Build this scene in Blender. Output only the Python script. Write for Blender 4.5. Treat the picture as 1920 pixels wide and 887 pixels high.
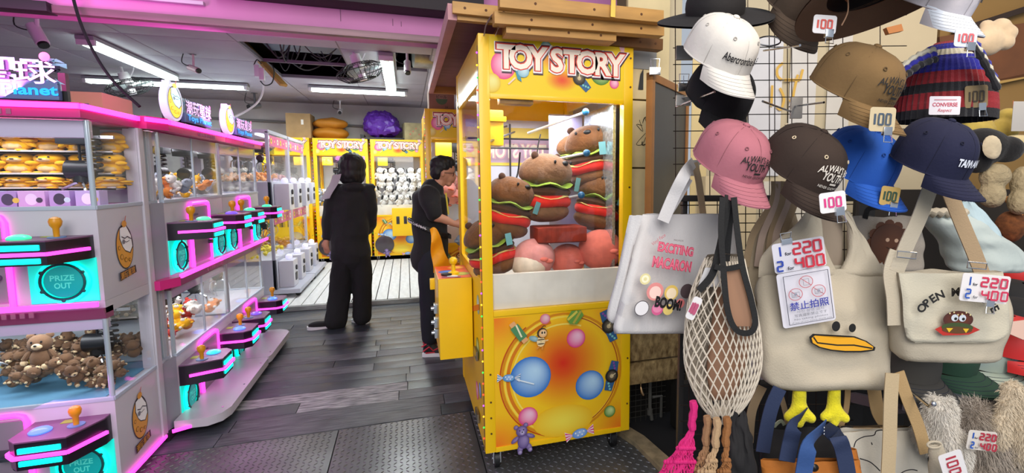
import bpy, bmesh, math, random
from mathutils import Vector as V, Matrix as MX, noise
for _o in list(bpy.data.objects): bpy.data.objects.remove(_o)
C = bpy.context.scene.collection
SC = bpy.context.scene
R = math.radians
# ------------------------------------------------------------------ camera
F, YW, PT, RL, CX, CY, H = 941.62, R(17.95980528), R(5.75305306), R(-0.06992051), 1068.33, 427.8, 1.45
def _rot(y, p, r):
    cy, sy, cp, sp, cr, sr = math.cos(y), math.sin(y), math.cos(p), math.sin(p), math.cos(r), math.sin(r)
    B = MX(((1,0,0),(0,0,-1),(0,1,0)))
    return MX(((cr,-sr,0),(sr,cr,0),(0,0,1))) @ MX(((1,0,0),(0,cp,-sp),(0,sp,cp))) @ B @ MX(((cy,-sy,0),(sy,cy,0),(0,0,1)))
CM = _rot(YW, PT, RL)
cam_d = bpy.data.cameras.new('camera'); cam = bpy.data.objects.new('camera', cam_d); C.objects.link(cam)
cam.matrix_world = MX(((CM[0][0], -CM[1][0], -CM[2][0], 0), (CM[0][1], -CM[1][1], -CM[2][1], 0), (CM[0][2], -CM[1][2], -CM[2][2], H), (0,0,0,1)))
cam_d.sensor_width = 36; cam_d.lens = F/1920*36; cam_d.shift_x = -(CX-960)/1920; cam_d.shift_y = -(443.5-CY)/1920
cam_d.clip_start = 0.02; cam_d.clip_end = 100
SC.camera = cam
# ------------------------------------------------------------------ world, exposure
wd = bpy.data.worlds.new('world'); SC.world = wd; wd.use_nodes = True
wd.node_tree.nodes['Background'].inputs[0].default_value = (0.80, 0.88, 1.0, 1)
wd.node_tree.nodes['Background'].inputs[1].default_value = 0.55
SC.view_settings.view_transform = 'Standard'; SC.view_settings.look = 'None'
SC.view_settings.exposure = 0.0; SC.view_settings.gamma = 1.0
def area_light(name, loc, target, size, power, color, size_y=None):
    l = bpy.data.lights.new(name, 'AREA'); l.energy = power; l.color = color; l.size = size
    if size_y: l.shape = 'RECTANGLE'; l.size_y = size_y
    o = bpy.data.objects.new(name, l); C.objects.link(o); o.location = loc
    o.rotation_euler = (V(target)-V(loc)).to_track_quat('-Z', 'Y').to_euler(); return o
# street daylight falling in through the open shop front, and the stall's warm lamps
area_light('street_daylight', (-0.5, -1.9, 3.2), (0.4, 2.6, 0.5), 2.6, 165, (1.0, 0.97, 0.93))
area_light('stall_lamp', (1.15, 0.25, 2.6), (1.3, 1.25, 1.2), 0.35, 11, (1.0, 0.84, 0.64))
area_light('stall_lamp', (2.6, 1.2, 2.55), (2.6, 1.9, 1.2), 0.4, 5, (1.0, 0.76, 0.5))
# ------------------------------------------------------------------ helpers
def lin(c):
    if isinstance(c, str): c = [int(c[i:i+2], 16)/255 for i in (0, 2, 4)]
    return tuple((x/12.92 if x <= 0.04045 else ((x+0.055)/1.055)**2.4) for x in c)
MATS = {}
def mat(name, col='888888', rough=0.5, metal=0.0, em=0.0, var=0.0, vs=6.0, bump=0.0, bs=60.0, col2=None, sheen=0.0, coat=0.0, stretch=None, world=False, vcol=False, emcol=None, detail=4, dist=.002):
    if name in MATS: return MATS[name]
    m = bpy.data.materials.new(name); m.use_nodes = True; nt = m.node_tree; N = nt.nodes; L = nt.links
    b = N['Principled BSDF']; c = lin(col); b.inputs['Base Color'].default_value = (*c, 1)
    b.inputs['Roughness'].default_value = rough; b.inputs['Metallic'].default_value = metal
    if sheen: b.inputs['Sheen Weight'].default_value = sheen
    if coat: b.inputs['Coat Weight'].default_value = coat; b.inputs['Coat Roughness'].default_value = 0.08
    if em: b.inputs['Emission Color'].default_value = (*lin(emcol or col), 1); b.inputs['Emission Strength'].default_value = em
    vec = None
    if var or bump or col2:
        tc = N.new('ShaderNodeTexCoord'); vec = tc.outputs['Object']
        if world: vec = N.new('ShaderNodeNewGeometry').outputs['Position']
        if stretch:
            mp = N.new('ShaderNodeMapping'); mp.inputs['Scale'].default_value = stretch; L.new(vec, mp.inputs[0]); vec = mp.outputs[0]
    if vcol:
        a = N.new('ShaderNodeAttribute'); a.attribute_name = 'Col'; L.new(a.outputs['Color'], b.inputs['Base Color'])
        if em: L.new(a.outputs['Color'], b.inputs['Emission Color'])
    elif var or col2:
        n = N.new('ShaderNodeTexNoise'); n.inputs['Scale'].default_value = vs; n.inputs['Detail'].default_value = detail; L.new(vec, n.inputs['Vector'])
        r = N.new('ShaderNodeValToRGB'); r.color_ramp.elements[0].position = 0.3; r.color_ramp.elements[1].position = 0.7
        c2 = lin(col2) if col2 else tuple(min(1, x*(1+var)) for x in c); c1 = c if col2 else tuple(x*(1-var) for x in c)
        r.color_ramp.elements[0].color = (*c1, 1); r.color_ramp.elements[1].color = (*c2, 1)
        L.new(n.outputs['Fac'], r.inputs[0]); L.new(r.outputs[0], b.inputs['Base Color'])
    if bump:
        n2 = N.new('ShaderNodeTexNoise'); n2.inputs['Scale'].default_value = bs; n2.inputs['Detail'].default_value = 3; L.new(vec, n2.inputs['Vector'])
        bp = N.new('ShaderNodeBump'); bp.inputs['Strength'].default_value = bump; bp.inputs['Distance'].default_value = dist
        L.new(n2.outputs['Fac'], bp.inputs['Height']); L.new(bp.outputs[0], b.inputs['Normal'])
    MATS[name] = m; return m
def glass(name, tint=(1,1,1), refl=0.10):
    if name in MATS: return MATS[name]
    m = bpy.data.materials.new(name); m.use_nodes = True; nt = m.node_tree; N = nt.nodes; L = nt.links
    for n in list(N): N.remove(n)
    o = N.new('ShaderNodeOutputMaterial'); t = N.new('ShaderNodeBsdfTransparent'); t.inputs[0].default_value = (*tint, 1)
    g = N.new('ShaderNodeBsdfGlossy'); g.inputs['Roughness'].default_value = 0.03
    f = N.new('ShaderNodeLayerWeight'); f.inputs[0].default_value = .5
    pw = N.new('ShaderNodeMath'); pw.operation = 'POWER'; pw.inputs[1].default_value = 5.0
    mm = N.new('ShaderNodeMath'); mm.operation = 'MULTIPLY_ADD'; mm.inputs[1].default_value = .7; mm.inputs[2].default_value = refl*.25
    x = N.new('ShaderNodeMixShader'); L.new(f.outputs['Facing'], pw.inputs[0]); L.new(pw.outputs[0], mm.inputs[0]); L.new(mm.outputs[0], x.inputs[0])
    L.new(t.outputs[0], x.inputs[1]); L.new(g.outputs[0], x.inputs[2]); L.new(x.outputs[0], o.inputs[0])
    MATS[name] = m; return m
_fc = {}
def text_geo(s, offset=0.0, ext=0.0, shear=0.0, res=3):
    k = (s, offset, ext, shear)
    if k in _fc: return _fc[k]
    cu = bpy.data.curves.new('t', 'FONT'); cu.body = s; cu.offset = offset; cu.extrude = ext; cu.shear = shear; cu.resolution_u = res
    cu.align_x = 'CENTER'; cu.align_y = 'BOTTOM_BASELINE'
    ob = bpy.data.objects.new('t', cu); me = bpy.data.meshes.new_from_object(ob)
    vs = [v.co.copy() for v in me.vertices]; fs = [tuple(p.vertices) for p in me.polygons]
    bpy.data.objects.remove(ob); bpy.data.curves.remove(cu); bpy.data.meshes.remove(me)
    _fc[k] = (vs, fs); return _fc[k]
class MB:
    def __init__(s): s.bm = bmesh.new(); s.M = MX(); s.mi = 0; s.col = None; s.lay = None
    def vc(s):
        if s.lay is None: s.lay = s.bm.verts.layers.float_color.new('Col')
        return s.lay
    def v(s, p, col=None):
        w = s.bm.verts.new(s.M @ V(p))
        if s.lay is not None: w[s.lay] = (*(col or s.col or (1,1,1)), 1)
        return w
    def f(s, vs, mi=None):
        try: q = s.bm.faces.new(vs)
        except ValueError: return None
        q.material_index = s.mi if mi is None else mi; q.smooth = True; return q
    def geo(s, verts, faces, mi=None):
        vv = [s.v(p) for p in verts]
        for q in faces: s.f([vv[i] for i in q], mi)
        return vv
    def bb(s, x0, x1, y0, y1, z0, z1, mi=None, bev=0.0, M=None):
        vv = [V((x, y, z)) for z in (z0, z1) for y in (y0, y1) for x in (x0, x1)]
        if M is not None: vv = [M @ p for p in vv]
        vs = [s.v(p) for p in vv]
        fs = [s.f([vs[i] for i in q], mi) for q in ((0,2,3,1),(4,5,7,6),(0,1,5,4),(2,6,7,3),(0,4,6,2),(1,3,7,5))]
        if bev:
            es = {e for q in fs if q for e in q.edges}
            bmesh.ops.bevel(s.bm, geom=list(es), offset=bev, segments=2, affect='EDGES', profile=0.7, clamp_overlap=True, material=-1)
        return s
    def box(s, c, sz, mi=None, bev=0.0, M=None):
        return s.bb(c[0]-sz[0]/2, c[0]+sz[0]/2, c[1]-sz[1]/2, c[1]+sz[1]/2, c[2]-sz[2]/2, c[2]+sz[2]/2, mi, bev, M)
    def bar(s, p0, p1, w, h, mi=None, up=(0,0,1), bev=0.0):
        p0, p1 = V(p0), V(p1); d = p1-p0; L = d.length; y = d.normalized(); u = V(up)
        if abs(y.dot(u)) > .99: u = V((0,1,0))
        x = y.cross(u).normalized(); z = x.cross(y)
        M = MX.Translation(p0) @ MX((x, y, z)).transposed().to_4x4()
        return s.bb(-w/2, w/2, 0, L, -h/2, h/2, mi, bev, M)
    def tube(s, pts, r, n=7, mi=None, closed=False, cap=True):
        pts = [V(p) for p in pts]; k = len(pts); rs = r if isinstance(r, (list, tuple)) else [r]*k; rings = []; ref = None
        for i, p in enumerate(pts):
            a = pts[(i-1) % k] if (closed or i) else p; b = pts[(i+1) % k] if (closed or i < k-1) else p
            t = (b-a).normalized() if (b-a).length > 1e-9 else V((0,0,1))
            if ref is None: ref = t.orthogonal().normalized()
            ref = (ref-t*ref.dot(t)); ref = ref.normalized() if ref.length > 1e-6 else t.orthogonal().normalized()
            o = t.cross(ref)
            rings.append([s.v(p+(ref*math.cos(2*math.pi*j/n)+o*math.sin(2*math.pi*j/n))*rs[i]) for j in range(n)])
        for i in range(k if closed else k-1):
            A, B = rings[i], rings[(i+1) % k]
            for j in range(n): s.f((A[j], A[(j+1) % n], B[(j+1) % n], B[j]), mi)
        if cap and not closed: s.f(rings[0][::-1], mi); s.f(rings[-1], mi)
        return s
    def cyl(s, p0, p1, r, n=14, mi=None, r1=None): return s.tube([p0, p1], [r, r if r1 is None else r1], n, mi)
    def ell(s, c, r, mi=None, M=None, nu=12, nv=8, col=None, defo=None):
        if not isinstance(r, (list, tuple)): r = (r, r, r)
        T = MX.Translation(V(c)) @ (M.to_4x4() if M is not None else MX())
        def P(u, w):
            q = V((math.cos(u)*math.sin(w), math.sin(u)*math.sin(w), math.cos(w)))
            if defo: q = defo(q)
            return T @ V((q.x*r[0], q.y*r[1], q.z*r[2]))
        top, bot = s.v(P(0, 0), col), s.v(P(0, math.pi), col); rings = [[s.v(P(2*math.pi*j/nu, math.pi*i/nv), col) for j in range(nu)] for i in range(1, nv)]
        for j in range(nu):
            s.f((top, rings[0][j], rings[0][(j+1) % nu]), mi); s.f((bot, rings[-1][(j+1) % nu], rings[-1][j]), mi)
            for i in range(nv-2): s.f((rings[i][j], rings[i+1][j], rings[i+1][(j+1) % nu], rings[i][(j+1) % nu]), mi)
        return s
    def lathe(s, prof, n=20, mi=None, M=None):
        T = M if M is not None else MX(); rings = [[s.v(T @ V((r*math.cos(2*math.pi*j/n), r*math.sin(2*math.pi*j/n), z))) for j in range(n)] for r, z in prof]
        for i in range(len(prof)-1):
            for j in range(n): s.f((rings[i][j], rings[i][(j+1) % n], rings[i+1][(j+1) % n], rings[i+1][j]), mi)
        s.f(rings[0][::-1], mi); s.f(rings[-1], mi); return s
    def prism(s, poly, t, M=None, mi=None, tri=False):
        """2-D polygon in the XY of M, thickness t along +Z of M"""
        T = M if M is not None else MX()
        a = [s.v(T @ V((x, y, 0))) for x, y in poly]; b = [s.v(T @ V((x, y, t))) for x, y in poly]; n = len(poly)
        fs = [s.f(a[::-1], mi), s.f(b, mi)]
        for i in range(n): s.f((a[i], a[(i+1) % n], b[(i+1) % n], b[i]), mi)
        bmesh.ops.triangulate(s.bm, faces=[q for q in fs if q and n > 4])
        return s
    def grid(s, fn, nu, nv, mi=None, cu=False, cv=False):
        g = [[s.v(fn(i/(nu if cu else nu-1), j/(nv if cv else nv-1))) for j in range(nv)] for i in range(nu)]
        for i in range(nu if cu else nu-1):
            for j in range(nv if cv else nv-1): s.f((g[i][j], g[(i+1) % nu][j], g[(i+1) % nu][(j+1) % nv], g[i][(j+1) % nv]), mi)
        return s
    def text(s, st, M, w=None, h=0.1, ext=0.0005, off=0.0, mi=None, shear=0.0, mirror=False):
        """text baseline-centred at M's origin, in M's XY plane; h = font size, w = total width"""
        vs, fs = text_geo(st, off, 0.0, shear)
        if not vs: return s
        x0, x1 = min(p.x for p in vs), max(p.x for p in vs); sx = (w/(x1-x0)) if w else h; c = (x0+x1)/2; k = -1 if mirror else 1
        B = [s.v(M @ V(((p.x-c)*sx*k, p.y*h, ext))) for p in vs]
        for q in fs: s.f([B[i] for i in q], mi)
        return s
    def wobble(s, amp, sc, seed=0):
        for v in s.bm.verts: v.co += noise.noise_vector(v.co*sc+V((seed, seed*1.7, 3)))*amp
        return s
    def build(s, name, mats, parent=None, w=False, sharp=40, rn=True):
        if w and parent is not None:
            Mp = MX(); q_ = parent
            while q_ is not None: Mp = q_.matrix_basis @ Mp; q_ = q_.parent
            inv = Mp.inverted(); bmesh.ops.transform(s.bm, matrix=inv, verts=s.bm.verts)
        if rn: bmesh.ops.recalc_face_normals(s.bm, faces=s.bm.faces)
        me = bpy.data.meshes.new(name); s.bm.to_mesh(me); s.bm.free()
        for m in (mats if isinstance(mats, (list, tuple)) else [mats]): me.materials.append(m)
        me.set_sharp_from_angle(angle=R(sharp))
        o = bpy.data.objects.new(name, me); C.objects.link(o)
        if parent is not None: o.parent = parent
        return o
def tag(o, label=None, cat=None, group=None, kind=None):
    if label: o['label'] = label
    if cat: o['category'] = cat
    if group: o['group'] = group
    if kind: o['kind'] = kind
    return o
def thing(name, label, cat, loc=(0,0,0), rz=0.0, group=None, rot=None):
    o = bpy.data.objects.new(name, None); C.objects.link(o); o.empty_display_size = .05
    o.matrix_basis = MX.Translation(V(loc)) @ (rot.to_4x4() if rot is not None else MX.Rotation(rz, 4, 'Z'))
    return tag(o, label, cat, group)
def solo(name, mb, mats, label, cat, group=None, kind=None, sharp=40):
    """one-mesh thing from world-space geometry; origin moved to its base centre"""
    vs = [v.co for v in mb.bm.verts]
    c = V(((min(p.x for p in vs)+max(p.x for p in vs))/2, (min(p.y for p in vs)+max(p.y for p in vs))/2, min(p.z for p in vs)))
    bmesh.ops.translate(mb.bm, verts=mb.bm.verts, vec=-c)
    o = mb.build(name, mats, sharp=sharp); o.location = c
    return tag(o, label, cat, group, kind)
def struct(name, mb, mats, sharp=40): return tag(mb.build(name, mats, sharp=sharp), kind='structure')
def dup(root, loc=None, rz=None, label=None, group=None, M=None, name=None):
    def cp(o, par):
        c = o.copy(); C.objects.link(c)
        if par is not None: c.parent = par
        for ch in kids.get(o.name, ()): cp(ch, c)
        return c
    kids = {}
    for o in root.children_recursive: kids.setdefault(o.parent.name, []).append(o)
    r = cp(root, None)
    if M is not None: r.matrix_basis = M
    else:
        if loc is not None: r.location = loc
        if rz is not None: r.rotation_euler = (0, 0, rz)
    if label: r['label'] = label
    if group: r['group'] = group
    return r
def ray(x, y): return CM.transposed() @ V(((x-CX)/F, (y-CY)/F, 1))
O0 = V((0, 0, H))
def PD(x, y, D): return O0+ray(x, y)*D
def PY(x, y, Y): d = ray(x, y); return O0+d*(Y/d.y)
def PX(x, y, X): d = ray(x, y); return O0+d*(X/d.x)
def GR(x, y, z=0.0): d = ray(x, y); return O0+d*((z-H)/d.z)
def frame(o, x, n):
    """matrix with origin o, X axis ~x, Z axis = n (outward), Y = up"""
    n = V(n).normalized(); x = V(x); x = (x-n*x.dot(n)).normalized(); y = n.cross(x)
    return MX.Translation(V(o)) @ MX((x, y, n)).transposed().to_4x4()
def bake(mb, voxel=0.01, smooth=6, name='b', dec=None):
    """union of the shapes in mb as one continuous surface -> new MB"""
    me = bpy.data.meshes.new(name); mb.bm.to_mesh(me); mb.bm.free(); o = bpy.data.objects.new(name, me); C.objects.link(o)
    m = o.modifiers.new('r', 'REMESH'); m.mode = 'VOXEL'; m.voxel_size = voxel
    if smooth: q = o.modifiers.new('s', 'SMOOTH'); q.iterations = smooth; q.factor = .5
    dg = bpy.context.evaluated_depsgraph_get(); dg.update(); m2 = bpy.data.meshes.new_from_object(o.evaluated_get(dg))
    r = MB(); r.bm.from_mesh(m2); bpy.data.objects.remove(o); bpy.data.meshes.remove(me); bpy.data.meshes.remove(m2)
    for q in r.bm.faces: q.smooth = True
    return r
def cr(pts, n=6, closed=False):
    """Catmull-Rom through pts"""
    pts = [V(p) for p in pts]; k = len(pts); out = []
    for i in range(k if closed else k-1):
        a = pts[(i-1) % k] if closed or i else pts[0]; b = pts[i]; c = pts[(i+1) % k]; d = pts[(i+2) % k] if closed or i < k-2 else pts[-1]
        for j in range(n):
            t = j/n; out.append(.5*((2*b)+(c-a)*t+(2*a-5*b+4*c-d)*t*t+(3*b-a-3*c+d)*t**3))
    if not closed: out.append(pts[-1])
    return out
def circ(c, r, n=20, ry=None, a0=0, a1=2*math.pi):
    ry = r if ry is None else ry; return [(c[0]+r*math.cos(a0+(a1-a0)*i/n), c[1]+ry*math.sin(a0+(a1-a0)*i/n)) for i in range(n)]
class Art:
    """flat printed artwork: coloured shapes a fraction of a millimetre apart on a plane"""
    def __init__(s, M): s.mb = MB(); s.mb.vc(); s.M = M; s.z = 0.0004
    def step(s): s.z += 0.00025
    def disc(s, c, r, ci, co=None, ry=None, n=24, off=(0.25, 0.3), rot=0, tone=None):
        ci = lin(ci); co = lin(co) if co else ci; ry = ry or r; s.step(); nr = 4 if co != ci else 1; ca, sa = math.cos(rot), math.sin(rot); hx, hy = (off if co != ci else (0, 0))
        cen = s.mb.v(s.M @ V((c[0]+hx*r, c[1]+hy*ry, s.z)), ci); prev = None
        for k in range(1, nr+1):
            t = k/nr; col = tuple(a+(b-a)*t**1.5 for a, b in zip(ci, co)); ring = []
            for j in range(n):
                a = 2*math.pi*j/n; x, y = r*t*math.cos(a)+hx*r*(1-t), ry*t*math.sin(a)+hy*ry*(1-t)
                ring.append(s.mb.v(s.M @ V((c[0]+x*ca-y*sa, c[1]+x*sa+y*ca, s.z)), col))
            for j in range(n):
                if prev: s.mb.f((prev[j], prev[(j+1) % n], ring[(j+1) % n], ring[j]))
                else: s.mb.f((cen, ring[j], ring[(j+1) % n]))
            prev = ring
    def poly(s, pts, col):
        s.step(); q = s.mb.f([s.mb.v(s.M @ V((x, y, s.z)), lin(col)) for x, y in pts])
        if q and len(pts) > 4: bmesh.ops.triangulate(s.mb.bm, faces=[q])
    def line(s, pts, w, col, closed=False):
        s.step(); pts = [V((p[0], p[1], 0)) for p in pts]; k = len(pts); L = []
        for i, p in enumerate(pts):
            a = pts[(i-1) % k] if closed or i else p; b = pts[(i+1) % k] if closed or i < k-1 else p
            t = (b-a).normalized(); nrm = V((-t.y, t.x, 0)); L.append([s.mb.v(s.M @ V((*(p+nrm*e*w/2).xy, s.z)), lin(col)) for e in (-1, 1)])
        for i in range(k if closed else k-1): s.mb.f((L[i][0], L[(i+1) % k][0], L[(i+1) % k][1], L[i][1]))
    def text(s, st, c, h, col, w=None, off=0.0, rot=0, mirror=False, shear=0.0):
        s.step(); s.mb.col = lin(col); s.mb.text(st, s.M @ MX.Translation((c[0], c[1], 0)) @ MX.Rotation(rot, 4, 'Z'), w, h, s.z, off, None, shear, mirror); s.mb.col = None
    def build(s, name, parent=None, w=False, m=None): return s.mb.build(name, m or mat('printed_ink', 'ffffff', .45, vcol=True), parent, w, rn=False)
def lamp(parent, loc, sx, sy, power, color=(.95, .98, 1.0)):
    l = bpy.data.lights.new('lamp', 'AREA'); l.shape = 'RECTANGLE'; l.size = sx; l.size_y = sy; l.energy = power; l.color = color
    o = bpy.data.objects.new('lamp', l); C.objects.link(o); o.parent = parent; o.location = loc; return o
# ================================================================== THE SETTING
# ---- floor: worn grey planks behind, steel tread plates in front
b = MB(); b.bb(-5, 3.6, -1.0, 10, -.06, -.012); floor = struct('floor', b, mat('subfloor', '17161a', .9))
PLM = [mat('plank_dark', '2a2e36', .42, col2='41454d', vs=9, bump=.35, bs=40, stretch=(.8, 9, 1), world=True, detail=10, coat=.08),
       mat('plank_mid', '363b44', .45, col2='555a62', vs=8, bump=.35, bs=40, stretch=(.8, 9, 1), world=True, detail=10),
       mat('plank_black', '1b1e25', .38, col2='353a42', vs=10, bump=.35, bs=40, stretch=(.8, 8, 1), world=True, detail=10),
       mat('plank_worn', '3a3d42', .6, col2='a9aaab', vs=7, bump=.5, bs=40, stretch=(1.4, 8, 1), world=True, detail=12),
       mat('plank_scuffed', '292b31', .5, col2='63656a', vs=6, bump=.5, bs=40, stretch=(1.2, 10, 1), world=True, detail=12)]
_pm = {}
def plank_mesh(k, L):
    key = (k, L)
    if key not in _pm:
        q = MB(); q.bb(0, L, 0, 0.1465, -.012, 0, bev=.0015); o = q.build('plank', PLM[k]); _pm[key] = o.data; bpy.data.objects.remove(o)
    return _pm[key]
r_ = random.Random(3)
yy = 3.06; row = 0
while yy < 6.03:
    x = -2.1 - r_.random()*.6
    while x < 1.3:
        L = r_.choice((.6, .9, 1.2)); k = r_.choice((0, 0, 1, 2, 2, 0, 4)) if yy > 3.4 else r_.choice((0, 1, 3, 4, 2))
        if row == 3 and -.75 < x+L/2 < -.1: k = 3
        if row == 4 and -.45 < x+L/2 < .2: k = 3
        if row == 1 and -1.4 < x+L/2 < -.7: k = 3
        if row in (1, 3) and x+L/2 < -1.4: k = 0
        o = bpy.data.objects.new('plank', plank_mesh(k, L)); C.objects.link(o); o.parent = floor
        o.location = (x, yy, r_.uniform(-.0015, .001)); x += L+.004
    yy += .15; row += 1
steel = mat('tread_steel', '6c6d70', .36, metal=.6, var=.25, vs=3, bump=.15, bs=120)
for (x0, x1, y0, y1) in ((-2.0, -.42, 1.2, 3.05), (-.414, .33, 1.2, 3.05), (.336, 1.16, 1.2, 3.05), (-2.0, .33, -.9, 1.19), (.336, 2.2, -.9, 1.19)):
    b = MB(); b.bb(x0, x1, y0, y1, -.012, -.001, bev=.002); p = b.build('tread_plate', steel, floor)
    if y1 > 2:
        b = MB(); s = .03; nx = int((x1-x0)/s); ny = int((y1-max(y0, 1.75))/s)
        for i in range(nx):
            for j in range(ny):
                cx, cy = x0+(i+.5)*s, y1-(j+.5)*s; a = R(45) if (i+j) % 2 else R(-45); c_, s_ = math.cos(a), math.sin(a)
                P = lambda u, w, z: b.v((cx+u*c_-w*s_, cy+u*s_+w*c_, z))
                e = [P(-.0125, 0, -.001), P(0, -.0032, -.001), P(.0125, 0, -.001), P(0, .0032, -.001)]; t = [P(-.006, 0, .0022), P(.006, 0, .0022)]
                b.f((e[0], e[1], t[0])); b.f((e[1], t[1], t[0])); b.f((e[1], e[2], t[1])); b.f((e[2], e[3], t[1])); b.f((e[3], t[0], t[1])); b.f((e[3], e[0], t[0]))
        tag(b.build('tread_bumps', steel, p, rn=False), kind='stuff')
# curb stone on the right
b = MB(); b.prism([(1.02, 2.60), (1.09, 2.50), (1.13, 2.36), (1.15, 2.05), (1.16, 1.7), (1.24, 1.7), (1.24, 2.1), (1.21, 2.40), (1.16, 2.56), (1.08, 2.66)], .03, MX.Translation((0, 0, -.005)))
struct('trim_1', b, mat('curb_stone', '8f7f63', .8, var=.3, vs=20, bump=.5, bs=60))
# ---- raised white slatted platform at the back
plat = thing('slatted_platform', 'low white-painted wooden slat platform in front of the back machines', 'platform', (-.6, 7.5, 0))
wp = mat('white_paint_wood', 'cfd0d2', .55, var=.1, vs=5, bump=.15, bs=40, stretch=(5, 1, 1))
b = MB(); b.bb(-2.7, 1.3, 6.06, 9.15, .0, .03); b.build('platform_frame', mat('platform_dark', '232326', .8), plat, w=True)
b = MB(); b.bb(-2.7, 1.3, 6.035, 6.075, .0, .05, bev=.004); b.build('edge_board', mat('edge_board', '8f9294', .6, var=.4, vs=8, stretch=(.6, 3, 3)), plat, w=True)
sm = MB(); sm.bb(0, .118, 0, 3.0, 0, .02, bev=.003); so = sm.build('slat', wp, plat)
for i in range(31):
    o = so if i == 0 else so.copy()
    if i: C.objects.link(o)
    o.location = (-2.68+i*.128+.6, 6.09-7.5, .032)
# ---- walls
WB = mat('plaster_offwhite', 'b9b7b6', .85, var=.12, vs=2.5, bump=.25, bs=12)
b = MB(); b.bb(-5.1, 1.5, 9.95, 10.05, 0, 3.2); wall_back = struct('wall_back', b, WB)
b = MB(); b.bb(-5.1, -5.0, 1.0, 10, 0, 3.2); struct('wall_left', b, mat('plaster_lilac', 'b9a6bd', .85, var=.08, vs=2))
b = MB(); b.bb(1.35, 1.45, 3.5, 10, 0, 3.2); struct('wall_right', b, WB)
b = MB(); b.bb(-5.1, -2.55, 2.3, 2.36, 0, 3.4); struct('wall_front', b, mat('plaster_lilac'))
# ---- ceiling: dark slab above, suspended tiles with gaps and missing tiles
b = MB(); b.bb(-5.1, 1.5, 3.5, 10.05, 3.15, 3.25); ceiling = struct('ceiling', b, mat('void_dark', '1a1a1c', .9))
tm = mat('ceiling_tile', 'a29ba6', .75, var=.06, vs=3); xs = [-5.0, -4.2, -3.3, -2.4, -1.5, -.6, .3, 1.35]; ys = [4.75, 5.7, 6.6, 7.5, 8.4, 9.2, 9.95]
tiles = []
for i in range(7):
    for j in range(6):
        x0, x1, y0, y1 = xs[i], xs[i+1], ys[j], ys[j+1]
        if i == 4 and j in (1, 2): continue
        if i == 5 and j == 1: x1 = -.06
        tiles.append((x0, x1, y0, y1))
for x0, x1, y0, y1 in tiles:
    b = MB(); b.bb(x0+.006, x1-.006, y0+.006, y1-.006, 2.75, 2.768, bev=.002); o = b.build('ceiling_tile', tm, ceiling)
tt = mat('tee_bar', '6d6672', .5)
for x in xs[1:-1]:
    b = MB(); b.bb(x-.012, x+.012, 4.75, 9.95, 2.755, 2.79); b.build('tee_bar', tt, ceiling)
for y in ys[1:-1]:
    b = MB(); b.bb(-5, 1.35, y-.012, y+.012, 2.755, 2.79); b.build('tee_bar', tt, ceiling)
# ---- front lintel beam, pink neon light put into its and the soffit's base colours, steel shutter rail
pk = mat('lintel_pinklit', 'cc7fb6', .6, var=.06, vs=3)
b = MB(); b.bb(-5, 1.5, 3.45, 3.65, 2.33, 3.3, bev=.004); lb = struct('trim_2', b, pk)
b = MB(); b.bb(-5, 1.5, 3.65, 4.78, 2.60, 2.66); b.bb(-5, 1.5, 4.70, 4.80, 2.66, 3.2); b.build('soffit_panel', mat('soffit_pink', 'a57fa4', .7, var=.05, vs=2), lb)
b = MB(); b.bb(-1.9, .6, 3.40, 3.45, 2.305, 2.345, bev=.004); b.build('shutter_rail', mat('rail_steel', '7d6068', .45, metal=.3, var=.15, vs=10, stretch=(.3, 3, 3)), lb)
b = MB(); b.bb(-5, -1.05, 3.415, 3.45, 2.415, 2.435, bev=.003); b.build('fascia_batten', mat('batten_lilac', 'd3b9d6', .5), lb)
b = MB(); b.bb(-4.5, -1.72, 3.36, 3.45, 2.30, 2.35, bev=.005); b.build('shutter_housing', mat('housing_black', '141416', .6), lb)
b = MB(); b.bb(-1.0, .5, 3.28, 3.45, 2.47, 2.95, bev=.004); b.build('shutter_box', mat('shutter_brown', '2b2227', .7), lb)
b = MB()
for x, L in ((-.35, .12), (-.05, .07), (.0, .05)): b.bb(x, x+.003, 3.447, 3.4505, 2.40, 2.40+L*.6)
b.build('crack', mat('crack', '7d5674', .9), lb)
# awning side to the right of the shop opening (building facade)
b = MB(); b.bb(1.12, 1.372, 2.5, 2.62, .30, 2.9); fac = struct('wall_facade', b, mat('facade_core', '6b5b41', .9))
cream = mat('facade_cream', 'd9c597', .6, var=.10, vs=5, bump=.3, bs=25)
for (z0, z1) in ((.62, .98), (.985, 1.50), (1.505, 1.86), (1.865, 2.45)):
    for (x0, x1) in ((1.12, 1.37),):
        b = MB(); b.bb(x0+.003, x1-.003, 2.478, 2.5, z0, z1-.004, bev=.003); b.build('facade_panel', cream, fac)
stone = mat('rough_brown_stone', '5d4523', .9, col2='b49a6a', vs=22, bump=1.0, bs=45, stretch=(1.6, 1, .8), dist=.01)
for (z0, z1) in ((.30, .43), (.435, .62)):
    b = MB(); b.bb(1.125, 1.47, 2.455, 2.5, z0, z1-.006, bev=.006); b.build('facing_stone', stone, fac)
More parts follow.
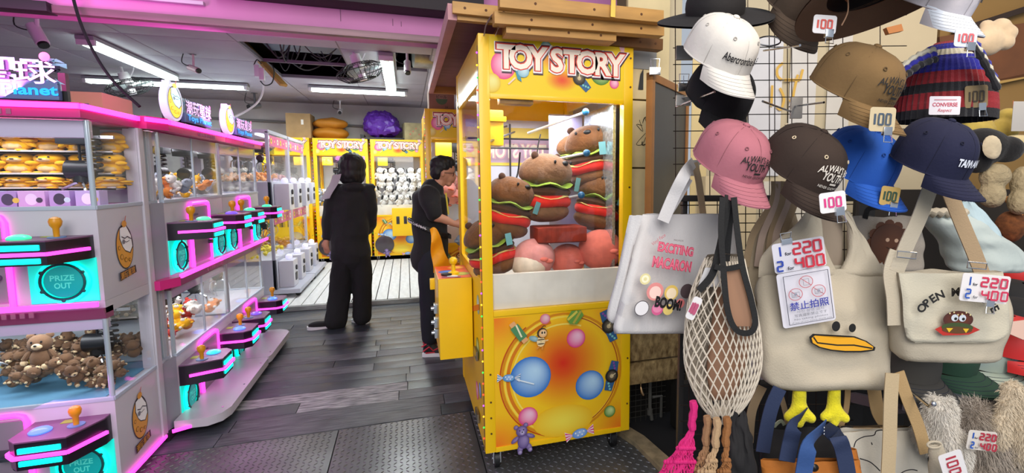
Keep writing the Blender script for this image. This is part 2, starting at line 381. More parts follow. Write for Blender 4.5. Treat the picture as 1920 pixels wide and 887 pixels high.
# graffiti marks
A = Art(frame((0, 2.4775, 0), (1, 0, 0), (0, -1, 0)))
for k in range(16):
    px, py = r_.uniform(1190, 1235), r_.choice((r_.uniform(210, 300), r_.uniform(330, 540), r_.uniform(420, 560)))
    p = PY(px, py, 2.4775); n = 5; pts = [(p.x+r_.uniform(-.035, .035)+i*.004, p.z+r_.uniform(-.04, .04)) for i in range(n)]
    A.line([(q.x, q.y) for q in cr([(a, c, 0) for a, c in pts], 4)], .003 if k % 3 else .006, '3c3124')
p = PY(1196, 150, 2.4775); A.poly([(p.x, p.z-.05), (p.x+.03, p.z-.05), (p.x+.03, p.z+.06), (p.x+.012, p.z+.03)], '222222'); A.line([(p.x+.06, p.z-.04), (p.x+.075, p.z), (p.x+.06, p.z+.04)], .004, '8f8262')
A.poly([(PY(1188, 0, 2.4775).x, 2.02), (PY(1232, 0, 2.4775).x, 2.02), (PY(1232, 0, 2.4775).x, 2.12), (PY(1188, 0, 2.4775).x, 2.13)], '8b8a88')
A.build('graffiti', fac)
# dark recess below with welded mesh, pipe and small tap
b = MB(); b.bb(1.13, 1.75, 2.66, 2.70, 0, .34); b.build('recess_back', mat('recess_dark', '15120f', .95), fac)
b = MB(); b.bb(1.44, 1.50, 2.46, 2.52, 0, .32); b.build('recess_post', mat('recess_post', '1b1714', .8), fac)
b = MB()
for i in range(9): b.bb(1.15+i*.034, 1.1525+i*.034, 2.60, 2.603, .0, .29)
for i in range(8): b.bb(1.14, 1.45, 2.598, 2.601, .03+i*.034, .0325+i*.034)
tag(b.build('vent_mesh', mat('mesh_grey', '55534e', .6, metal=.5), fac), kind='stuff')
b = MB(); b.tube([(1.33, 2.57, .29), (1.33, 2.57, .10), (1.34, 2.56, .02)], .011, 8); b.tube([(1.34, 2.56, .16), (1.40, 2.56, .16), (1.40, 2.56, .03)], .009, 8); b.cyl((1.33, 2.57, .05), (1.33, 2.57, .085), .017); b.build('pipe', mat('pipe_grey', '5b5a56', .6), fac)
b = MB(); b.cyl((1.235, 2.50, .30), (1.235, 2.50, .255), .004, 8); b.tube([(1.235, 2.50, .26), (1.236, 2.49, .235), (1.245, 2.485, .215)], [.005, .008, .006], 8); b.build('tap', mat('tap_metal', 'b08f6a', .35, metal=.9), fac)
# ---- back wall services: grey conduit and its sockets
b = MB(); b.tube([(-3.4, 9.92, 2.45), (-1.55, 9.92, 2.40), (-.2, 9.92, 2.36), (.5, 9.92, 2.33)], .022, 8); solo('wall_conduit', b, mat('conduit_grey', '77787a', .5), 'long grey conduit pipe running along the white back wall', 'pipe')
b = MB(); b.box((-1.05, 9.90, 2.40), (.16, .05, .09), bev=.006); b.tube([(-1.02, 9.9, 2.36), (-.98, 9.9, 2.2), (-1.02, 9.9, 2.1)], .007, 6); solo('junction_box', b, mat('conduit_grey'), 'grey junction box on the conduit above the purple bag, with a hanging cord', 'electrical box')
# hanging cables and the void's clutter
def cable(pts, r, m, name, label, n=8): b = MB(); b.tube(cr(pts, n), r, 6); return solo(name, b, m, label, 'cable')
blk = mat('black_plastic', '101012', .45); whp = mat('white_plastic', 'd9d9da', .4)
cable([PD(128, -40, 2.6), PD(150, 40, 2.6), PD(180, 105, 2.62), PD(215, 155, 2.64), PD(262, 200, 2.66)], .008, blk, 'overhead_cable', 'thick black cable hanging diagonally across the upper left ceiling')
cable([GR(486, 132, 2.725), PD(494, 150, 5.9), PD(492, 175, 6.0), PD(480, 195, 5.9), PD(455, 212, 5.8), PD(425, 225, 5.6)], .012, mat('conduit_white', 'c8c4c8', .5), 'flexible_conduit', 'white flexible conduit curving down from the ceiling to the lit signs')
b = MB()
for k in range(16):
    x0, y0 = r_.uniform(-1.45, -.9), r_.uniform(5.8, 7.3); x1, y1 = x0+r_.uniform(-.3, .6), y0+r_.uniform(-.3, .5)
    b.tube(cr([(x0, y0, 3.0), ((x0+x1)/2, (y0+y1)/2, r_.uniform(2.72, 2.95)), (x1, y1, 2.98)], 6), r_.choice((.006, .009)), 5)
tag(b.build('loose_wires', mat('wire_grey', '3f3e42', .6), ceiling), kind='stuff')
b = MB(); b.bb(-1.48, -.62, 6.2, 6.9, 2.95, 3.14); b.build('ceiling_duct', mat('duct_blue', '5d6a80', .5, metal=.3), ceiling)
b = MB(); b.cyl((.12, 6.1, 2.85), (1.1, 6.2, 2.85), .16, 16); b.build('ceiling_duct', mat('duct_silver', '9a9692', .4, metal=.6, var=.3, vs=8), ceiling)
# yellow plank dangling from the opening, with small white transformer boxes
hp = thing('hanging_plank', 'yellowish timber batten dangling from the open ceiling gap', 'plank', (-1.48, 5.7, 2.74))
b = MB(); b.bar(PD(455, 78, 5.75), PD(532, 160, 5.6), .09, .03, bev=.003); b.build('batten', mat('pine_yellow', 'b98f45', .6, var=.2, vs=6, stretch=(1, 6, 1)), hp, w=True)
b = MB(); b.tube(cr([PD(455, 85, 5.7), PD(452, 98, 5.7), PD(465, 105, 5.7), PD(478, 96, 5.7)], 6), .005, 5); b.build('wire', blk, hp, w=True)
tb = thing('transformer_box', 'white transformer boxes with black leads hanging under the timber batten', 'power supply', PD(485, 140, 5.5))
b = MB(); b.box(PD(482, 133, 5.5), (.05, .05, .13), bev=.01); b.box(PD(491, 139, 5.45), (.05, .05, .13), bev=.01); b.build('housing', whp, tb, w=True)
b = MB(); b.tube(cr([PD(488, 152, 5.4), PD(497, 160, 5.4), PD(510, 155, 5.4), PD(514, 135, 5.4), PD(510, 120, 5.4)], 5), .006, 5); b.tube(cr([PD(476, 122, 5.5), PD(482, 112, 5.5), PD(490, 120, 5.5)], 5), .006, 5); b.build('lead', blk, tb, w=True)
# ---- fluorescent fittings
TUBE = mat('tube_lit', 'eafff6', .3, em=11)
def fitting(x, y, ln, along, label, n=2, z=2.74):
    t = thing('fluorescent_light', label, 'light', (x, y, z-.07), 0 if along == 'x' else R(90), 'fluorescent ceiling lights')
    b = MB(); b.bb(-ln/2-.04, ln/2+.04, -.07, .07, .035, .07, bev=.006); b.build('tray', mat('tray_grey', '8f9294', .5), t)
    for s in (-1, 1)[:n]:
        b = MB(); b.cyl((-ln/2, s*.045, .008), (ln/2, s*.045, .008), .015, 10); b.build('tube', TUBE, t)
    for s in (-1, 1): b = MB(); b.bb(s*(ln/2+.012)-.018, s*(ln/2+.012)+.018, -.07, .07, -.012, .04, bev=.006); b.build('end_cap', whp, t)
    l = bpy.data.lights.new('lamp', 'AREA'); l.shape = 'RECTANGLE'; l.size = ln; l.size_y = .12; l.energy = 40; l.color = (.93, 1, .97)
    o = bpy.data.objects.new('lamp', l); C.objects.link(o); o.parent = t; o.location = (0, 0, -.03)
fitting(-2.74, 6.75, 1.75, 'y', 'twin fluorescent tube fitting on the left running away from the viewer')
fitting(-2.95, 8.15, 1.75, 'x', 'twin fluorescent tube fitting lying crosswise behind the left ceiling fan')
fitting(-.60, 8.0, 1.25, 'x', 'twin fluorescent tube fitting lying crosswise under the missing ceiling tiles')
fitting(-.16, 6.65, 1.9, 'y', 'upright-looking twin fluorescent fitting near the ceiling centre, right of the fan')
# ---- ceiling fans in wire cages
def cage_fan(loc, tilt, label, s=1.0, ty=-18):
    t = thing('cage_fan', label, 'fan', loc, group='wire-caged fans under the ceiling', rot=MX.Rotation(R(ty), 4, 'Y') @ MX.Rotation(R(tilt), 4, 'X'))
    dk = mat('fan_wire', '2b2e30', .4, metal=.3); b = MB()
    for k in range(28):
        a = 2*math.pi*k/28; b.tube([(math.cos(a)*r*s, math.sin(a)*r*s, z*s) for r, z in ((.04, .055), (.14, .06), (.205, .02), (.215, 0), (.205, -.02), (.14, -.07), (.04, -.075))], 0.0032, 4)
    for r, z in ((.215, 0), (.12, .06), (.12, -.072), (.05, -.076)): b.tube([(math.cos(a)*r*s, math.sin(a)*r*s, z*s) for a in [2*math.pi*i/28 for i in range(28)]], .004, 5, closed=True)
    b.build('cage', dk, t)
    for k in range(3):
        b = MB(); M = MX.Rotation(2*math.pi*k/3, 4, 'Z') @ MX.Translation((.11*s, 0, 0)) @ MX.Rotation(R(25), 4, 'X'); b.M = M; b.ell((0, 0, 0), (.085*s, .05*s, .004), nu=12, nv=6); b.build('blade', mat('fan_blade', '8a9496', .4), t)
    b = MB(); b.cyl((0, 0, .03), (0, 0, .15*s), .055*s, 14, r1=.045*s); b.cyl((0, 0, -.03), (0, 0, -.08*s), .035*s, 12); b.build('motor', whp, t)
    b = MB(); b.tube([(0, 0, .14*s), (0, .03, .22*s), (0, .08, .26*s)], .015, 8); b.tube(cr([(.05, 0, .1), (.12, .02, .2), (.05, .05, .27)], 5), .006, 5); b.build('bracket', whp, t)
cage_fan(GR(243, 163, 2.52), 4, 'round wire-caged fan on the left side of the ceiling by the crosswise tubes', 1.1)
cage_fan(GR(676, 134, 2.56), 2, 'round wire-caged fan hanging by the upright-looking tubes near the ceiling centre', 1.15)
# ---- security cameras
def bullet_cam(p, d, label, col='d9d9da', s=1.0, gr='security cameras'):
    t = thing('security_camera', label, 'camera', p, group=gr); d = V(d).normalized(); m = mat('cam_'+col, col, .4)
    b = MB(); b.cyl(tuple(-d*.06*s), tuple(d*.07*s), .032*s, 14); b.build('body', m, t)
    b = MB(); b.cyl(tuple(d*.07*s), tuple(d*.085*s), .026*s, 12); b.build('lens', blk, t)
    b = MB(); b.tube([(0, 0, .02*s), (0, .01, .09*s), (0, .01, .16*s)], .012*s, 8); b.cyl((0, .01, .15*s), (0, .01, .175*s), .035*s, 12); b.build('bracket', m, t)
    b = MB(); b.tube(cr([(-.02, 0, .02), (-.10*s, 0, .06), (-.08*s, 0, .16*s)], 5), .005, 5); b.build('lead', blk, t)
bullet_cam(GR(70, 64, 2.58), (.45, -.3, -.8), 'white security camera at the upper left corner of the shop ceiling', s=1.35)
bullet_cam(GR(363, 129, 2.6), (.7, -.5, -.3), 'small pinkish-white security camera under the ceiling left of centre', 'c7b3b8')
bullet_cam(GR(478, 199, 2.55), (-.6, -.6, -.2), 'dark grey security camera below the ceiling beside the white conduit', '55565a', 1.3)
bullet_cam(GR(638, 208, 2.58), (0, -.8, -.4), 'small white camera on a post above the purple bag', s=1.1)
bullet_cam(GR(764, 125, 2.62), (0, -.5, -.8), 'white cylinder camera in the ceiling gap right of the upright-looking tubes', s=1.1)
# ================================================================== NEON DOUBLE-DECK CLAW MACHINES (left)
PINK = mat('neon_pink', 'ff4fd8', .4, em=2.6, emcol='ff3ad0'); CYAN = mat('neon_cyan', '12f0dc', .4, em=1.7, emcol='00f5da'); TEAL = mat('glow_teal', '0a8f96', .35, em=.35, emcol='00b8b4')
CAB = mat('cabinet_white', 'bdb9c4', .38, var=.03, vs=3); CAPP = mat('cap_magenta', 'd02a80', .35); SOFF = mat('soffit_plum', '8c4568', .5)
CONS = mat('console_plum', '6f4a6c', .35); CONB = mat('console_black', '1a1220', .3); COIN = mat('coin_panel', '8f8794', .45, metal=.2)
GL = glass('pane_glass'); CHR = mat('chrome', 'c9ccd2', .2, metal=1); YKN = mat('joystick_yellow', 'd59012', .35); LEDW = mat('led_white', 'f2f6ff', .4, em=5); INW = mat('inside_white', 'c9d4de', .5)
BTN = {'green': mat('button_green', '3de8a0', .3, em=1.0), 'blue': mat('button_blue', '4f7dff', .3, em=1.1), 'violet': mat('button_violet', '7a58e0', .3, em=.7), 'mixed': mat('button_mixed', '5be0a8', .3, em=.9), 'cyanb': mat('button_cyan', '38b8ff', .3, em=1.1)}
def claw(parent, p, z_top, s=1.0, seed=0):
    """carriage box, cable, claw with three fingers and curly lead hanging inside a cabinet (one part with sub-parts)"""
    x, y, z = p; b = MB(); b.box((x, y, z_top-.045), (.12*s, .12*s, .09*s), bev=.005); b.cyl((x-.05*s, y, z-.02), (x+.05*s, y, z-.02), .045*s, 16); b.cyl((x, y, z_top-.06), (x, y, z), .006, 6); b.cyl((x, y, z), (x, y, z-.08*s), .035*s, 12); c = b.build('claw', mat('claw_dark', '1f2125', .35, metal=.4), parent)
    for k in range(3):
        a = 2*math.pi*k/3+seed; u, w = math.cos(a), math.sin(a); b = MB()
        b.tube([(x+u*r*s, y+w*r*s, z-.08*s-h*s) for r, h in ((.02, 0), (.075, .03), (.085, .09), (.03, .15))], [.008, .008, .007, .004], 5); b.build('finger', CHR, c)
    b = MB(); b.tube([(x+.035*math.cos(t*6.28)+.05*s, y+.03*math.sin(t*6.28), z_top-.05-(z_top-z)*t/7) for t in [i/7 for i in range(0, 46)]], .006, 5); b.build('curly_lead', blk, c)
def neon_machine(loc, rz, label, W=.93, D=.8, claws=True, btn=(('green', 'green'), ('blue', 'blue')), logo=True, group=None):
    t = thing('claw_machine', label, 'claw machine', loc, rz, group)
    # cabinet shells
    b = MB(); b.bb(0, W, .0, D, .05, .44, bev=.004); b.bb(.0, W, .0, D, .90, 1.315, bev=.004); b.bb(0, W, D-.03, D, .44, 1.70); b.build('cabinet', CAB, t)
    b = MB(); b.bb(.01, W-.01, D-.045, D-.031, .45, .86); b.bb(.01, W-.01, D-.045, D-.031, 1.32, 1.70); b.bb(.01, .02, .3, D-.04, .45, .86); b.build('back_lining', INW, t)
    b = MB(); b.bb(0, W, -.05, D, 1.705, 1.77, bev=.006); b.build('top_cap', CAPP, t)
    b = MB(); b.prism([(-.02, 0), (.0, -.05), (.06, -.05), (.06, 0)], W, MX.Translation((0, 0, .87)) @ MX(((0, 0, 1, 0), (1, 0, 0, 0), (0, 1, 0, 0), (0, 0, 0, 1)))); b.build('shelf_skirt', SOFF, t)
    b = MB(); b.bb(0, W, 0, D, .845, .90); b.build('mid_deck', CAB, t)
    for (x0, x1, y0, y1, z0, z1) in ((0, W, -.062, -.048, 1.742, 1.764), (0, W, -.062, -.048, .888, .910), (0, W, -.008, .0, .05, .062))+(((W+.002, W+.014, -.05, D*.75, 1.742, 1.764),) if rz == 0 else ()):
        b = MB(); b.bb(x0, x1, y0, y1, z0, z1); b.build('neon_strip', PINK, t)
    for z0 in (1.70, .845):       # vent slots under the cap and skirt
        b = MB()
        for k in range(10): b.bb(W*.45+k*.03, W*.45+k*.03+.016, -.053, -.049, z0+.012, z0+.034)
        b.build('vent_slots', mat('vent_slots', '9d5a7c', .5), t)
    # interior soffit, LED strip, corner posts, glass, floor rim
    for z0, z1 in ((.44, .845), (1.315, 1.70)):
        b = MB(); b.bb(.01, W-.01, .01, .05, z1-.075, z1, bev=.003); b.build('header_rail', mat('header_lilac', 'c4bcd8', .5), t)
        b = MB(); b.bb(.03, W-.03, .055, .075, z1-.02, z1-.008); b.bb(.03, .045, D-.10, D-.09, z0+.02, z1-.03); b.build('light_strip', LEDW, t)
        for x, y, rr in ((.012, .012, .011), (W-.012, .012, .011)):
            b = MB(); b.cyl((x, y, z0), (x, y, z1), rr, 10); b.build('corner_post', mat('acrylic_post', 'b9c6d2', .15, metal=.3), t)
        b = MB(); b.bb(.02, W-.02, .004, .009, z0, z1); b.build('front_pane', GL, t)
        for x in (.004, W-.009): b = MB(); b.bb(x, x+.005, .02, D-.1, z0, z1); b.build('side_pane', GL, t)
        b = MB(); b.bb(W/2-.006, W/2+.006, .002, .012, z0, z1); b.build('pane_joint', mat('acrylic_post'), t)
        b = MB(); b.bb(0, W, -.004, .012, z0-.004, z0+.014, bev=.003); b.bb(W-.012, W+.004, 0, D, z0-.004, z0+.014, bev=.003); b.build('rim', mat('rim_grey', 'aab4c4', .4), t)
        lamp(t, (W/2, .2, z1-.03), W*.85, .12, 3.2)
        b = MB(); b.bb(W-.055, W, .40, .46, z0, z1, bev=.003); b.build('rear_post', CAB, t); b = MB(); b.bb(0, .055, D-.1, D, z0, z1); b.build('rear_post', CAB, t)
        b = MB(); b.bb(.05, W-.05, .30, .315, z1-.06, z1-.045); b.build('gantry_rail', CHR, t); b = MB(); b.bb(.05, W-.05, .42, .435, z1-.06, z1-.045); b.build('gantry_rail', CHR, t)
        if claws:
            claw(t, (W*.28, .30, z1-.20), z1, 1.0, .3); claw(t, (W*.80, .30, z1-.19), z1, 1.0, 1.1)
    # consoles, prize doors, coin doors on both decks
    for dk, (zt, zb, zc, zz0, zz1) in enumerate(((1.195, 1.10, 1.0, .90, 1.315), (.37, .255, .155, .062, .44))):
        for sd in (0, 1):
            mx = (lambda x: x) if sd else (lambda x: W-x)
            e = W-.02; pl = [(mx(.64), .0), (mx(.64), -.16), (mx(.68), -.20), (mx(.85), -.20), (mx(e), -.05), (mx(e), 0)]
            cn = MB(); cn.prism(pl, zt-zb, MX.Translation((0, 0, zb))); co = cn.build('console', CONB, t)
            b = MB(); b.prism([(x*1, y*1.01) for x, y in pl], .006, MX.Translation((0, 0, zt))); b.build('console_top', CONS, co)
            b = MB(); zs = (zt+zb)/2-.008; q = [(mx(.632), 0), (mx(.632), -.162), (mx(.677), -.208), (mx(.853), -.208), (mx(e+.008), -.052)]
            for i in range(4): b.bar((q[i][0], q[i][1], zs+.007), (q[i+1][0], q[i+1][1], zs+.007), .012, .014)
            b.build('neon_strip', PINK, co)
            b = MB()
            for za, zb2 in ((zs+.022, zs+.045), (zs-.032, zs-.010)): b.bb(min(mx(.69), mx(.83)), max(mx(.69), mx(.83)), -.2065, -.196, za, zb2, bev=.004)
            b.build('glow_bar', CYAN, co)
            b = MB(); bx = mx(.705) if sd else mx(.83); bx = mx(.72); b.lathe([(.036, 0), (.038, .006), (.030, .014), (.014, .019), (.001, .0195)], 18, M=MX.Translation((bx, -.115, zt+.006))); b.build('push_button', BTN[btn[dk][sd]], co)
            jx = mx(.83); b = MB(); b.cyl((jx, -.09, zt+.006), (jx, -.09, zt+.010), .03, 16); b.build('joystick_plate', mat('stick_plate', '5a7fae', .4), co)
            b = MB(); b.tube([(jx, -.09, zt+.008), (jx, -.09, zt+.045), (jx, -.09, zt+.058), (jx, -.09, zt+.075), (jx, -.09, zt+.088), (jx, -.09, zt+.094)], [.010, .011, .02, .023, .018, .006], 12); b.build('joystick', YKN, co)
            b = MB(); xa, xb = sorted((mx(.755), mx(.80))); b.bb(xa, xb, -.055, -.02, zt+.006, zt+.008); b.build('display', mat('lcd_olive', '8c9a20', .3, em=.25), co)
            # prize door: glowing square recess with ring and flap
            cx = mx(.797); xa, xb = sorted((mx(.675), mx(.915)))
            b = MB(); b.bb(xa, xb, -.006, 0, zc-.095, zc+.10, bev=.003); pd = b.build('prize_door', mat('glow_panel', '1ed8cc', .5, em=.55, emcol='00e6d0'), t)
            M = frame((cx, -.006, zc), (1, 0, 0), (0, -1, 0))
            b = MB(); b.M = M; b.tube([(math.cos(a)*.088, math.sin(a)*.088, .006) for a in [6.283*i/32 for i in range(32)]], .010, 7, closed=True); b.build('glow_ring', CYAN, pd)
            b = MB(); b.M = M; b.tube([(math.cos(a)*.078, math.sin(a)*.078, .014) for a in [6.283*i/32 for i in range(32)]], .006, 6, closed=True)
            for k in range(6): a = k*1.047+.5; b.ell((math.cos(a)*.083, math.sin(a)*.083, .012), .01, nu=6, nv=4)
            b.build('dark_ring', mat('ring_dark', '0a4a50', .4), pd)
            b = MB(); b.M = M; b.lathe([(.073, .002), (.068, .010), (.03, .014), (.001, .015)], 26); b.build('flap', TEAL, pd)
            b = MB(); b.text('PRIZE', M @ MX.Translation((0, .006, .0155)), .085, .034, 0, .025); b.text('OUT', M @ MX.Translation((0, -.028, .0155)), .06, .034, 0, .025); b.build('lettering', mat('prize_letters', '52d8cc', .5, em=.35), pd)
        # coin door between the consoles
        b = MB(); b.bb(.325, W-.325, -.012, 0, zz0+.02, zz1-.045, bev=.004); cd = b.build('coin_door', COIN, t)
        b = MB(); hh = (zz1-zz0)
        for k in range(2): b.bb(.36, .43, -.016, -.012, zz1-.10-k*.05, zz1-.085-k*.05, bev=.002)
        b.bb(.49, .56, -.02, -.012, zz0+.16, zz0+.21, bev=.003); b.build('coin_slot', mat('slot_grey', '5b5662', .4, metal=.5), cd)
        b = MB(); b.cyl((.58, -.012, zz0+.13), (.58, -.035, zz0+.13), .014, 10); b.bb(.53, .58, -.05, -.012, zz0+.17, zz0+.185, bev=.003); b.build('lock', mat('lock_steel', '77858e', .25, metal=.9), cd)
        b = MB(); z1 = zz1-.02
        ring = [(.312, -.012, zz0)]+[(.312, -.012, z1-.03), (.322, -.012, z1-.008), (.345, -.012, z1), (W-.345, -.012, z1), (W-.322, -.012, z1-.008), (W-.312, -.012, z1-.03), (W-.312, -.012, zz0)]
        b.tube(ring, .0105, 7); b.build('neon_arch', PINK, t)
    # side mascot-free moon emblem with cat, on the side panel facing the aisle
    return t
def moon_emblem(parent, M, s, lit=False, w=False, caption=True):
    """the sign-maker's emblem: cat resting on a cratered crescent moon"""
    A = Art(M); Y1 = 'f2c21a' if lit else 'd9952c'
    A.disc((0, 0), .105*s, '241a22', None, .145*s, 26); A.disc((0, 0), .098*s, Y1, None, .138*s, 26); A.poly([(-.05*s, .13*s), (.03*s, .15*s), (.09*s, .07*s), (.10*s, -.01*s), (.06*s, -.05*s), (.0, -.03*s), (-.03*s, .0), (-.06*s, .06*s)], '2a2026')
    A.poly([(-.045*s, .122*s), (.025*s, .14*s), (.082*s, .066*s), (.09*s, -.006*s), (.055*s, -.042*s), (.0, -.022*s), (-.026*s, .004*s), (-.052*s, .06*s)], 'f0eef0' if not lit else 'b9e6f2')
    for (x, y, r) in ((-.07, .0, .014), (-.05, -.06, .018), (-.005, -.085, .016), (.04, -.09, .012)): A.disc((x*s, y*s), r*s, '6a4a12', n=12); A.disc((x*s, y*s), (r-.004)*s, Y1, n=12)
    A.disc((.005*s, .15*s), .03*s, Y1, n=14, ry=.022*s); A.poly([(.01*s, .165*s), (.02*s, .165*s), (.035*s, .20*s), (.028*s, .20*s)], 'c0392b')
    A.line([(-.04*s, .07*s), (.0, .055*s), (.03*s, .065*s), (.075*s, .045*s)], .006*s, '2a2026'); A.line([(-.02*s, .045*s), (.01*s, .03*s), (.05*s, .035*s)], .004*s, '2a2026'); A.disc((-.02*s, .035*s), .016*s, '6d6d78', n=10)
    if caption:
        A.poly([(-.10*s, -.21*s), (.105*s, -.185*s), (.10*s, -.135*s), (-.10*s, -.155*s)], '2a1c1c'); A.text('潮玩星球', (0, -.192*s), .05*s, Y1, w=.18*s, off=.012, rot=.11)
    return A.build('moon_emblem', parent, w, mat('emblem_lit', 'ffffff', .4, vcol=True, em=1.3) if lit else None)
def lit_sign(loc, rz, label, s=1.0, moon=True, hs=1.0, ew=.42):
    t = thing('lit_sign', label, 'sign', loc, rz)
    b = MB(); b.bb(.14*s, .60*s, .03, .05, -.02, .03*s); b.bb(-.05*s, .05*s, .03, .05, -.02, .05*s); b.build('bracket', blk, t)
    if moon:
        M = frame((0, 0, .10*s), (1, 0, 0), (0, -1, 0))
        b = MB(); b.prism(circ((0, 0), .12*s, 28,   .115*s), .035, M @ MX.Translation((0, 0, -.035))); b.build('moon_backing', mat('sign_white_side', 'd9dcf5', .4, em=.55), t)
        for x in (-.05, .03): b = MB(); b.prism([((x-.022)*s, .09*s), ((x-.012)*s, .125*s), ((x+.012)*s, .125*s), ((x+.022)*s, .09*s)], .035, M @ MX.Translation((0, 0, -.035))); b.build('ear', mat('sign_white_side'), t)
        moon_emblem(t, M @ MX.Diagonal((1, .72, 1, 1)), .95*s, True, caption=False)
    z0 = .062*s*hs; cx = .37*s
    b = MB(); b.bb(.150*s, .59*s, -.002, .028, -.005, .058*s, bev=.010*s); b.build('sign_board', mat('sign_board', '5a6f9c', .35), t)
    b = MB(); b.text('潮玩星球', frame((cx+.004, .000, z0-.003), (1, 0, 0), (0, -1, 0)), .46*s, .094*s*hs, 0, .03); b.build('shadow_lettering', mat('sign_shadow', '1a1030', .4), t)
    b = MB(); b.text('潮玩星球', frame((cx+.012*s, .012, z0+.004), (1, 0, 0), (0, -1, 0)), .47*s, .098*s*hs, 0, .05); b.build('outline_lettering', mat('sign_outline', '8cb8d0', .4, em=.15), t)
    b = MB(); b.text('潮玩星球', frame((cx, -.006, z0), (1, 0, 0), (0, -1, 0)), .44*s, .090*s*hs, 0, .008); b.build('lettering', mat('sign_letters', 'fbd8ff', .4, em=1.0, emcol='f5b8ff'), t)
    b = MB(); b.text('Toys Planet', frame((cx+.22*s-ew*s/2, -.006, .012*s), (1, 0, 0), (0, -1, 0)), ew*s, .052*s*hs, 0, .03); b.build('small_lettering', mat('sign_blue', '1f9df0', .4, em=1.2), t)
    for dx, dz, r in ((.195, .078, .014), (.045, .07, .011)): b = MB(); b.lathe([(r*s, 0), (.001, .002)], 14, M=frame((cx+dx*s, -.008, z0+dz*s), (1, 0, 0), (0, -1, 0))); b.build('pink_dot', mat('sign_dot', 'ff70b0', .4, em=1.2), t)
    return t
NA = neon_machine((-2.235, 2.75, 0), 0, 'nearest neon double-deck claw machine, yellow toys above and brown bears below', D=.57, btn=(('green', 'green'), ('violet', 'blue')))
for z in (.22, 1.08): moon_emblem(NA, frame((.932, .20, z+.04), (0, 1, 0), (1, 0, 0)), .74)
b = MB(); b.bb(.93, .945, 0, .43, .035, .05); b.build('kick_strip', PINK, NA)
NB = neon_machine((-1.28, 3.33, 0), R(90), 'second neon double-deck claw machine along the aisle, beside the nearest one', btn=(('mixed', 'violet'), ('cyanb', 'blue')))
NC = neon_machine((-1.28, 4.265, 0), R(90), 'third neon double-deck claw machine, farthest of the pink-lit row', btn=(('green', 'green'), ('violet', 'blue')))
# aisle platform with neon kick strips and chamfered near end
kp = thing('kick_platform', 'white low step platform with neon edge under the aisle-side machines', 'platform', (-1.15, 4.2, 0))
b = MB(); b.prism([(-1.28, 3.24), (-1.12, 3.235), (-1.06, 3.28), (-1.035, 3.36), (-1.035, 4.20), (-1.05, 4.23), (-1.28, 4.23)], .05, MX.Translation((0, 0, .045))); b.build('step', CAB, kp, w=True)
b = MB(); b.prism([(-1.28, 4.24), (-1.04, 4.24), (-1.03, 4.28), (-1.03, 4.90), (-1.06, 4.96), (-1.12, 5.0), (-1.28, 5.0)], .05, MX.Translation((0, 0, .045))); b.build('step', CAB, kp, w=True)
b = MB(); b.bb(-1.9, -1.29, 3.2, 5.2, 0, .05); b.build('plinth', mat('plinth_dark', '1c1520', .7), kp, w=True)
b = MB()
for x, y in ((-1.08, 3.36), (-1.06, 3.7), (-1.06, 4.1), (-1.055, 4.35), (-1.055, 4.8)): b.cyl((x, y, .094), (x, y, .098), .006, 8)
tag(b.build('screw', CHR, kp, w=True), kind='stuff')
# infill corner column between the two runs
cc = thing('corner_column', 'pale grey corner infill panel joining the nearest machine to the aisle row', 'panel', (-1.32, 3.25, 0))
b = MB()
for z0, z1 in ((.05, .44), (.86, 1.315)): b.prism([(-1.31, 3.2), (-1.28, 3.33), (-1.6, 3.33), (-1.6, 3.2)], z1-z0, MX.Translation((0, 0, z0)))
b.build('panel', mat('infill_grey', '8f919e', .45), cc, w=True)
b = MB()
for z0, z1 in ((1.705, 1.77), (.85, .90)): b.prism([(-1.30, 3.19), (-1.27, 3.19), (-1.22, 3.31), (-1.6, 3.33), (-1.6, 3.19)], z1-z0, MX.Translation((0, 0, z0)))
b.build('cap', CAPP, cc, w=True)
b = MB(); b.bar((-1.265, 3.17, 1.752), (-1.214, 3.315, 1.752), .012, .022); b.build('neon_strip', PINK, cc, w=True); b = MB(); b.bar((-1.275, 3.2, .055), (-1.2, 3.24, .055), .014, .016); b.build('neon_strip', PINK, cc, w=True)
b = MB(); b.bb(-1.335, -1.295, 3.155, 3.205, .05, 1.705, bev=.003); b.build('white_post', CAB, cc, w=True)
for z0, z1 in ((.44, .85), (1.315, 1.705)): b = MB(); b.prism([(-1.305, 3.205), (-1.283, 3.325), (-1.287, 3.325), (-1.309, 3.205)], z1-z0, MX.Translation((0, 0, z0))); b.build('glass_pane', GL, cc, w=True)
lit_sign((-2.19, 2.76, 1.785), 0, 'lit blue and pink shop sign on top of the nearest neon machine', 1.34, hs=.84, ew=.27)
lit_sign((-1.25, 3.50, 1.79), R(90), 'nearer lit sign with yellow moon above the aisle-side neon machines', .92)
lit_sign((-1.25, 4.45, 1.79), R(90), 'farther lit sign with yellow moon, at the far end of the pink-lit row', .92)
# pink glow of the neon row on its surroundings
for loc, tgt, pw in (((-1.7, 2.55, 2.0), (-2.2, 3.6, 2.75), 16), ((-1.0, 4.0, 2.0), (-1.8, 4.6, 2.75), 11), ((-1.45, 2.5, .55), (-1.2, 2.4, 0), 1.5), ((-1.05, 3.9, .62), (-.7, 3.9, 0), 1.2)):
    area_light('neon_glow', loc, tgt, .5, pw, (1, .25, .85))
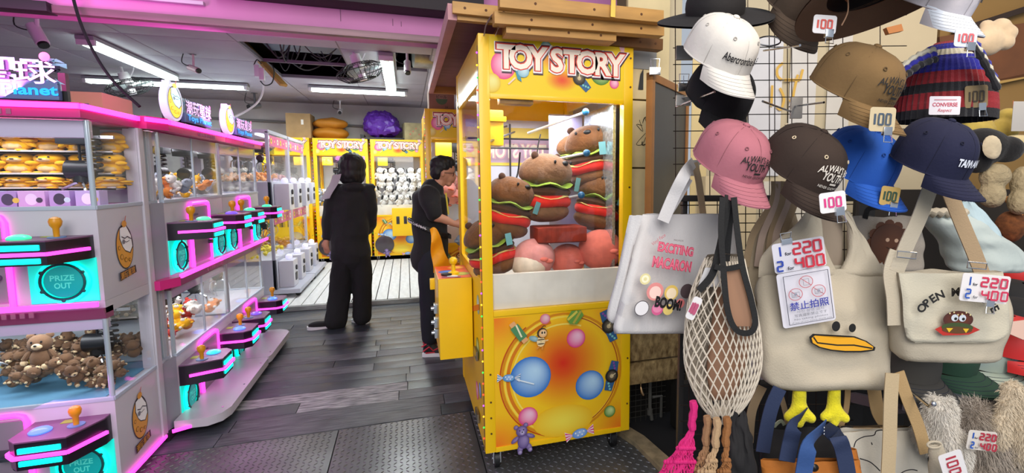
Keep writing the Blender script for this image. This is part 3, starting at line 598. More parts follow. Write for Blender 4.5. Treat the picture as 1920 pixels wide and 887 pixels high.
# ================================================================== SILVER DOUBLE-DECK MACHINES (beyond)
SIL = mat('silver_panel', 'b4b6c6', .4, metal=.1); MAG = mat('candy_magenta', 'c23b7d', .5)
def silver_machine(loc, label, W=1.0, D=.85):
    t = thing('claw_machine', label, 'claw machine', loc, R(90), 'silver double-deck claw machines')
    b = MB(); b.bb(-.0, W+.0, -.24, D, .05, .10, bev=.004); b.build('base_tray', SIL, t)
    for z0, z1 in ((.10, .45), (1.02, 1.35)): b = MB(); b.bb(0, W, .0, D, z0, z1, bev=.003); b.build('cabinet', SIL, t)
    b = MB(); b.bb(0, W, 0, D, .99, 1.02); b.bb(0, W, 0, D, 1.90, 1.94, bev=.004); b.build('deck', SIL, t)
    for x in (0, W-.035):
        for y in (0, D-.035): b = MB(); b.bb(x, x+.035, y, y+.035, .10, 1.92, bev=.003); b.build('post', SIL, t)
    for z0, z1 in ((.45, .99), (1.35, 1.90)):
        b = MB(); b.bb(.03, W-.03, D-.02, D-.01, z0, z1); b.build('back_lining', INW, t)
        b = MB(); b.bb(.03, W-.03, .005, .01, z0, z1); b.build('front_pane', GL, t)
        b = MB(); b.bb(.005, .01, .03, D-.03, z0, z1); b.build('side_pane', GL, t)
        b = MB(); b.bb(.05, W-.05, .10, .14, z1-.02, z1-.008); b.bb(.05, W-.05, .5, .54, z1-.02, z1-.008); b.build('light_strip', LEDW, t); lamp(t, (W/2, .3, z1-.03), .8, .1, 3)
        b = MB(); b.bb(.12, .42, .25, .55, z1-.10, z1-.03, bev=.006); b.build('gantry', mat('gantry_magenta', '8c2c52', .5), t); claw(t, (.27, .4, z1-.22), z1-.08, .9, .5)
        claw(t, (.75, .4, z1-.22), z1-.08, .9, 1.5)
        M = frame((0, -.003, z1-.14), (1, 0, 0), (0, -1, 0)); A = Art(M); A.poly([(.04, 0), (W-.04, 0), (W-.04, .12), (.04, .12)], 'd46a9a')
        for k in range(6): A.disc((.12+k*.15, .06), .035, ('f2d13c', 'e84a8c', 'f5f0e0')[k % 3], n=12); A.disc((.12+k*.15, .06), .016, ('3b6a3a', 'f5e9a0', 'c43c50')[k % 3], n=8)
        A.build('candy_print', t)
    for z0, z1, n in ((.10, .42, 2), (1.02, 1.33, 2)):
        for k in range(n):
            x = .12+k*.48
            b = MB(); b.bb(x, x+.26, -.16, 0, z0, z1, bev=.02); bx = b.build('coin_box', mat('coinbox_white', 'c9c8d4', .35), t)
            b = MB(); b.ell((x+.13, -.09, z1+.03), (.04, .04, .038)); b.build('ball_top', mat('ball_lit', 'dcdcff', .2, em=.5), bx)
            b = MB(); b.cyl((x+.13, -.16, z1-.10), (x+.13, -.175, z1-.10), .03, 12); b.bb(x+.08, x+.18, -.168, -.158, z1-.25, z1-.16, bev=.004); b.build('coin_slot', mat('slot_black', '22222a', .4), bx)
    for x in (.1, W-.1):
        for y in (-.2, D-.1): b = MB(); b.cyl((x-.012, y, .03), (x+.012, y, .03), .03, 12); b.build('caster', blk, t)
    return t
SA = silver_machine((-1.28, 6.05, 0), 'nearer silver double-deck claw machine standing past the neon row')
SB = silver_machine((-1.28, 7.10, 0), 'farther silver double-deck claw machine, next to the back yellow machines')
for m_, p_ in ((SA, (-1.466, 6.50, .054)), (SB, (-1.466, 7.53, .054))): m_.location = p_
# ================================================================== YELLOW CLAW MACHINES
YEL = mat('machine_yellow', 'f6c404', .38, var=.04, vs=4, coat=.15); YED = mat('machine_yellow_print', 'f3c410', .4)
X0 = .328
def q(px, py): p = PY(px, py, 2.354); return (p.x-X0, p.z)
PXM = 2.9e-3   # metres per photo pixel on the front machine's face
def balloon(A, c, rp, kind, ry=None):
    ci, co = {'pink': ('f7c3d8', 'e0307e'), 'blue': ('b9dcf5', '1f6fc4'), 'green': ('cfe39a', '3f7d1c'), 'rose': ('f2c9cf', 'd8607c'), 'teal': ('d8efe8', '4aa9a4')}[kind]
    A.disc(c, rp*PXM, ci, co, ry=(ry or rp)*PXM)
def watch(A, c, rot, s, sx=1):
    ca, sa = math.cos(rot), math.sin(rot); T = lambda x, y: (c[0]+(x*ca-y*sa)*s, c[1]+(x*sa+y*ca)*s)
    A.poly([T(-.3, -1.15), (T(.3, -1.15)), T(.36, -.4), T(-.36, -.4)], '2f5d8c'); A.poly([T(-.36, .4), T(.36, .4), T(.3, 1.15), T(-.3, 1.15)], '2f5d8c')
    for k in range(3): A.disc(T(-.1+.1*k, -.6-.2*k), .09*s, '7fc8c0', n=8); A.disc(T(.1-.1*k, .6+.2*k), .09*s, '8c4aa0', n=8)
    A.disc(c, .52*s, '23201c', n=20); A.disc(c, .40*s, '7a6c56', '2c2822', n=20); A.disc(c, .16*s, 'c9b48a', n=12); A.line([c, T(.25, .25)], .06*s, 'e5d6a8')
def candy(A, c, rot, s, c1='e2427e', c2='5a8fd8'):
    ca, sa = math.cos(rot), math.sin(rot); T = lambda x, y: (c[0]+(x*ca-y*sa)*s, c[1]+(x*sa+y*ca)*s)
    for e in (-1, 1):
        A.poly([T(e*.45, 0), T(e*1.0, -.38), T(e*1.05, .38)], 'f5e3e8')
        for k in (-1, 0, 1): A.poly([T(e*.5, k*.03), T(e*1.03, k*.24-.06), T(e*1.03, k*.24+.06)], c1)
    A.disc(c, .55*s, 'a9c6ee', c2, ry=.34*s, rot=rot)
    for k in range(5): A.disc(T(-.3+.15*k, .1*(-1)**k), .06*s, 'f3f3fa', n=8)
def teddy(A, c, s, rot=.15):
    ca, sa = math.cos(rot), math.sin(rot); T = lambda x, y: (c[0]+(x*ca-y*sa)*s, c[1]+(x*sa+y*ca)*s); P1, P2 = '9a86b8', '54407c'
    for e in (-1, 1):
        A.disc(T(e*.3, -.75), .2*s, P1, P2, ry=.34*s, rot=rot+e*.4, n=14); A.disc(T(e*.36, -1.0), .17*s, 'b8a8cc', P2, n=12); A.disc(T(e*.55, .0), .16*s, P1, P2, ry=.34*s, rot=rot+e*1.0, n=14); A.disc(T(e*.34, .86), .17*s, P1, P2, n=12)
    A.disc(T(0, -.28), .42*s, P1, P2, ry=.52*s, n=18); A.disc(T(0, .5), .40*s, P1, P2, n=18); A.disc(T(.02, .38), .17*s, 'c5b9d8', P1, n=12)
    for e in (-1, 1): A.disc(T(e*.14, .58), .045*s, '1e1830', n=8)
    A.disc(T(.02, .43), .05*s, '1e1830', n=8)
def bee(A, c, s):
    T = lambda x, y: (c[0]+x*s, c[1]+y*s); A.disc(T(-.55, .05), .42*s, 'a8c8cc', '6f98a0', ry=.22*s, rot=-.4); A.disc(T(.02, -.25), .34*s, 'f3d7a0', None, ry=.42*s)
    for k in range(3): A.disc(T(.02, -.08-.17*k), .34*s-.02*k, '2a2018', None, ry=.045*s, n=12)
    A.disc(T(.12, .45), .42*s, '3a2c1c', n=18); A.disc(T(.18, .42), .34*s, 'f6d9b0', 'e8a860', n=18); A.disc(T(.12, .48), .07*s, '222222', ry=.11*s, n=10); A.disc(T(.32, .48), .06*s, '222222', ry=.10*s, n=10)
    A.line([T(.05, .85), T(.25, 1.05), T(.42, .98)], .06*s, '2a2018'); A.line([T(-.1, -.6), T(-.35, -.8)], .12*s, 'e0913a'); A.line([T(.15, -.6), T(.1, -.9)], .12*s, 'e0913a'); A.line([T(.3, -.2), T(.62, -.15)], .1*s, 'f0c890')
def lower_art(t, sx, M0, front=True):
    A = Art(M0 @ MX.Diagonal((sx, 1, 1, 1)))
    x0, x1, z0, z1 = .052, .722, .125, .775; cx, cz = .40, .455
    A.poly([(x0, z0), (x1, z0), (x1, z1), (x0, z1)], 'f4bd10')
    # corner-to-centre print: orange corners, yellow field, red heart
    for (x, y) in ((x0, z0), (x1, z0), (x1, z1), (x0, z1)):
        A.step(); ci, co = lin('ee7410'), lin('f4bd10'); n = 10; a0 = math.atan2(cz-y, cx-x); c = A.mb.v(A.M @ V((x, y, A.z)), ci); ring = []
        sxn, syn = (1 if x < cx else -1), (1 if y < cz else -1)
        for k in range(n+1): a = math.pi/2*k/n; ring.append(A.mb.v(A.M @ V((x+sxn*.17*math.cos(a), y+syn*.17*math.sin(a), A.z)), co))
        for k in range(n): A.mb.f((c, ring[k], ring[k+1]))
    A.disc((cx, cz), .315, 'fad01c', 'f6bd10', ry=.315, off=(0, 0), n=40); A.disc((cx+.0, cz+.06), .235, 'dd2408', 'f8c414', ry=.24, off=(0, 0), n=36)
    for (r, w, col, a0, a1) in ((.315, .012, 'd88a0c', 0, 6.283), (.300, .010, 'f8d648', .6, 5.9), (.285, .016, 'd9780e', 1.8, 4.7), (.262, .008, 'f6dc60', 1.2, 5.2), (.325, .006, 'c2440c', 2.2, 4.4), (.30, .006, 'b8540e', -1.2, 1.3)):
        n = 40; A.line([(cx+r*math.cos(a0+(a1-a0)*k/n), cz+r*1.0*math.sin(a0+(a1-a0)*k/n)) for k in range(n+1)], w, col)
    A.disc((cx-.0, z0+.085), .16, 'f7e04a', 'f2bd1c', ry=.085, off=(0, 0), n=26)
    balloon(A, q(995, 707), 36, 'blue'); balloon(A, q(1106, 722), 27, 'blue'); balloon(A, q(1080, 634), 17, 'pink'); balloon(A, q(1022, 598), 9, 'rose'); balloon(A, q(990, 781), 17, 'pink'); balloon(A, q(1143, 771), 11, 'green')
    watch(A, q(1141, 611), .35, .075); watch(A, q(1146, 704), -.25, .07); candy(A, q(1086, 811), .15, .075); candy(A, q(953, 707), -.1, .055, '2f93b8', '2f86c0')
    A.line([q(968, 710), q(1000, 718)], .006, 'e7f0f5'); teddy(A, q(979, 818), .072); bee(A, q(1012, 633), .062)
    p = q(1076, 593); A.poly([(p[0]-.045, p[1]-.005), (p[0]-.02, p[1]+.035), (p[0]+.03, p[1]+.035), (p[0]+.045, p[1]+.008), (p[0]+.01, p[1]-.035), (p[0]-.03, p[1]-.03)], '6a9a3c'); A.line([(p[0]-.04, p[1]-.01), (p[0]+.01, p[1]+.03)], .012, 'd9c850'); A.line([(p[0]-.01, p[1]-.03), (p[0]+.03, p[1]+.03)], .012, 'b8a83c')
    p, r = q(962, 610), q(980, 633); A.line([p, r], .045, '4f8a5a'); A.line([(p[0]-.012, p[1]+.018), p], .03, 'e6a870'); A.line([r, (r[0]+.012, r[1]-.016)], .03, 'e6a870'); A.line([(p[0]+.01, p[1]+.006), (r[0]-.01, r[1]+.01)], .008, 'e9e4c0')
    A.build('printed_artwork', t)
def header_art(t, sx, M0):
    A = Art(M0 @ MX.Diagonal((sx, 1, 1, 1)))
    A.poly([(.05, 1.835), (.722, 1.835), (.722, 2.09), (.05, 2.09)], 'efcb08')
    A.disc(q(1054, 150), .085, 'e2401a', 'efcb08', ry=.055, off=(0, 0)); A.disc(q(1030, 110), .05, 'e98a20', 'efcb08', off=(0, 0)); balloon(A, q(944, 122), 20, 'pink', 22); balloon(A, q(1127, 137), 19, 'green', 20); balloon(A, q(1152, 157), 8.5, 'pink'); balloon(A, q(1024, 88), 9, 'teal'); A.disc(q(921, 155), .045, 'e9e08a', 'e0b810', n=18); A.poly([q(1159, 82), q(1174, 83), q(1174, 100), q(1166, 102)], 'efb8c0')
    watch(A, q(1086, 147), .75, .062); A.poly([q(966, 132), q(975, 137), q(978, 154), q(970, 148)], '2f8fa8'); A.disc(q(981, 134), .028, 'c9e3ea', '7ab0c4'); A.line([q(966, 146), q(953, 158)], .007, 'efd2b8')
    A.build('header_artwork', t)
    L = [('T', 949, 112), ('O', 976, 113), ('Y', 1008, 116), ('S', 1044, 119), ('T', 1072, 121), ('O', 1101, 123), ('R', 1131, 126), ('Y', 1154, 128)]
    wd = {'T': .070, 'O': .083, 'Y': .074, 'S': .066, 'R': .068}
    for nm, off, ext, col, dz, dx in (('letter_outline_dark', .125, .0042, '3a1430', -.006, .003), ('letter_outline_white', .115, .0052, 'f3e9ec', 0, 0), ('letter_outline_plum', .080, .0060, '5b1022', .004, -.001), ('letter_outline_red', .066, .0068, 'd8301e', 0, 0), ('lettering', .034, .0076, 'f8e8d8', 0, 0)):
        b = MB(); b.M = M0 @ MX.Diagonal((sx, 1, 1, 1))
        for ch, px, py in L:
            p = q(px, py); h = .145; w_ = wd[ch]
            b.text(ch, MX.Translation((p[0]+dx, p[1]-.036+dz, 0)) @ MX.Diagonal((h*.94, h, 1, 1)), None, 1.0, ext, off)
        b.build(nm, mat('ink_'+col, col, .4), t)
def yellow_machine(loc, label, W=.77, D=1.05, side_box=False, front_box=False, led=True, group=None, rz=0, leds='side'):
    t = thing('claw_machine', label, 'claw machine', loc, rz, group); P = .05
    for x in (0, W-P):
        for y in (0, D-P): b = MB(); b.bb(x, x+P, y, y+P, .10, 2.10, bev=.004); b.build('corner_post', YEL, t)
    b = MB(); b.bb(P, W-P, .004, .02, .10, .80); b.bb(.004, .02, P, D-P, .10, .95); b.bb(W-.02, W-.004, P, D-P, .10, .95); b.bb(P, W-P, D-.02, D-.004, .10, .95); b.bb(.01, W-.01, .01, D-.01, .10, .125); b.build('lower_cabinet', YEL, t)
    for (y0, y1, z0, z1) in ((-.004, .03, .785, .812), (.0, .03, 1.815, 1.835), (-.002, .02, .10, .125)): b = MB(); b.bb(P, W-P, y0, y1, z0, z1, bev=.002); b.build('front_trim', YEL, t)
    b = MB(); b.bb(P, W-P, .004, .03, 1.83, 2.10); b.bb(.004, .03, P, D-P, 1.90, 2.10); b.bb(W-.03, W-.004, P, D-P, 1.90, 2.10); b.bb(P, W-P, D-.03, D-.004, 1.83, 2.10); b.bb(.003, W-.003, .003, D-.003, 2.075, 2.098); b.build('header_box', YEL, t)
    b = MB(); b.bb(.004, .02, P, .11, .95, 1.9); b.bb(.0, .02, D-.13, D-P, .95, 1.9); b.bb(.0, .02, P, D-P, .90, .96); b.bb(.0, .02, P, D-P, 1.88, 1.93); b.build('side_frame', YEL, t)
    b = MB(); b.bb(P, W-P, .012, .017, .80, 1.83); b.build('front_pane', GL, t)
    for x in (.010, W-.014): b = MB(); b.bb(x, x+.004, P, D-P, .95, 1.9); b.build('side_pane', GL, t)
    b = MB(); b.bb(.02, W-.02, .03, D-.03, .80, .83); b.bb(P, W-P, .02, .05, .812, .985, bev=.006); b.build('inner_sill', mat('foam_white', 'e4ddcf', .7, var=.12, vs=6, bump=.5, bs=30), t)
    b = MB()
    for x, z in [(W-.015, z) for z in (.25, .5, 1.05, 1.4, 1.9, 2.04)]+[(.03, z) for z in (.2, .28, .36, .5)]: b.cyl((x, .001, z), (x, -.003, z), .005, 8)
    tag(b.build('rivet', mat('rivet_dark', '5a3a10', .6), t), kind='stuff')
    M0 = frame((0, -.0005, 0), (1, 0, 0), (0, -1, 0)); ML = frame((0, .0035, 0), (1, 0, 0), (0, -1, 0))
    lower_art(t, W/.77, ML); header_art(t, W/.77, ML)
    b = MB(); b.bb(.10, W-.10, .06, .09, 1.85, 1.862); b.build('light_strip', LEDW, t); lamp(t, (W/2, .10, 1.825), W*.8, .1, 5)
    b = MB()
    cols = ['r', 'g', 'y', 'v', 'r']; bl = {k: MB() for k in 'rgyv'}
    for k in range(34):
        z = .17+k*.056; c = cols[k % 5]; x, y = ((-.003, .022) if leds == 'side' else (-.012, .0))
        bl[c].ell((x, y, z), .0045, nu=8, nv=5)
    for c, hx in (('r', 'ff3a20'), ('g', '28e040'), ('y', 'ffc020'), ('v', 'a040ff')): tag(bl[c].build('led_dots', mat('led_'+c, hx, .4, em=3 if leds == 'side' else 1.6), t), kind='stuff')
    if leds == 'side':
        b = MB(); b.bb(-.001, .003, .012, .032, .12, 2.05); b.build('led_tape', mat('led_tape', '6b3a14', .4), t)
    for x in (.06, W-.08):
        for y in (.05, D-.07):
            c = MB(); c.cyl((x-.012, y, .045), (x+.012, y, .045), .045, 18); w = c.build('caster_wheel', blk, t)
            c = MB(); c.bb(x-.02, x-.014, y-.025, y+.02, .03, .10); c.bb(x+.014, x+.02, y-.025, y+.02, .03, .10); c.bb(x-.03, x+.03, y-.03, y+.03, .094, .102); c.cyl((x-.022, y, .045), (x+.022, y, .045), .008, 8); c.build('fork', CHR, w)
    if front_box:
        b = MB(); b.bb(W*.36, W*.82, -.12, .0, .45, .93, bev=.006); fb = b.build('coin_box', YEL, t)
        b = MB(); b.bb(W*.38, W*.80, -.124, -.12, .47, .91, bev=.002); b.build('coin_door', YED, fb)
        b = MB(); b.bb(W*.44, W*.50, -.13, -.123, .66, .79, bev=.002); b.bb(W*.58, W*.64, -.13, -.123, .66, .79, bev=.002); b.build('coin_mech', mat('coin_mech', '4b4b50', .3, metal=.8), fb)
        b = MB(); b.tube([(W*.9, -.02, .35), (W*.9, -.05, .36), (W*.9, -.05, .80), (W*.9, -.02, .81)], .012, 6); b.build('handle', YEL, t)
        b = MB(); b.lathe([(.15, 0), (.155, .012), (.13, .016), (.001, .017)], 28, M=frame((W*.20, -.001, .30), (1, 0, 0), (0, -1, 0))); pz = b.build('prize_door', mat('prize_smoke', '40373c', .25, coat=.5), t)
    return t
def side_control(t):
    b = MB(); b.bb(-.182, -.002, .40, .80, .455, .905, bev=.004); cb = b.build('control_box', YEL, t)
    A = Art(frame((0, 0, .9055), (1, 0, 0), (0, 0, 1))); A.poly([(-.18, .402), (-.003, .402), (-.003, .798), (-.18, .798)], 'e2541a')
    A.disc((-.05, .52), .05, 'c8c84a', '8a9a30'); A.disc((-.12, .60), .05, '5a8fd8', '2f4fa0'); A.disc((-.10, .46), .03, 'f5e6d2'); A.line([(-.16, .45), (-.06, .42)], .02, '3a3a8c'); A.disc((-.06, .72), .05, 'f5c030', 'e88020'); A.build('control_top_print', cb)
    b = MB(); b.lathe([(.030, 0), (.030, .012), (.012, .02), (.011, .055), (.016, .06)], 16, M=MX.Translation((-.09, .52, .906))); b.ell((-.09, .52, .982), (.024, .024, .024)); b.build('joystick', YEL, cb)
    b = MB(); b.lathe([(.03, 0), (.03, .01), (.001, .012)], 16, M=MX.Translation((-.13, .50, .906))); b.build('joystick_base', blk, cb)
    for z in (.62, .70, .56): b = MB(); b.bb(-.205, -.18, .46, .52, z, z+.05, bev=.005); b.cyl((-.205, .49, z+.025), (-.22, .49, z+.025), .012, 10); b.build('coin_slot', CHR, cb)
YF = yellow_machine((X0, 2.354, 0), 'large yellow claw machine at the front filled with brown burger plush')
side_control(YF)
b = MB()
for z, n_ in ((.50, 0), (.16, 0)): b.bb(-.012, .0, .20, .30, z, z+.05, bev=.003)
b.build('side_latch', mat('latch_steel', '8a8478', .3, metal=.9), YF)
A = Art(frame((-.0005+.004, 0, 0), (0, -1, 0), (-1, 0, 0)))
for (y, z, r, k) in ((.20, .80, .05, 'teal'), (.25, .55, .06, 'green'), (.3, .3, .05, 'pink'), (.18, .35, .04, 'blue')): balloon(A, (-y, z), r/PXM, k)
A.line([(-.9, .3), (-.5, .7), (-.15, .8)], .03, 'e2641a'); A.build('side_artwork', YF)
# interior of the front machine
b = MB(); b.bb(.05, .72, 1.0, 1.01, .83, 1.83); b.build('back_panel', mat('panel_silver', 'c6c8d6', .3), YF); lamp(YF, (.38, .55, 1.82), .5, .3, 9)
b = MB(); b.bb(.50, .71, .60, .61, .83, 1.83); b.build('backdrop', mat('backdrop_film', '8f86c4', .35, col2='c2c6a4', vs=3), YF)
b = MB(); b.bb(.705, .72, .10, .55, .83, 1.83); b.build('glitter_film', mat('glitter_film', 'b9c4c8', .2, metal=.7, var=.5, vs=90), YF)
A = Art(frame((0, .995, 0), (1, 0, 0), (0, -1, 0))); A.poly([(.05, 1.53), (.70, 1.53), (.70, 1.78), (.05, 1.78)], 'd9c04a'); A.poly([(.05, 1.55), (.70, 1.55), (.70, 1.71), (.05, 1.71)], 'b59ab0'); A.text('TOY STORY', (.36, 1.585), .12, 'd8aab8', w=.46, off=.09, mirror=True); A.text('TOY STORY', (.36, 1.585), .12, 'f3ead8', w=.46, off=.03, mirror=True); A.build('painted_header_reflection', YF)  # header's mirror reflection painted as reversed lettering on the back panel
b = MB(); b.bb(.055, .15, .20, .36, 1.61, 1.79, bev=.012); b.bb(.05, .16, .18, .38, 1.73, 1.755, bev=.004); b.build('crane_carriage', mat('carriage_yellow', 'f0c012', .4), YF)
b = MB()
for (p0, p1) in (((.03, .10, 1.66), (.30, .9, 1.78)), ((.05, .08, 1.62), (.34, .85, 1.74)), ((.05, .9, 1.70), (.7, .9, 1.70)), ((.05, .9, 1.64), (.7, .9, 1.64)), ((.33, .95, .85), (.33, .95, 1.8))): b.cyl(p0, p1, .006, 8)
b.build('crane_rail', mat('rail_dark', '4f5056', .3, metal=.7), YF)
b = MB(); b.tube(cr([(.06, .3, 1.6), (.10, .4, 1.42), (.22, .5, 1.36), (.30, .6, 1.46), (.32, .6, 1.6)], 8), .005, 5); b.tube(cr([(.08, .3, 1.6), (.07, .35, 1.35), (.14, .4, 1.24), (.20, .45, 1.3)], 8), .005, 5); b.tube(cr([(.42, .5, 1.7), (.40, .5, 1.6), (.41, .5, 1.5)], 5), .004, 5); b.build('lead', blk, YF)
b = MB(); b.bb(.10, .26, .02, .09, 1.795, 1.83, bev=.004); b.build('wood_block', mat('scrap_wood', '8a6426', .6, var=.2, vs=20), YF)
for (p0, p1) in (((990, 250, .40), (1098, 210, .12)), ((1035, 300, .30), (1100, 287, .08)), ((1068, 370, .14), (1090, 366, .06))):
    a = PY(p0[0], p0[1], 2.354+p0[2]); c = PY(p1[0], p1[1], 2.354+p1[2]); b = MB(); b.cyl(a, c, .007, 8); ro = b.build('push_rod', mat('rod_white', 'c9ced6', .3, metal=.4), YF, w=True)
    b = MB(); b.ell(c, .019); b.build('rod_knob', mat('knob_blue', '1d5c86', .3), ro, w=True)
# other yellow machines
YB = 'yellow claw machines lined up along the back wall'
Y1_ = yellow_machine((-1.44, 9.2, 0), 'back-row yellow claw machine mostly hidden behind the person in black', .84, .75, front_box=True, group=YB, leds='front')
Y2_ = yellow_machine((-.56, 9.2, 0), 'back-row yellow claw machine full of white dog plush', .86, .75, front_box=True, group=YB, leds='front')
Y0_ = yellow_machine((-2.33, 9.2, 0), 'back-row yellow claw machine at the far left, under the large cardboard box', .84, .75, front_box=True, group=YB, leds='front')
YM = yellow_machine((.185, 5.0, 0), 'yellow claw machine right behind the boy with cardboard box on top', .77, .95, group=None)
YN = yellow_machine((.43, 3.62, 0), 'yellow claw machine the boy plays, seen through the side glass of the front one', .77, .9, group=None)
for m_ in (Y1_, Y2_, Y0_, YM, YN):
    claw(m_, (.3, .35, 1.60), 1.80, 1, .4); b = MB(); b.bb(.10, .26, .2, .34, 1.66, 1.80, bev=.01); b.build('crane_carriage', mat('carriage_yellow'), m_)
    b = MB(); b.bb(.04, .7, .70, .71, .83, 1.83); b.build('back_panel', INW, m_)
# ================================================================== PLUSH TOYS AND GOODS INSIDE THE MACHINES
def plush(name, col, **k): return mat(name, col, .95, sheen=k.get('sheen', .12), bump=k.get('bump', .5), bs=k.get('bs', 90), var=k.get('var', .12), vs=25, dist=.004)
BUN = plush('plush_bun', '6a421f', bs=70, bump=1, var=.2); BUN2 = plush('plush_bun_pale', '7a573c', bs=70, bump=1, var=.2); PATTY = plush('plush_patty', '472a18'); TOM = plush('plush_tomato', 'd9281c', bump=.15); LET = plush('plush_lettuce', '8cab34', bump=.2); CHE = plush('plush_cheese', 'd9bf6a', bump=.2)
def burger(loc, rot, s, label, pale=False):
    t = thing('burger_plush', label, 'plush toy', loc, group='stuffed animals shaped like burgers', rot=rot); m = BUN2 if pale else BUN
    b = MB(); b.ell((0, 0, .22*s), (.135*s, .125*s, .11*s), nu=28, nv=18, defo=lambda p: V((p.x*(1+.05*p.z), p.y, p.z if p.z > 0 else p.z*.45))); b.ell((0, -.022*s, .245*s), (.118*s, .112*s, .082*s), nu=18, nv=12); b.wobble(.004, 14, 1); top = b.build('top_bun', m, t)
    for e in (-1, 1): b = MB(); b.ell((e*.085*s, .0, .315*s), (.022*s, .014*s, .02*s)); b.build('ear', PATTY, top)
    b = MB(); b.ell((0, -.118*s, .288*s), (.020*s, .012*s, .012*s)); 
    for e in (-1, 1): b.ell((e*.06*s, -.105*s, .292*s), (.007*s, .005*s, .009*s))
    b.build('face', blk, top)
    b = MB(); b.lathe([(.02*s, .176*s), (.125*s, .176*s), (.139*s, .181*s), (.125*s, .188*s), (.02*s, .188*s)], 28)
    for v in b.bm.verts: a = math.atan2(v.co.y, v.co.x); v.co.z += .010*s*math.sin(a*5)
    b.build('lettuce', LET, t)
    b = MB(); b.ell((0, 0, .150*s), (.138*s, .128*s, .038*s), nu=28, nv=12); b.wobble(.003, 18, 2); b.build('patty', PATTY, t)
    b = MB(); b.tube([(math.cos(a)*.109*s, math.sin(a)*.103*s, .108*s+.005*s*math.sin(3*a)) for a in [6.283*i/30 for i in range(30)]], .031*s, 12, closed=True); b.build('tomato_roll', TOM, t)
    b = MB(); b.lathe([(.02*s, .118*s), (.12*s, .118*s), (.138*s, .126*s), (.12*s, .132*s), (.02*s, .132*s)], 20)
    for v in b.bm.verts: a = math.atan2(v.co.y, v.co.x); v.co.z += .008*s*math.sin(a*4+1)
    b.build('cheese', CHE, t)
    b = MB(); b.ell((0, 0, .055*s), (.132*s, .125*s, .058*s), nu=28, nv=14); b.wobble(.004, 14, 4); b.build('bottom_bun', m, t)
    b = MB(); b.bar((.06*s, -.150*s, .16*s), (.065*s, -.155*s, .225*s), .035*s, .002, up=(0, 1, 0)); b.build('hang_tag', mat('tag_teal', '6fa8ac', .5), t)
    return t
EU = lambda x, y, z: (MX.Rotation(R(z), 3, 'Z') @ MX.Rotation(R(x), 3, 'X') @ MX.Rotation(R(y), 3, 'Y'))
def pb(px, py, Y): return PY(px, py, Y)
burger(pb(1016, 415, 2.66), EU(4, 2, 35), 1.12, 'large pale brown burger plush in the middle of the big machine, beside red box', True)
burger(pb(1118, 348, 2.72), EU(2, -10, -20), 1.05, 'brown burger plush on top of the right stack in the big machine')
burger(pb(1112, 432, 2.66), EU(-4, 16, 0), .98, 'tilted brown burger plush under the top one in the right stack')
burger(pb(940, 445, 2.60), EU(6, 12, 30), .98, 'brown burger plush with teal tag leaning on the left post, upper one')
burger(pb(935, 515, 2.58), EU(-6, -14, 10), .92, 'brown burger plush at the lower left corner on the white sill')
burger(pb(1070, 352, 3.0), EU(0, 5, 0), 1.0, 'burger plush at the back, half hidden between the two upper stacks')
CORAL = plush('plush_coral', 'd9705f', bump=.2); PINKP = plush('plush_pink', 'd98f88', bump=.2); CRM = plush('plush_cream', 'dfcdb6', bump=.2)
def round_plush(c, r, m, label, belly=None, rot=None, group='round pink plush toys on the white sill'):
    t = thing('round_plush', label, 'plush toy', V(c)-V((0, 0, r*.9)), group=group, rot=rot); b = MB(); b.ell((0, 0, r*.9), (r, r*.95, r*.9), nu=28, nv=18); b.build('body', m, t)
    if belly: b = MB(); b.ell((-.25*r, -.18*r, .62*r), (.86*r, .86*r, .66*r), nu=22, nv=14); b.build('belly', belly, t)
    b = MB(); b.ell((.25*r, -.95*r, .95*r), (.2*r, .12*r, .10*r)); b.ell((.5*r, -.88*r, .85*r), (.2*r, .12*r, .10*r)); b.build('paw', CORAL, t)
    b = MB(); b.ell((.55*r, -.5*r, .12*r), (.22*r, .3*r, .10*r)); b.build('foot', CORAL, t); return t
round_plush(pb(1001, 483, 2.54), .112, PINKP, 'round pink plush with a white belly on the white sill', CRM)
round_plush(pb(1064, 487, 2.60), .098, CORAL, 'smallest coral plush ball, under the red box')
round_plush(pb(1126, 468, 2.56), .125, CORAL, 'largest coral plush ball at the right post')
rb = thing('red_box', 'flat red velvet box lying across the pink plush balls', 'box', pb(1046, 450, 2.52))
b = MB(); b.box(pb(1046, 437, 2.56), (.27, .18, .078), bev=.014); b.build('lid', mat('red_velvet', '8c2a14', .8, var=.35, vs=18, bump=.5, bs=40), rb, w=True)
b = MB(); b.box(pb(1046, 447, 2.56), (.262, .175, .03), bev=.01); b.build('tray', mat('red_velvet_dark', '5a1a10', .8), rb, w=True)
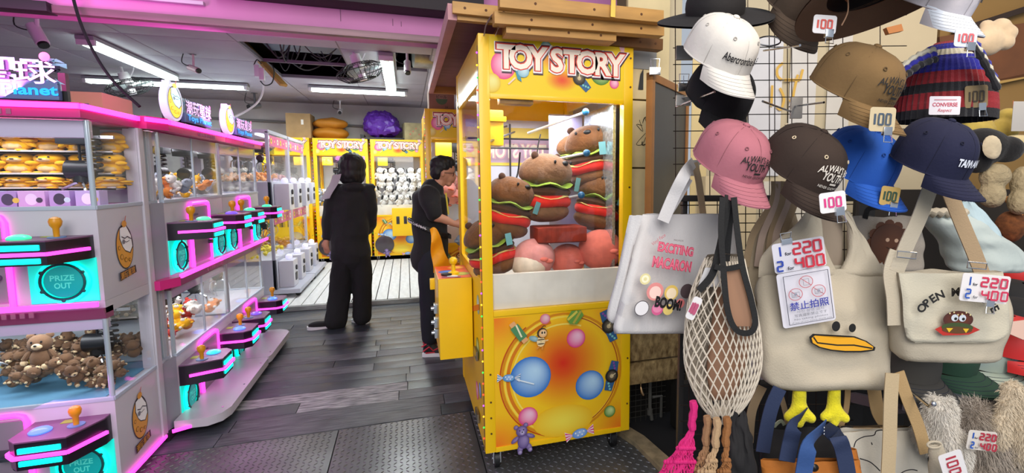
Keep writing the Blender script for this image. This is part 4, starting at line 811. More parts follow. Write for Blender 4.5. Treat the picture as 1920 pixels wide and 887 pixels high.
# ---- small toys: one mesh each, several materials
YP = plush('plush_yellow', 'e8b010', bump=.2); YPD = plush('plush_beige', 'cfae7a', bump=.2); WHP = plush('plush_white', 'd9d6d2', bump=.3); BKP = plush('plush_black', '1c1b1d'); BRP = plush('plush_brown', '6b4f38'); BRC = plush('plush_tan', 'cdb690'); ORP = plush('plush_orange', 'e08a3c'); GRP = plush('plush_grey', '8f98a8'); RDP = plush('plush_red', 'b83328'); GNP = plush('plush_green', '8fae5a')
def toy_mesh(name, mats, kind):
    b = MB(); N = dict(nu=10, nv=7)
    b.ell((0, 0, .05), (.045, .04, .05), 0, **N); b.ell((0, -.005, .125), (.05, .045, .045), 0, **N)
    for e in (-1, 1):
        b.ell((e*.048, -.012, .065), (.014, .014, .032), 0, EU(0, e*-28, 0), 8, 5); b.ell((e*.028, -.03, .012), (.018, .024, .014), 0, None, 8, 5)
        if kind == 'bear': b.ell((e*.036, 0, .162), (.017, .01, .017), 0, None, 8, 5); b.ell((e*.03, -.052, .012), (.016, .008, .015), 1, None, 6, 4); b.ell((e*.058, -.014, .035), (.015, .013, .014), 1, None, 6, 4)
        if kind == 'dog': b.ell((e*.052, .0, .12), (.014, .02, .036), 2, EU(0, e*12, 0), 8, 5)
        if kind == 'chick': b.ell((e*.048, -.03, .09), (.022, .014, .018), 0, None, 8, 5)
        b.ell((e*.018, -.046, .135), (.005, .004, .006), 2, None, 6, 4)
    b.ell((0, -.042, .112), (.022, .02, .017), 1, None, 8, 5); b.ell((0, -.062, .118), (.007, .005, .005), 2, None, 6, 4)
    if kind == 'chick': b.ell((0, -.012, .042), (.036, .036, .034), 1, None, 8, 6)
    o = b.build(name, mats); me = o.data; bpy.data.objects.remove(o); return me
BEAR = toy_mesh('bear_plush', [BRP, BRC, blk], 'bear'); CHICK = toy_mesh('yellow_plush', [YP, YPD, blk], 'chick'); DOG = toy_mesh('dog_plush', [WHP, WHP, BKP], 'dog')
PALS = {k: toy_mesh('small_plush', [m, WHP, blk], 'bear') for k, m in (('orange', ORP), ('white', WHP), ('yellow', YP), ('grey', GRP), ('red', RDP), ('green', GNP), ('pink', PINKP))}
def toy(me, name, loc, rot, s, label, group):
    o = bpy.data.objects.new(name, me); C.objects.link(o); o.matrix_basis = MX.Translation(V(loc)) @ rot.to_4x4() @ (MX.Diagonal((*s, 1)) if isinstance(s, tuple) else MX.Scale(s, 4)); return tag(o, label, 'plush toy', group)
rg = random.Random(11)
shm = mat('acrylic_shelf', 'b9b2ac', .3)
def shelf(root, x0, x1, y0, y1, z, name='display_shelf'): b = MB(); b.bb(x0, x1, y0, y1, z-.008, z); b.bb(x0, x1, y0, y0+.003, z-.008, z+.008); b.build(name, shm, root)
for z in (1.40, 1.468, 1.575): shelf(NA, .05, .86, .33, .53, z)
rows = ((1.575, 3.15, (1.3, 1, .62), 'top'), (1.468, 3.14, (1.3, 1, .62), 'middle'), (1.40, 3.12, (1.3, 1, .36), 'lowest'))
for z, y, s, nm in rows:
    for k in range(7):
        x = -2.14+k*.122; lab = f"yellow plush toy, {nm} shelf row of the nearest neon machine, {('first', 'second', 'third', 'fourth', 'fifth', 'sixth', 'seventh')[k]} from the left"
        toy(CHICK, 'yellow_plush', (x+rg.uniform(-.008, .008), y+rg.uniform(-.02, .02), z), EU(0, 0, rg.uniform(-25, 35)), s, lab, f'yellow plush toys, {nm} row')
BXM = [mat('pastel_box_'+c, c, .5) for c in ('b79bd0', 'c2acdf', '8fb8cf', 'a88bc4', 'd0a9d8')]
for k, (xa, xb) in enumerate(((-2.05, -1.95), (-1.93, -1.84), (-1.82, -1.73), (-1.72, -1.66), (-1.655, -1.56), (-1.545, -1.47), (-1.45, -1.36))):
    b = MB(); b.bb(xa, xb, 2.90, 2.97, 1.322, 1.392, bev=.002)
    bx = solo('toy_box', b, BXM[k % 5], 'pastel picture box standing behind the upper pane of the nearest neon machine', 'box', 'pastel toy boxes in the nearest machine')
    A = Art(frame(((xa+xb)/2, 2.8995, 1.355), (1, 0, 0), (0, -1, 0))); A.disc((0, 0), .022, ('e4d3ef', '3b3048', 'f1e6f5', '423650')[k % 4], ry=.026); A.disc((.028, -.004), .012, ('d9c04a', '3b3048', 'c9dfe8')[k % 3]); A.build('box_print', bx, w=True)
b = MB(); b.bb(.03, .88, .02, .53, 1.316, 1.322); b.build('pink_liner', mat('liner_pink', 'd99ad0', .8, bump=.8, bs=70), NA)
b = MB(); b.bb(.03, .88, .02, .53, .441, .446); b.build('lower_liner', mat('liner_blue', '5a8fb0', .5, em=.05), NA)
for k in range(105):                                                   # brown bear heap in the lower cabinet
    px, py = rg.uniform(5, 288), rg.uniform(655, 752); Y = 3.25-(py-655)/97*.36; p = PY(px, py, Y)
    hx = max(0, 1-abs((p.x+1.62)/.45)); z = .445+max(0, (Y-2.88))*.28*(.4+hx)+rg.uniform(0, .05)
    if p.x < -2.15 or p.x > -1.375: continue
    toy(BEAR, 'bear_plush', (p.x, Y, z), EU(rg.uniform(-110, 60), rg.uniform(-50, 50), rg.uniform(0, 360)), rg.uniform(.42, .62), 'small brown bear plush lying in the heap of the lower cabinet', 'brown bear plush heap')
for k in range(7): toy(BEAR, 'bear_plush', (-2.10+k*.11, 3.23, .72), EU(0, rg.uniform(-40, 40), rg.uniform(-40, 40)), .75, 'small brown bear plush on the glass shelf behind the heap', 'brown bears on the rear shelf')
shelf(NA, .05, .86, .42, .53, .715)
toy(BEAR, 'bear_plush', PY(78, 690, 2.98), EU(-8, 0, 10), .95, 'largest brown bear plush standing upright alone in the lower cabinet', 'brown bear plush standing')
for k in range(9):
    p = (rg.uniform(-1.95, -1.4), rg.uniform(2.95, 3.3), .58); b = MB(); b.box((0, 0, 0), (.05, .035, .002)); o = solo('hang_tag', b, mat('tag_'+('a', 'b', 'c')[k % 3], ('8fd8ff', 'd9c23a', 'e8e8f0')[k % 3], .5), f"small {('sky blue', 'mustard yellow', 'white')[k % 3]} hang tag lying on the brown bear heap", 'tag', f"{('sky blue', 'mustard yellow', 'white')[k % 3]} hang tags in the bear heap"); o.location = p; o.rotation_euler = (rg.uniform(.3, 1.2), rg.uniform(-.5, .5), rg.uniform(0, 3))
def fill(x0, x1, y0, y1, z0, n, kinds, s, lab, grp, hgt=.08):
    for k in range(n):
        a = rg.random(); x, y = rg.uniform(x0, x1), rg.uniform(y0, y1); kd = kinds[k % len(kinds)]; lb = lab.replace('COLOUR', kd)
        toy(PALS[kd], 'small_plush', (x, y, z0+rg.uniform(0, hgt)), EU(rg.uniform(-100, 40), rg.uniform(-40, 40), rg.uniform(0, 360)), s*rg.uniform(.85, 1.1), lb, grp+', '+kd)
fill(-1.75, -1.36, 3.42, 4.15, 1.32, 30, ('yellow', 'orange', 'white', 'red', 'grey', 'yellow'), .62, 'small COLOUR plush lying in the upper cabinet of the second neon machine', 'mixed plush, second machine upper deck')
fill(-1.75, -1.36, 3.42, 4.15, .45, 40, ('orange', 'yellow', 'orange', 'white', 'red', 'orange', 'yellow'), .75, 'small COLOUR plush lying in the lower cabinet of the second neon machine', 'mixed plush, second machine lower deck', .12)
fill(-1.75, -1.40, 4.35, 4.95, 1.32, 12, ('grey', 'white', 'green'), .6, 'small COLOUR plush lying in the upper cabinet of the third neon machine', 'pale plush, third machine')
for mch, cols in ((SA, ('ffb070', 'e8d840')), (SB, ('d8a0a8', 'c89040'))):
    for z0, c, n in ((1.35, cols[0], 90), (.45, cols[1], 110)):
        b = MB()
        for k in range(n): x, y = rg.uniform(.08, .92), rg.uniform(.10, .75); b.ell((x, y, z0+.02+rg.uniform(0, .09)*(1-abs(x-.5))), (.03, .022, .018), None, EU(rg.uniform(0, 180), rg.uniform(0, 90), 0), 7, 5)
        tag(b.build('small_prizes', plush('prizes_'+c, c, bump=.1), mch), kind='stuff')
        b = MB(); b.bb(.10, .55, .5, .78, z0+.10, z0+.35, bev=.05); b.build('prize_cushion', mat('cushion_white', 'cfd3e4', .6), mch)
# white dog plush in the second back machine
for r in range(4):
    for k in range(6):
        toy(DOG, 'dog_plush', (-.46+k*.135+(r % 2)*.04, 9.45-r*.05+rg.uniform(-.02, .02), 1.42-r*.155), EU(rg.uniform(-15, 15), rg.uniform(-25, 25), rg.uniform(-40, 40)), 1.25, f"white dog plush with black ears, {('top', 'second', 'third', 'bottom')[r]} row, {('first', 'second', 'third', 'fourth', 'fifth', 'sixth')[k]} from the left", 'white dog plush in the back machine')
b = MB(); b.bb(-.5, .25, 9.4, 9.8, .83, .95); b.bb(-.5, .25, 9.5, 9.85, .83, 1.4); b.build('display_step', mat('step_white', 'c9c9cf', .6), Y2_, w=True)
for k in range(8): toy(PALS[('grey', 'white')[k % 2]], 'small_plush', (-1.36+.1*(k % 4)+rg.uniform(-.02, .02), 9.45, .84+.2*(k//4)), EU(0, rg.uniform(-30, 30), 0), 1.3, 'bluish grey plush in the back machine half hidden by the person in black', 'grey plush in the back machine')
for k, (px, py) in enumerate(((838, 355), (848, 368), (842, 338), (833, 372), (856, 345))): round_plush(PY(px, py, 5.35+.04*k), .095, PINKP, 'pink plush piled in the machine behind the boy\'s face', group='pink plush behind the boy')
fill(.55, 1.05, 3.85, 4.3, .83, 26, ('pink', 'grey', 'red', 'grey', 'white'), 1.2, 'COLOUR plush heaped in the machine seen through the side glass', 'mixed plush behind side glass', .25)
# ================================================================== BOXES AND BUNDLES ON TOP OF THE MACHINES
KR = mat('kraft_card', 'a3855c', .8, var=.1, vs=8)
def carton(p0, p1, name, label, m=None, art=None, rz=0):
    t = thing(name, label, 'box', ((p0[0]+p1[0])/2, (p0[1]+p1[1])/2, p0[2])); b = MB(); b.bb(p0[0], p1[0], p0[1], p1[1], p0[2], p1[2], bev=.004); b.build('carton', m or KR, t, w=True)
    b = MB(); b.bb(p0[0]-.001, p1[0]+.001, (p0[1]+p1[1])/2-.03, (p0[1]+p1[1])/2+.03, p1[2], p1[2]+.001); b.build('tape', mat('tape_tan', 'b89a68', .4), t, w=True)
    A = Art(frame((p0[0], p0[1]-.0005, p0[2]), (1, 0, 0), (0, -1, 0))); w_, h_ = p1[0]-p0[0], p1[2]-p0[2]
    if art: art(A, w_, h_); A.build('print', t, w=True)
    else: A.mb.bm.free()
    if rz: t.rotation_euler.z = rz
    return t
carton((-1.83, 9.3, 2.10), (-1.47, 9.75, 2.50), 'cardboard_box', 'large plain cardboard box on the back machines, left of the orange bundle', art=lambda A, w, h: (A.poly([(w*.62, h*.55), (w*.72, h*.55), (w*.72, h*.75), (w*.62, h*.75)], 'e4e0d8'),))
carton((-.02, 9.3, 2.10), (.28, 9.6, 2.40), 'cardboard_box', 'small tan cardboard box on the back machines, right of the purple bag', mat('kraft_pale', 'a59a74', .8, var=.2, vs=12), art=lambda A, w, h: [A.disc((w*.3+k*.05, h*.35+(k % 3)*.05), .012, 'd06a5a') for k in range(5)], rz=.15)
carton((.235, 5.15, 2.10), (.475, 5.5, 2.33), 'cardboard_box', 'cardboard box with round green stamp on the yellow machine behind the boy', mat('kraft_red', '8d6a55', .8), art=lambda A, w, h: (A.disc((w*.5, h*.5), .055, '3f5f36', ry=.055), A.poly([(w*.5-.056, h*.5), (w*.5+.056, h*.5), (w*.5+.056, h*.5+.06), (w*.5-.056, h*.5+.06)], '8d6a55'), A.text('ビール', (w*.5, h*.53), .035, '3a3020', off=.02), A.text('WORK', (w*.3, h*.86), .022, '3a3020'), A.text('PRODUCTS', (w*.7, h*.86), .018, '3a3020'), A.text('24', (w*.68, h*.12), .03, '3a3020')))
carton((-2.45, 4.3, 1.77), (-1.95, 4.7, 2.03), 'cardboard_box', 'cardboard box with blue arrow print on top of the neon machines', mat('kraft_orange', 'b8a070', .8), art=lambda A, w, h: (A.poly([(w*.35, h*.25), (w*.85, h*.25), (w*.85, h*.7), (w*.35, h*.7)], '2a4f96'), A.poly([(w*.5, h*.45), (w*.7, h*.3), (w*.7, h*.65)], 'b07f50'), A.text('FRAGILE', (w*.5, h*.8), .04, '3a2c1c')))
dk_ = thing('dark_tray', 'black flat tray under the purple bag on the back machines', 'tray', (-.35, 9.5, 2.10)); b = MB(); b.bb(-.72, .02, 9.35, 9.7, 2.10, 2.14, bev=.008); b.build('tray_base', blk, dk_, w=True); b = MB(); b.bb(-.72, -.66, 9.35, 9.7, 2.14, 2.19, bev=.008); b.build('tray_lip', blk, dk_, w=True)
b = MB(); b.ell((-1.20, 9.5, 2.20), (.29, .22, .11), nu=24, nv=14); b.ell((-1.19, 9.5, 2.36), (.27, .2, .10), nu=24, nv=14); b.wobble(.02, 7, 3); b.wobble(.006, 25, 5); solo('orange_bundle', b, mat('bundle_ochre', 'b5751a', .6, bump=.6, bs=30), 'ochre quilted bundle folded in two rolls on the back machines', 'bundle')
b = MB(); b.ell((-.38, 9.5, 2.38), (.30, .24, .22), nu=60, nv=40); b.ell((-.30, 9.5, 2.28), (.27, .22, .11), nu=28, nv=14); b.wobble(.045, 5, 9); b.wobble(.035, 13, 2); b.wobble(.015, 30, 5); solo('purple_bag', b, mat('purple_film', '5b2aa0', .32, bump=.8, bs=18, dist=.01), 'crumpled purple plastic bag on the back machines', 'bag', sharp=25)
# ---- fan and clutter behind the near sign
b = MB(); b.tube(cr([PD(170, 190, 3.6), PD(185, 183, 3.6), PD(205, 186, 3.6), PD(212, 200, 3.6)], 6), .012, 6); solo('cable_loop', b, blk, 'black cable loop on top of the nearest neon machine', 'cable')
p = PY(122, 178, 3.1); p.z = 1.86; b = MB(); b.bb(p.x-.014, p.x+.014, p.y-.014, p.y+.014, 1.77, 1.95); b.bar(p, p+V((-.09, 0, .02)), .02, .02); b.ell(p+V((-.09, 0, .025)), .02); solo('spot_lamp', b, mat('lamp_maroon', '5a1a34', .5), 'small dark maroon lamp post beside the nearest lit sign', 'lamp')
# ================================================================== TIMBER ON TOP OF THE FRONT MACHINE
PINE = mat('pine_board', 'b98a4a', .55, var=.18, vs=5, bump=.15, bs=60, stretch=(1, 6, 6)); PLY = mat('plywood_mauve', '8a6266', .7, var=.12, vs=4, stretch=(1, 5, 1))
cn_ = thing('plywood_panel', 'large plywood sheet with pine rims lying over the yellow machines', 'panel', (.65, 3.3, 2.13))
b = MB(); b.bb(.22, 1.12, 2.34, 4.33, 2.19, 2.203); b.build('sheet', PLY, cn_, w=True)
b = MB(); b.bb(.195, .235, 2.32, 4.35, 2.135, 2.205, bev=.003); b.build('rim', mat('pine_rim_pink', 'b8848a', .6, var=.1, vs=8), cn_, w=True)
b = MB(); b.bb(.235, 1.12, 2.31, 2.345, 2.135, 2.205, bev=.003); b.build('rim', PINE, cn_, w=True)
b = MB(); b.bb(.235, 1.12, 4.31, 4.345, 2.135, 2.205, bev=.003); b.build('rim', PINE, cn_, w=True)
b = MB(); b.bb(.45, .49, 2.35, 4.3, 2.102, 2.19, bev=.003); b.bb(.9, .94, 2.35, 4.3, 2.102, 2.19, bev=.003); b.build('runner', PINE, cn_, w=True)
def board(p0, p1, h, w_, label, m=None):
    p0, p1 = V(p0), V(p1); t = thing('timber_board', label, 'board', (p0+p1)/2); b = MB(); b.bar(p0, p1, w_, h, bev=.003); b.build('plank', m or PINE, t, w=True)
    b = MB()
    for k in (.2, .55, .85): c = p0.lerp(p1, k); b.cyl(c+V((0, -w_/2-.001, 0)), c+V((0, -w_/2+.003, 0)), .006, 8)
    tag(b.build('knot', mat('knot_dark', '5a3414', .7), t, w=True), kind='stuff')
board(PY(945, 58, 2.27), PY(1148, 74, 2.27), .042, .10, 'short pine board resting lowest on the front machine')
board(PY(925, 36, 2.22), PY(1240, 60, 2.22), .050, .06, 'long middle pine board above the front machine')
board(PY(935, 4, 2.16), PY(1240, 34, 2.16), .055, .05, 'topmost pine board above the front machine, with metal strap')
board(PY(1142, 76, 2.36), PY(1238, 86, 2.36), .055, .06, 'dark brown timber end sticking out right of the front machine', mat('timber_dark', '6e4518', .6, var=.2, vs=6))
board(PY(848, 14, 2.29), PY(960, 26, 2.29), .05, .02, 'pine rim board at the upper left of the front machine')
b = MB(); b.bar(PY(1150, -2, 2.12), PY(1149, 32, 2.12), .022, .004, up=(0, 1, 0)); solo('metal_strap', b, mat('brass_strap', 'e0c060', .3, metal=.8), 'galvanised metal strap plate screwed to the topmost pine board', 'bracket')
b = MB()
for (pts, dy) in ((((906, 66), (912, 44), (924, 26), (938, 24), (950, 34)), .0), (((928, 66), (934, 52), (944, 42), (956, 44), (968, 50)), -.03)):
    P_ = cr([(x, y, 0) for x, y in pts], 5); b.grid(lambda u, v: PY(P_[int(u*(len(P_)-1)+.01)].x+2*v, P_[int(u*(len(P_)-1)+.01)].y+2*math.sin(v*7), 2.26+dy+.16*v), len(P_), 8)
bmesh.ops.solidify(b.bm, geom=b.bm.faces[:], thickness=.01); b.wobble(.006, 18, 4); solo('cloth_wad', b, mat('cloth_lilac', 'c8b8bc', .9, bump=.4, bs=40), 'crumpled pale cloth draped over the ends of the pine boards', 'cloth')
# ================================================================== PEOPLE
SKIN = mat('skin', 'b98368', .55, var=.04, vs=6); BLKC = mat('black_cloth', '0d0d10', .85, bump=.3, bs=60, sheen=.05); HAIR = mat('black_hair', '0a0809', .62, bump=.6, bs=90, stretch=(1, 1, .08)); NAVY = mat('navy_cloth', '10131f', .85, bump=.3, bs=50)
def limb(b, pts, rs, n=14, k=5):
    P = cr(pts, k); m = len(pts)-1; rr = []
    for i in range(len(P)):
        f = i/k; a = min(int(f), m-1); t = f-a; t = t*t*(3-2*t); rr.append(rs[a]+(rs[min(a+1, m)]-rs[a])*t)
    b.tube(P, rr, n); b.ell(P[0], rr[0]*.98, nu=n, nv=8); b.ell(P[-1], rr[-1]*.98, nu=n, nv=8)
def hand(b, p, d, side, r=.0085, L=.085, curl=.5):
    """palm and five fingers from wrist p along direction d; side = thumb direction"""
    p, d, side = V(p), V(d).normalized(), V(side); side = (side-d*side.dot(d)).normalized(); nrm = d.cross(side)
    limb(b, [p, p+d*.045, p+d*.08], [.024, .03, .026], 10)
    b.ell(p+d*.05+side*.008, (.03, .03, .03), nu=10, nv=8)
    for k, l in enumerate((.070, .078, .073, .058)):
        o = p+d*.075+side*(.027-.018*k); limb(b, [o, o+d*l*.5+nrm*curl*.010, o+d*l*.85+nrm*curl*.035], [r, r*.9, r*.75], 8, 3)
    limb(b, [p+d*.02+side*.02, p+d*.045+side*.045, p+d*.075+side*.05+nrm*.01], [.011, .010, .008], 8, 3)
# --- person in black, seen from behind
WY = 5.3; W = lambda x, y, dy=0.0: PY(x, y, WY+dy)
wo = thing('person', 'person in loose black jacket and wide black trousers, seen from behind, bobbed dark hair', 'person', (W(655, 610).x, WY, 0))
b = MB(); limb(b, [W(660, 345), W(660, 330)], [.05, .048]); b.ell(W(660, 314, 0), (.075, .09, .11), nu=20, nv=14); b.ell(W(652, 318, .07), (.03, .03, .035))
limb(b, [W(660, 356), W(659, 400), W(660, 450), W(660, 485)], [.07, .08, .07, .08])
limb(b, [W(632, 358), W(622, 402, .02), W(615, 438, .03), W(612, 452, .03)], [.045, .038, .032, .022]); limb(b, [W(688, 357), W(694, 405, .05), W(688, 425, .22)], [.045, .038, .03])
limb(b, [W(650, 485), W(643, 540), W(629, 604, -.04)], [.07, .05, .035]); limb(b, [W(673, 485), W(678, 540), W(680, 598)], [.07, .05, .035])
hand(b, W(612, 449, .03), (-.05, -.1, -1), (-.8, .5, 0), curl=.6); hand(b, W(688, 425, .22), (.1, 1, .1), (-1, 0, .2))
body = bake(b, .0075, 4); body.build('body', SKIN, wo, w=True)
b = MB(); b.ell(W(660, 310), (.126, .128, .125), nu=28, nv=18); b.ell(W(659, 326, .0), (.130, .122, .10), nu=24, nv=14); b.ell(W(660, 336), (.112, .10, .06), nu=20, nv=12); h = bake(b, .010, 3)
for v in h.bm.verts: v.co += noise.noise_vector(V((v.co.x*60, v.co.y*60, v.co.z*4)))*.007
h.build('hair', HAIR, wo, w=True)
b = MB(); limb(b, [W(660, 352), W(658, 370), W(657, 400), W(657, 440), W(657, 478)], [.10, .17, .165, .17, .185], 22)
for v in b.bm.verts: v.co.y = WY+(v.co.y-WY)*.66
limb(b, [W(634, 356), W(627, 364), W(618, 406, .02), W(614, 443, .03)], [.07, .075, .066, .048]); limb(b, [W(683, 356), W(690, 364), W(694, 412, .05), W(688, 432, .18)], [.07, .075, .066, .05])
b.ell(W(692, 350, .0), (.055, .05, .03)); b.ell(W(661, 350, -.06), (.11, .06, .05)); b.ell(W(700, 352, -.02), (.03, .02, .018)); j = bake(b, .010, 4)
for v in j.bm.verts: v.co += noise.noise_vector(v.co*9)*.014+noise.noise_vector(V((v.co.x*20, v.co.y*20, v.co.z*9)))*.006
j.build('jacket', BLKC, wo, w=True)
b = MB(); limb(b, [W(649, 474), W(642, 508), W(637, 555), W(630, 603, -.04)], [.105, .103, .098, .104], 18); limb(b, [W(672, 474), W(677, 508), W(679, 550), W(679, 594)], [.105, .098, .088, .088], 18); limb(b, [W(650, 478), W(672, 478)], [.11, .11]); tr = bake(b, .010, 3)
for v in tr.bm.verts: v.co += noise.noise_vector(V((v.co.x*10, v.co.y*10, v.co.z*3)))*.012+noise.noise_vector(V((v.co.x*18, v.co.y*18, v.co.z*12)))*.005
tr.build('trousers', mat('black_trousers', '0a0a0d', .9, bump=.3, bs=60), wo, w=True)
def shoe(root, heel, toe, up, sole, wd=.05, name='shoe'):
    heel, toe = V(heel), V(toe); d = (toe-heel); L = d.length; d.normalize(); s_ = d.cross(V((0, 0, 1))); M = MX.Translation(heel) @ MX((d, s_, V((0, 0, 1)))).transposed().to_4x4()
    b = MB(); b.M = M; o = [(0, -.7), (.06, -.9), (.25, -.85), (.45, -.8), (.7, -1.0), (.88, -.85), (1.0, -.35), (1.0, .3), (.88, .8), (.7, .95), (.45, .8), (.25, .85), (.06, .9), (0, .7)]
    b.prism([(x*L, y*wd) for x, y in o][::-1], .030); b.bm.verts.ensure_lookup_table(); so_ = b.build(name, sole, root, w=True)
    b = MB(); b.M = M; b.ell((L*.62, 0, .035), (L*.36, wd*.88, .045), nu=18, nv=10); b.ell((L*.25, 0, .055), (L*.25, wd*.8, .06), nu=18, nv=10); b.tube([(L*.2, 0, .05), (L*.18, 0, .11)], [.04, .04], 14); u = bake(b, .008, 3); u.build('upper', up, so_, w=True); so_ = so_
    return so_
SOLE = mat('sole_white', 'd8d8dc', .6)
shoe(wo, W(640, 614), (W(578, 616).x, WY-.06, 0), BLKC, SOLE); shoe(wo, (W(662, 600).x, WY+.12, 0), (W(690, 608).x, WY-.02, 0), BLKC, SOLE)
tb_ = thing('shoulder_bag', 'white cloth bag hanging from the shoulder of the person in black', 'bag', W(622, 372, -.10))
b = MB(); b.grid(lambda u, v: W(640-20*v-17*u+2*math.sin(v*5), 326+46*v+3*u, -.15+.03*u), 5, 8); bmesh.ops.solidify(b.bm, geom=b.bm.faces[:], thickness=.012); b.build('bag_body', mat('white_cloth', 'c9c7cc', .9, bump=.3, bs=30), tb_, w=True)
# --- boy in profile
BYY = 4.25; B_ = lambda x, y, dy=0.0: PY(x, y, BYY+dy)
bo = thing('person', 'boy with glasses in black T-shirt and dark trousers, bending over the controls', 'person', (B_(808, 650).x, BYY, 0))
b = MB(); limb(b, [B_(806, 362), B_(816, 350), B_(826, 340)], [.06, .052, .048])
b.ell(B_(832, 320), (.088, .075, .10), M=EU(0, 22, 0), nu=22, nv=16); b.ell(B_(842, 332), (.055, .05, .06), nu=14, nv=10, M=EU(0, 30, 0)); b.ell(B_(841, 345), (.026, .035, .022)); b.ell(B_(851, 330), (.013, .014, .02), M=EU(0, 35, 0)); b.ell(B_(849, 338), (.012, .022, .006)); b.ell(B_(848, 342), (.011, .02, .006))
b.ell(B_(831, 326, -.075), (.014, .01, .025), M=EU(0, 15, 0)); b.ell(B_(831, 326, .075), (.014, .01, .025))
limb(b, [B_(808, 370), B_(806, 400), B_(806, 440), B_(806, 480)], [.07, .08, .07, .07])
limb(b, [B_(806, 372, -.15), B_(812, 402, -.19), B_(832, 411, -.20), B_(852, 420, -.2)], [.048, .043, .034, .024]); limb(b, [B_(806, 372, .15), B_(812, 402, .19), B_(832, 411, .15), B_(850, 418, .1)], [.048, .043, .034, .024])
limb(b, [B_(806, 480, -.08), B_(807, 550, -.09), B_(806, 640, -.09)], [.07, .05, .035]); limb(b, [B_(806, 480, .08), B_(810, 550, .09), B_(816, 632, .09)], [.07, .05, .035])
hand(b, B_(852, 419, -.2), (1, 0, -.25), (0, .3, 1)); hand(b, B_(850, 418, .1), (1, 0, -.25), (0, -.3, 1))
body = bake(b, .0065, 3); body.build('body', SKIN, bo, w=True)
b = MB(); b.ell(B_(828, 311), (.098, .086, .085), M=EU(0, 20, 0), nu=26, nv=16); b.ell(B_(820, 322), (.06, .078, .075), nu=18, nv=12); b.ell(B_(841, 303), (.06, .07, .04), M=EU(0, 30, 0)); h = bake(b, .008, 2)
for v in h.bm.verts: v.co += noise.noise_vector(v.co*45)*.006
h.build('hair', HAIR, bo, w=True)
b = MB()
for e in (-.035, .035): b.tube([B_(850, 327, e)+V((math.sin(a)*.004, math.cos(a)*.022, math.sin(a)*.018)) for a in [6.283*i/14 for i in range(14)]], .0025, 5, closed=True)
for e in (-.062, .062): b.tube([B_(850, 325, e), B_(832, 324, e*1.3)], .0025, 5)
b.tube([B_(851, 326, -.014), B_(851, 326, .014)], .0025, 5); b.build('glasses', blk, bo, w=True)
b = MB(); b.ell(B_(846, 325, -.045), (.008, .008, .004)); b.ell(B_(845, 320, -.05), (.012, .004, .003)); b.build('eye_brow', HAIR, bo, w=True)
b = MB(); limb(b, [B_(809, 358), B_(807, 372), B_(806, 410), B_(808, 450), B_(806, 486)], [.10, .145, .140, .140, .15], 22)
for e in (-1, 1): limb(b, [B_(806, 366, e*.10), B_(808, 382, e*.17), B_(814, 399, e*.19)], [.085, .078, .070])
ts = bake(b, .010, 4)
for v in ts.bm.verts: v.co += noise.noise_vector(v.co*8)*.012
ts.build('t_shirt', BLKC, bo, w=True)
b = MB(); limb(b, [B_(806, 478, -.06), B_(806, 520, -.09), B_(806, 570, -.09), B_(806, 634, -.09)], [.10, .095, .08, .065], 16); limb(b, [B_(806, 478, .06), B_(810, 520, .09), B_(812, 570, .09), B_(816, 628, .09)], [.10, .095, .08, .065], 16); tr = bake(b, .010, 4)
for v in tr.bm.verts: v.co += noise.noise_vector(V((v.co.x*14, v.co.y*14, v.co.z*8)))*.008
tr.build('trousers', NAVY, bo, w=True)
SHR = mat('shoe_black', '17161a', .6, bump=.4, bs=80); SRD = mat('shoe_red', 'c02838', .5)
for e, px in ((-.09, 792), (.12, 798)): shoe(bo, (B_(px, 650).x, BYY+e, 0), (B_(px, 650).x+.24, BYY+e-.05, 0), SHR, SOLE, .045); hx, hy = B_(px, 650).x, BYY+e; b = MB(); [b.tube([(hx+x_, hy-.046-.012*(x_ > .1), z_) for x_, z_ in pp], .006, 6) for pp in (((.0, .05), (.05, .085), (.08, .05), (.13, .075), (.17, .045)), ((.02, .035), (.10, .035), (.19, .04)), ((-.01, .09), (.03, .11)))]; b.ell((hx+.05, hy, .115), (.05, .045, .03)); b.build('red_stripe', SRD, bo, w=True)
b = MB(); P_ = [B_(806, 428)+V((math.cos(a)*.168, math.sin(a)*.172, .0)) for a in [6.283*i/30 for i in range(30)]]
for p in P_: p.z += -(p.x-B_(806, 428).x)*.45
st_ = thing('belt_bag_strap', 'black webbing strap with white lettering around the boy\'s waist', 'strap', B_(806, 470))
for i in range(30):
    p0, p1 = P_[i], P_[(i+1) % 30]; b.bar(p0, p1, .004, .032)
b.build('webbing', blk, st_, w=True)
b = MB()
for k, a in enumerate([3.3+.10*i for i in range(13)]):
    c = B_(806, 428); p = c+V((math.cos(a)*.172, math.sin(a)*.176, -(math.cos(a)*.168)*.45)); n_ = V((math.cos(a), math.sin(a), 0)); b.text('AEHBNKZ'[k % 7], frame(p-V((0, 0, .01)), V((-math.sin(a), math.cos(a), .3)), n_), .014, .028, .003, .02)
b.build('strap_lettering', mat('lettering_white', 'e0e0e0', .6), st_, w=True)
b = MB(); b.bar(B_(836, 362, -.10), B_(841, 402, -.12), .012, .006, up=(0, 1, 0)); b.build('yellow_stripe', mat('stripe_yellow', 'c8b020', .6), bo, w=True)
# yellow folded cover between the boy and the front machine
yc = thing('folded_cover', 'yellow folded cloth cover standing over the control box beside the boy', 'cover', PY(825, 508, 3.25))
b = MB(); b.grid(lambda u, v: PY(806+6*u+38*v*(.35+.65*u)+math.sin(u*9)*1.5, 430+82*u-4*math.sin(v*3.1), 3.30+.10*v+.02*math.sin(u*12+v*4)), 14, 10); bmesh.ops.solidify(b.bm, geom=b.bm.faces[:], thickness=.05); b.build('cover', mat('cover_yellow', 'eaa812', .55, bump=.2, bs=12), yc, w=True)
b = MB(); b.box(PY(812, 532, 3.3), (.04, .04, .07), bev=.006); b.build('cover_toggle', YEL, yc, w=True)
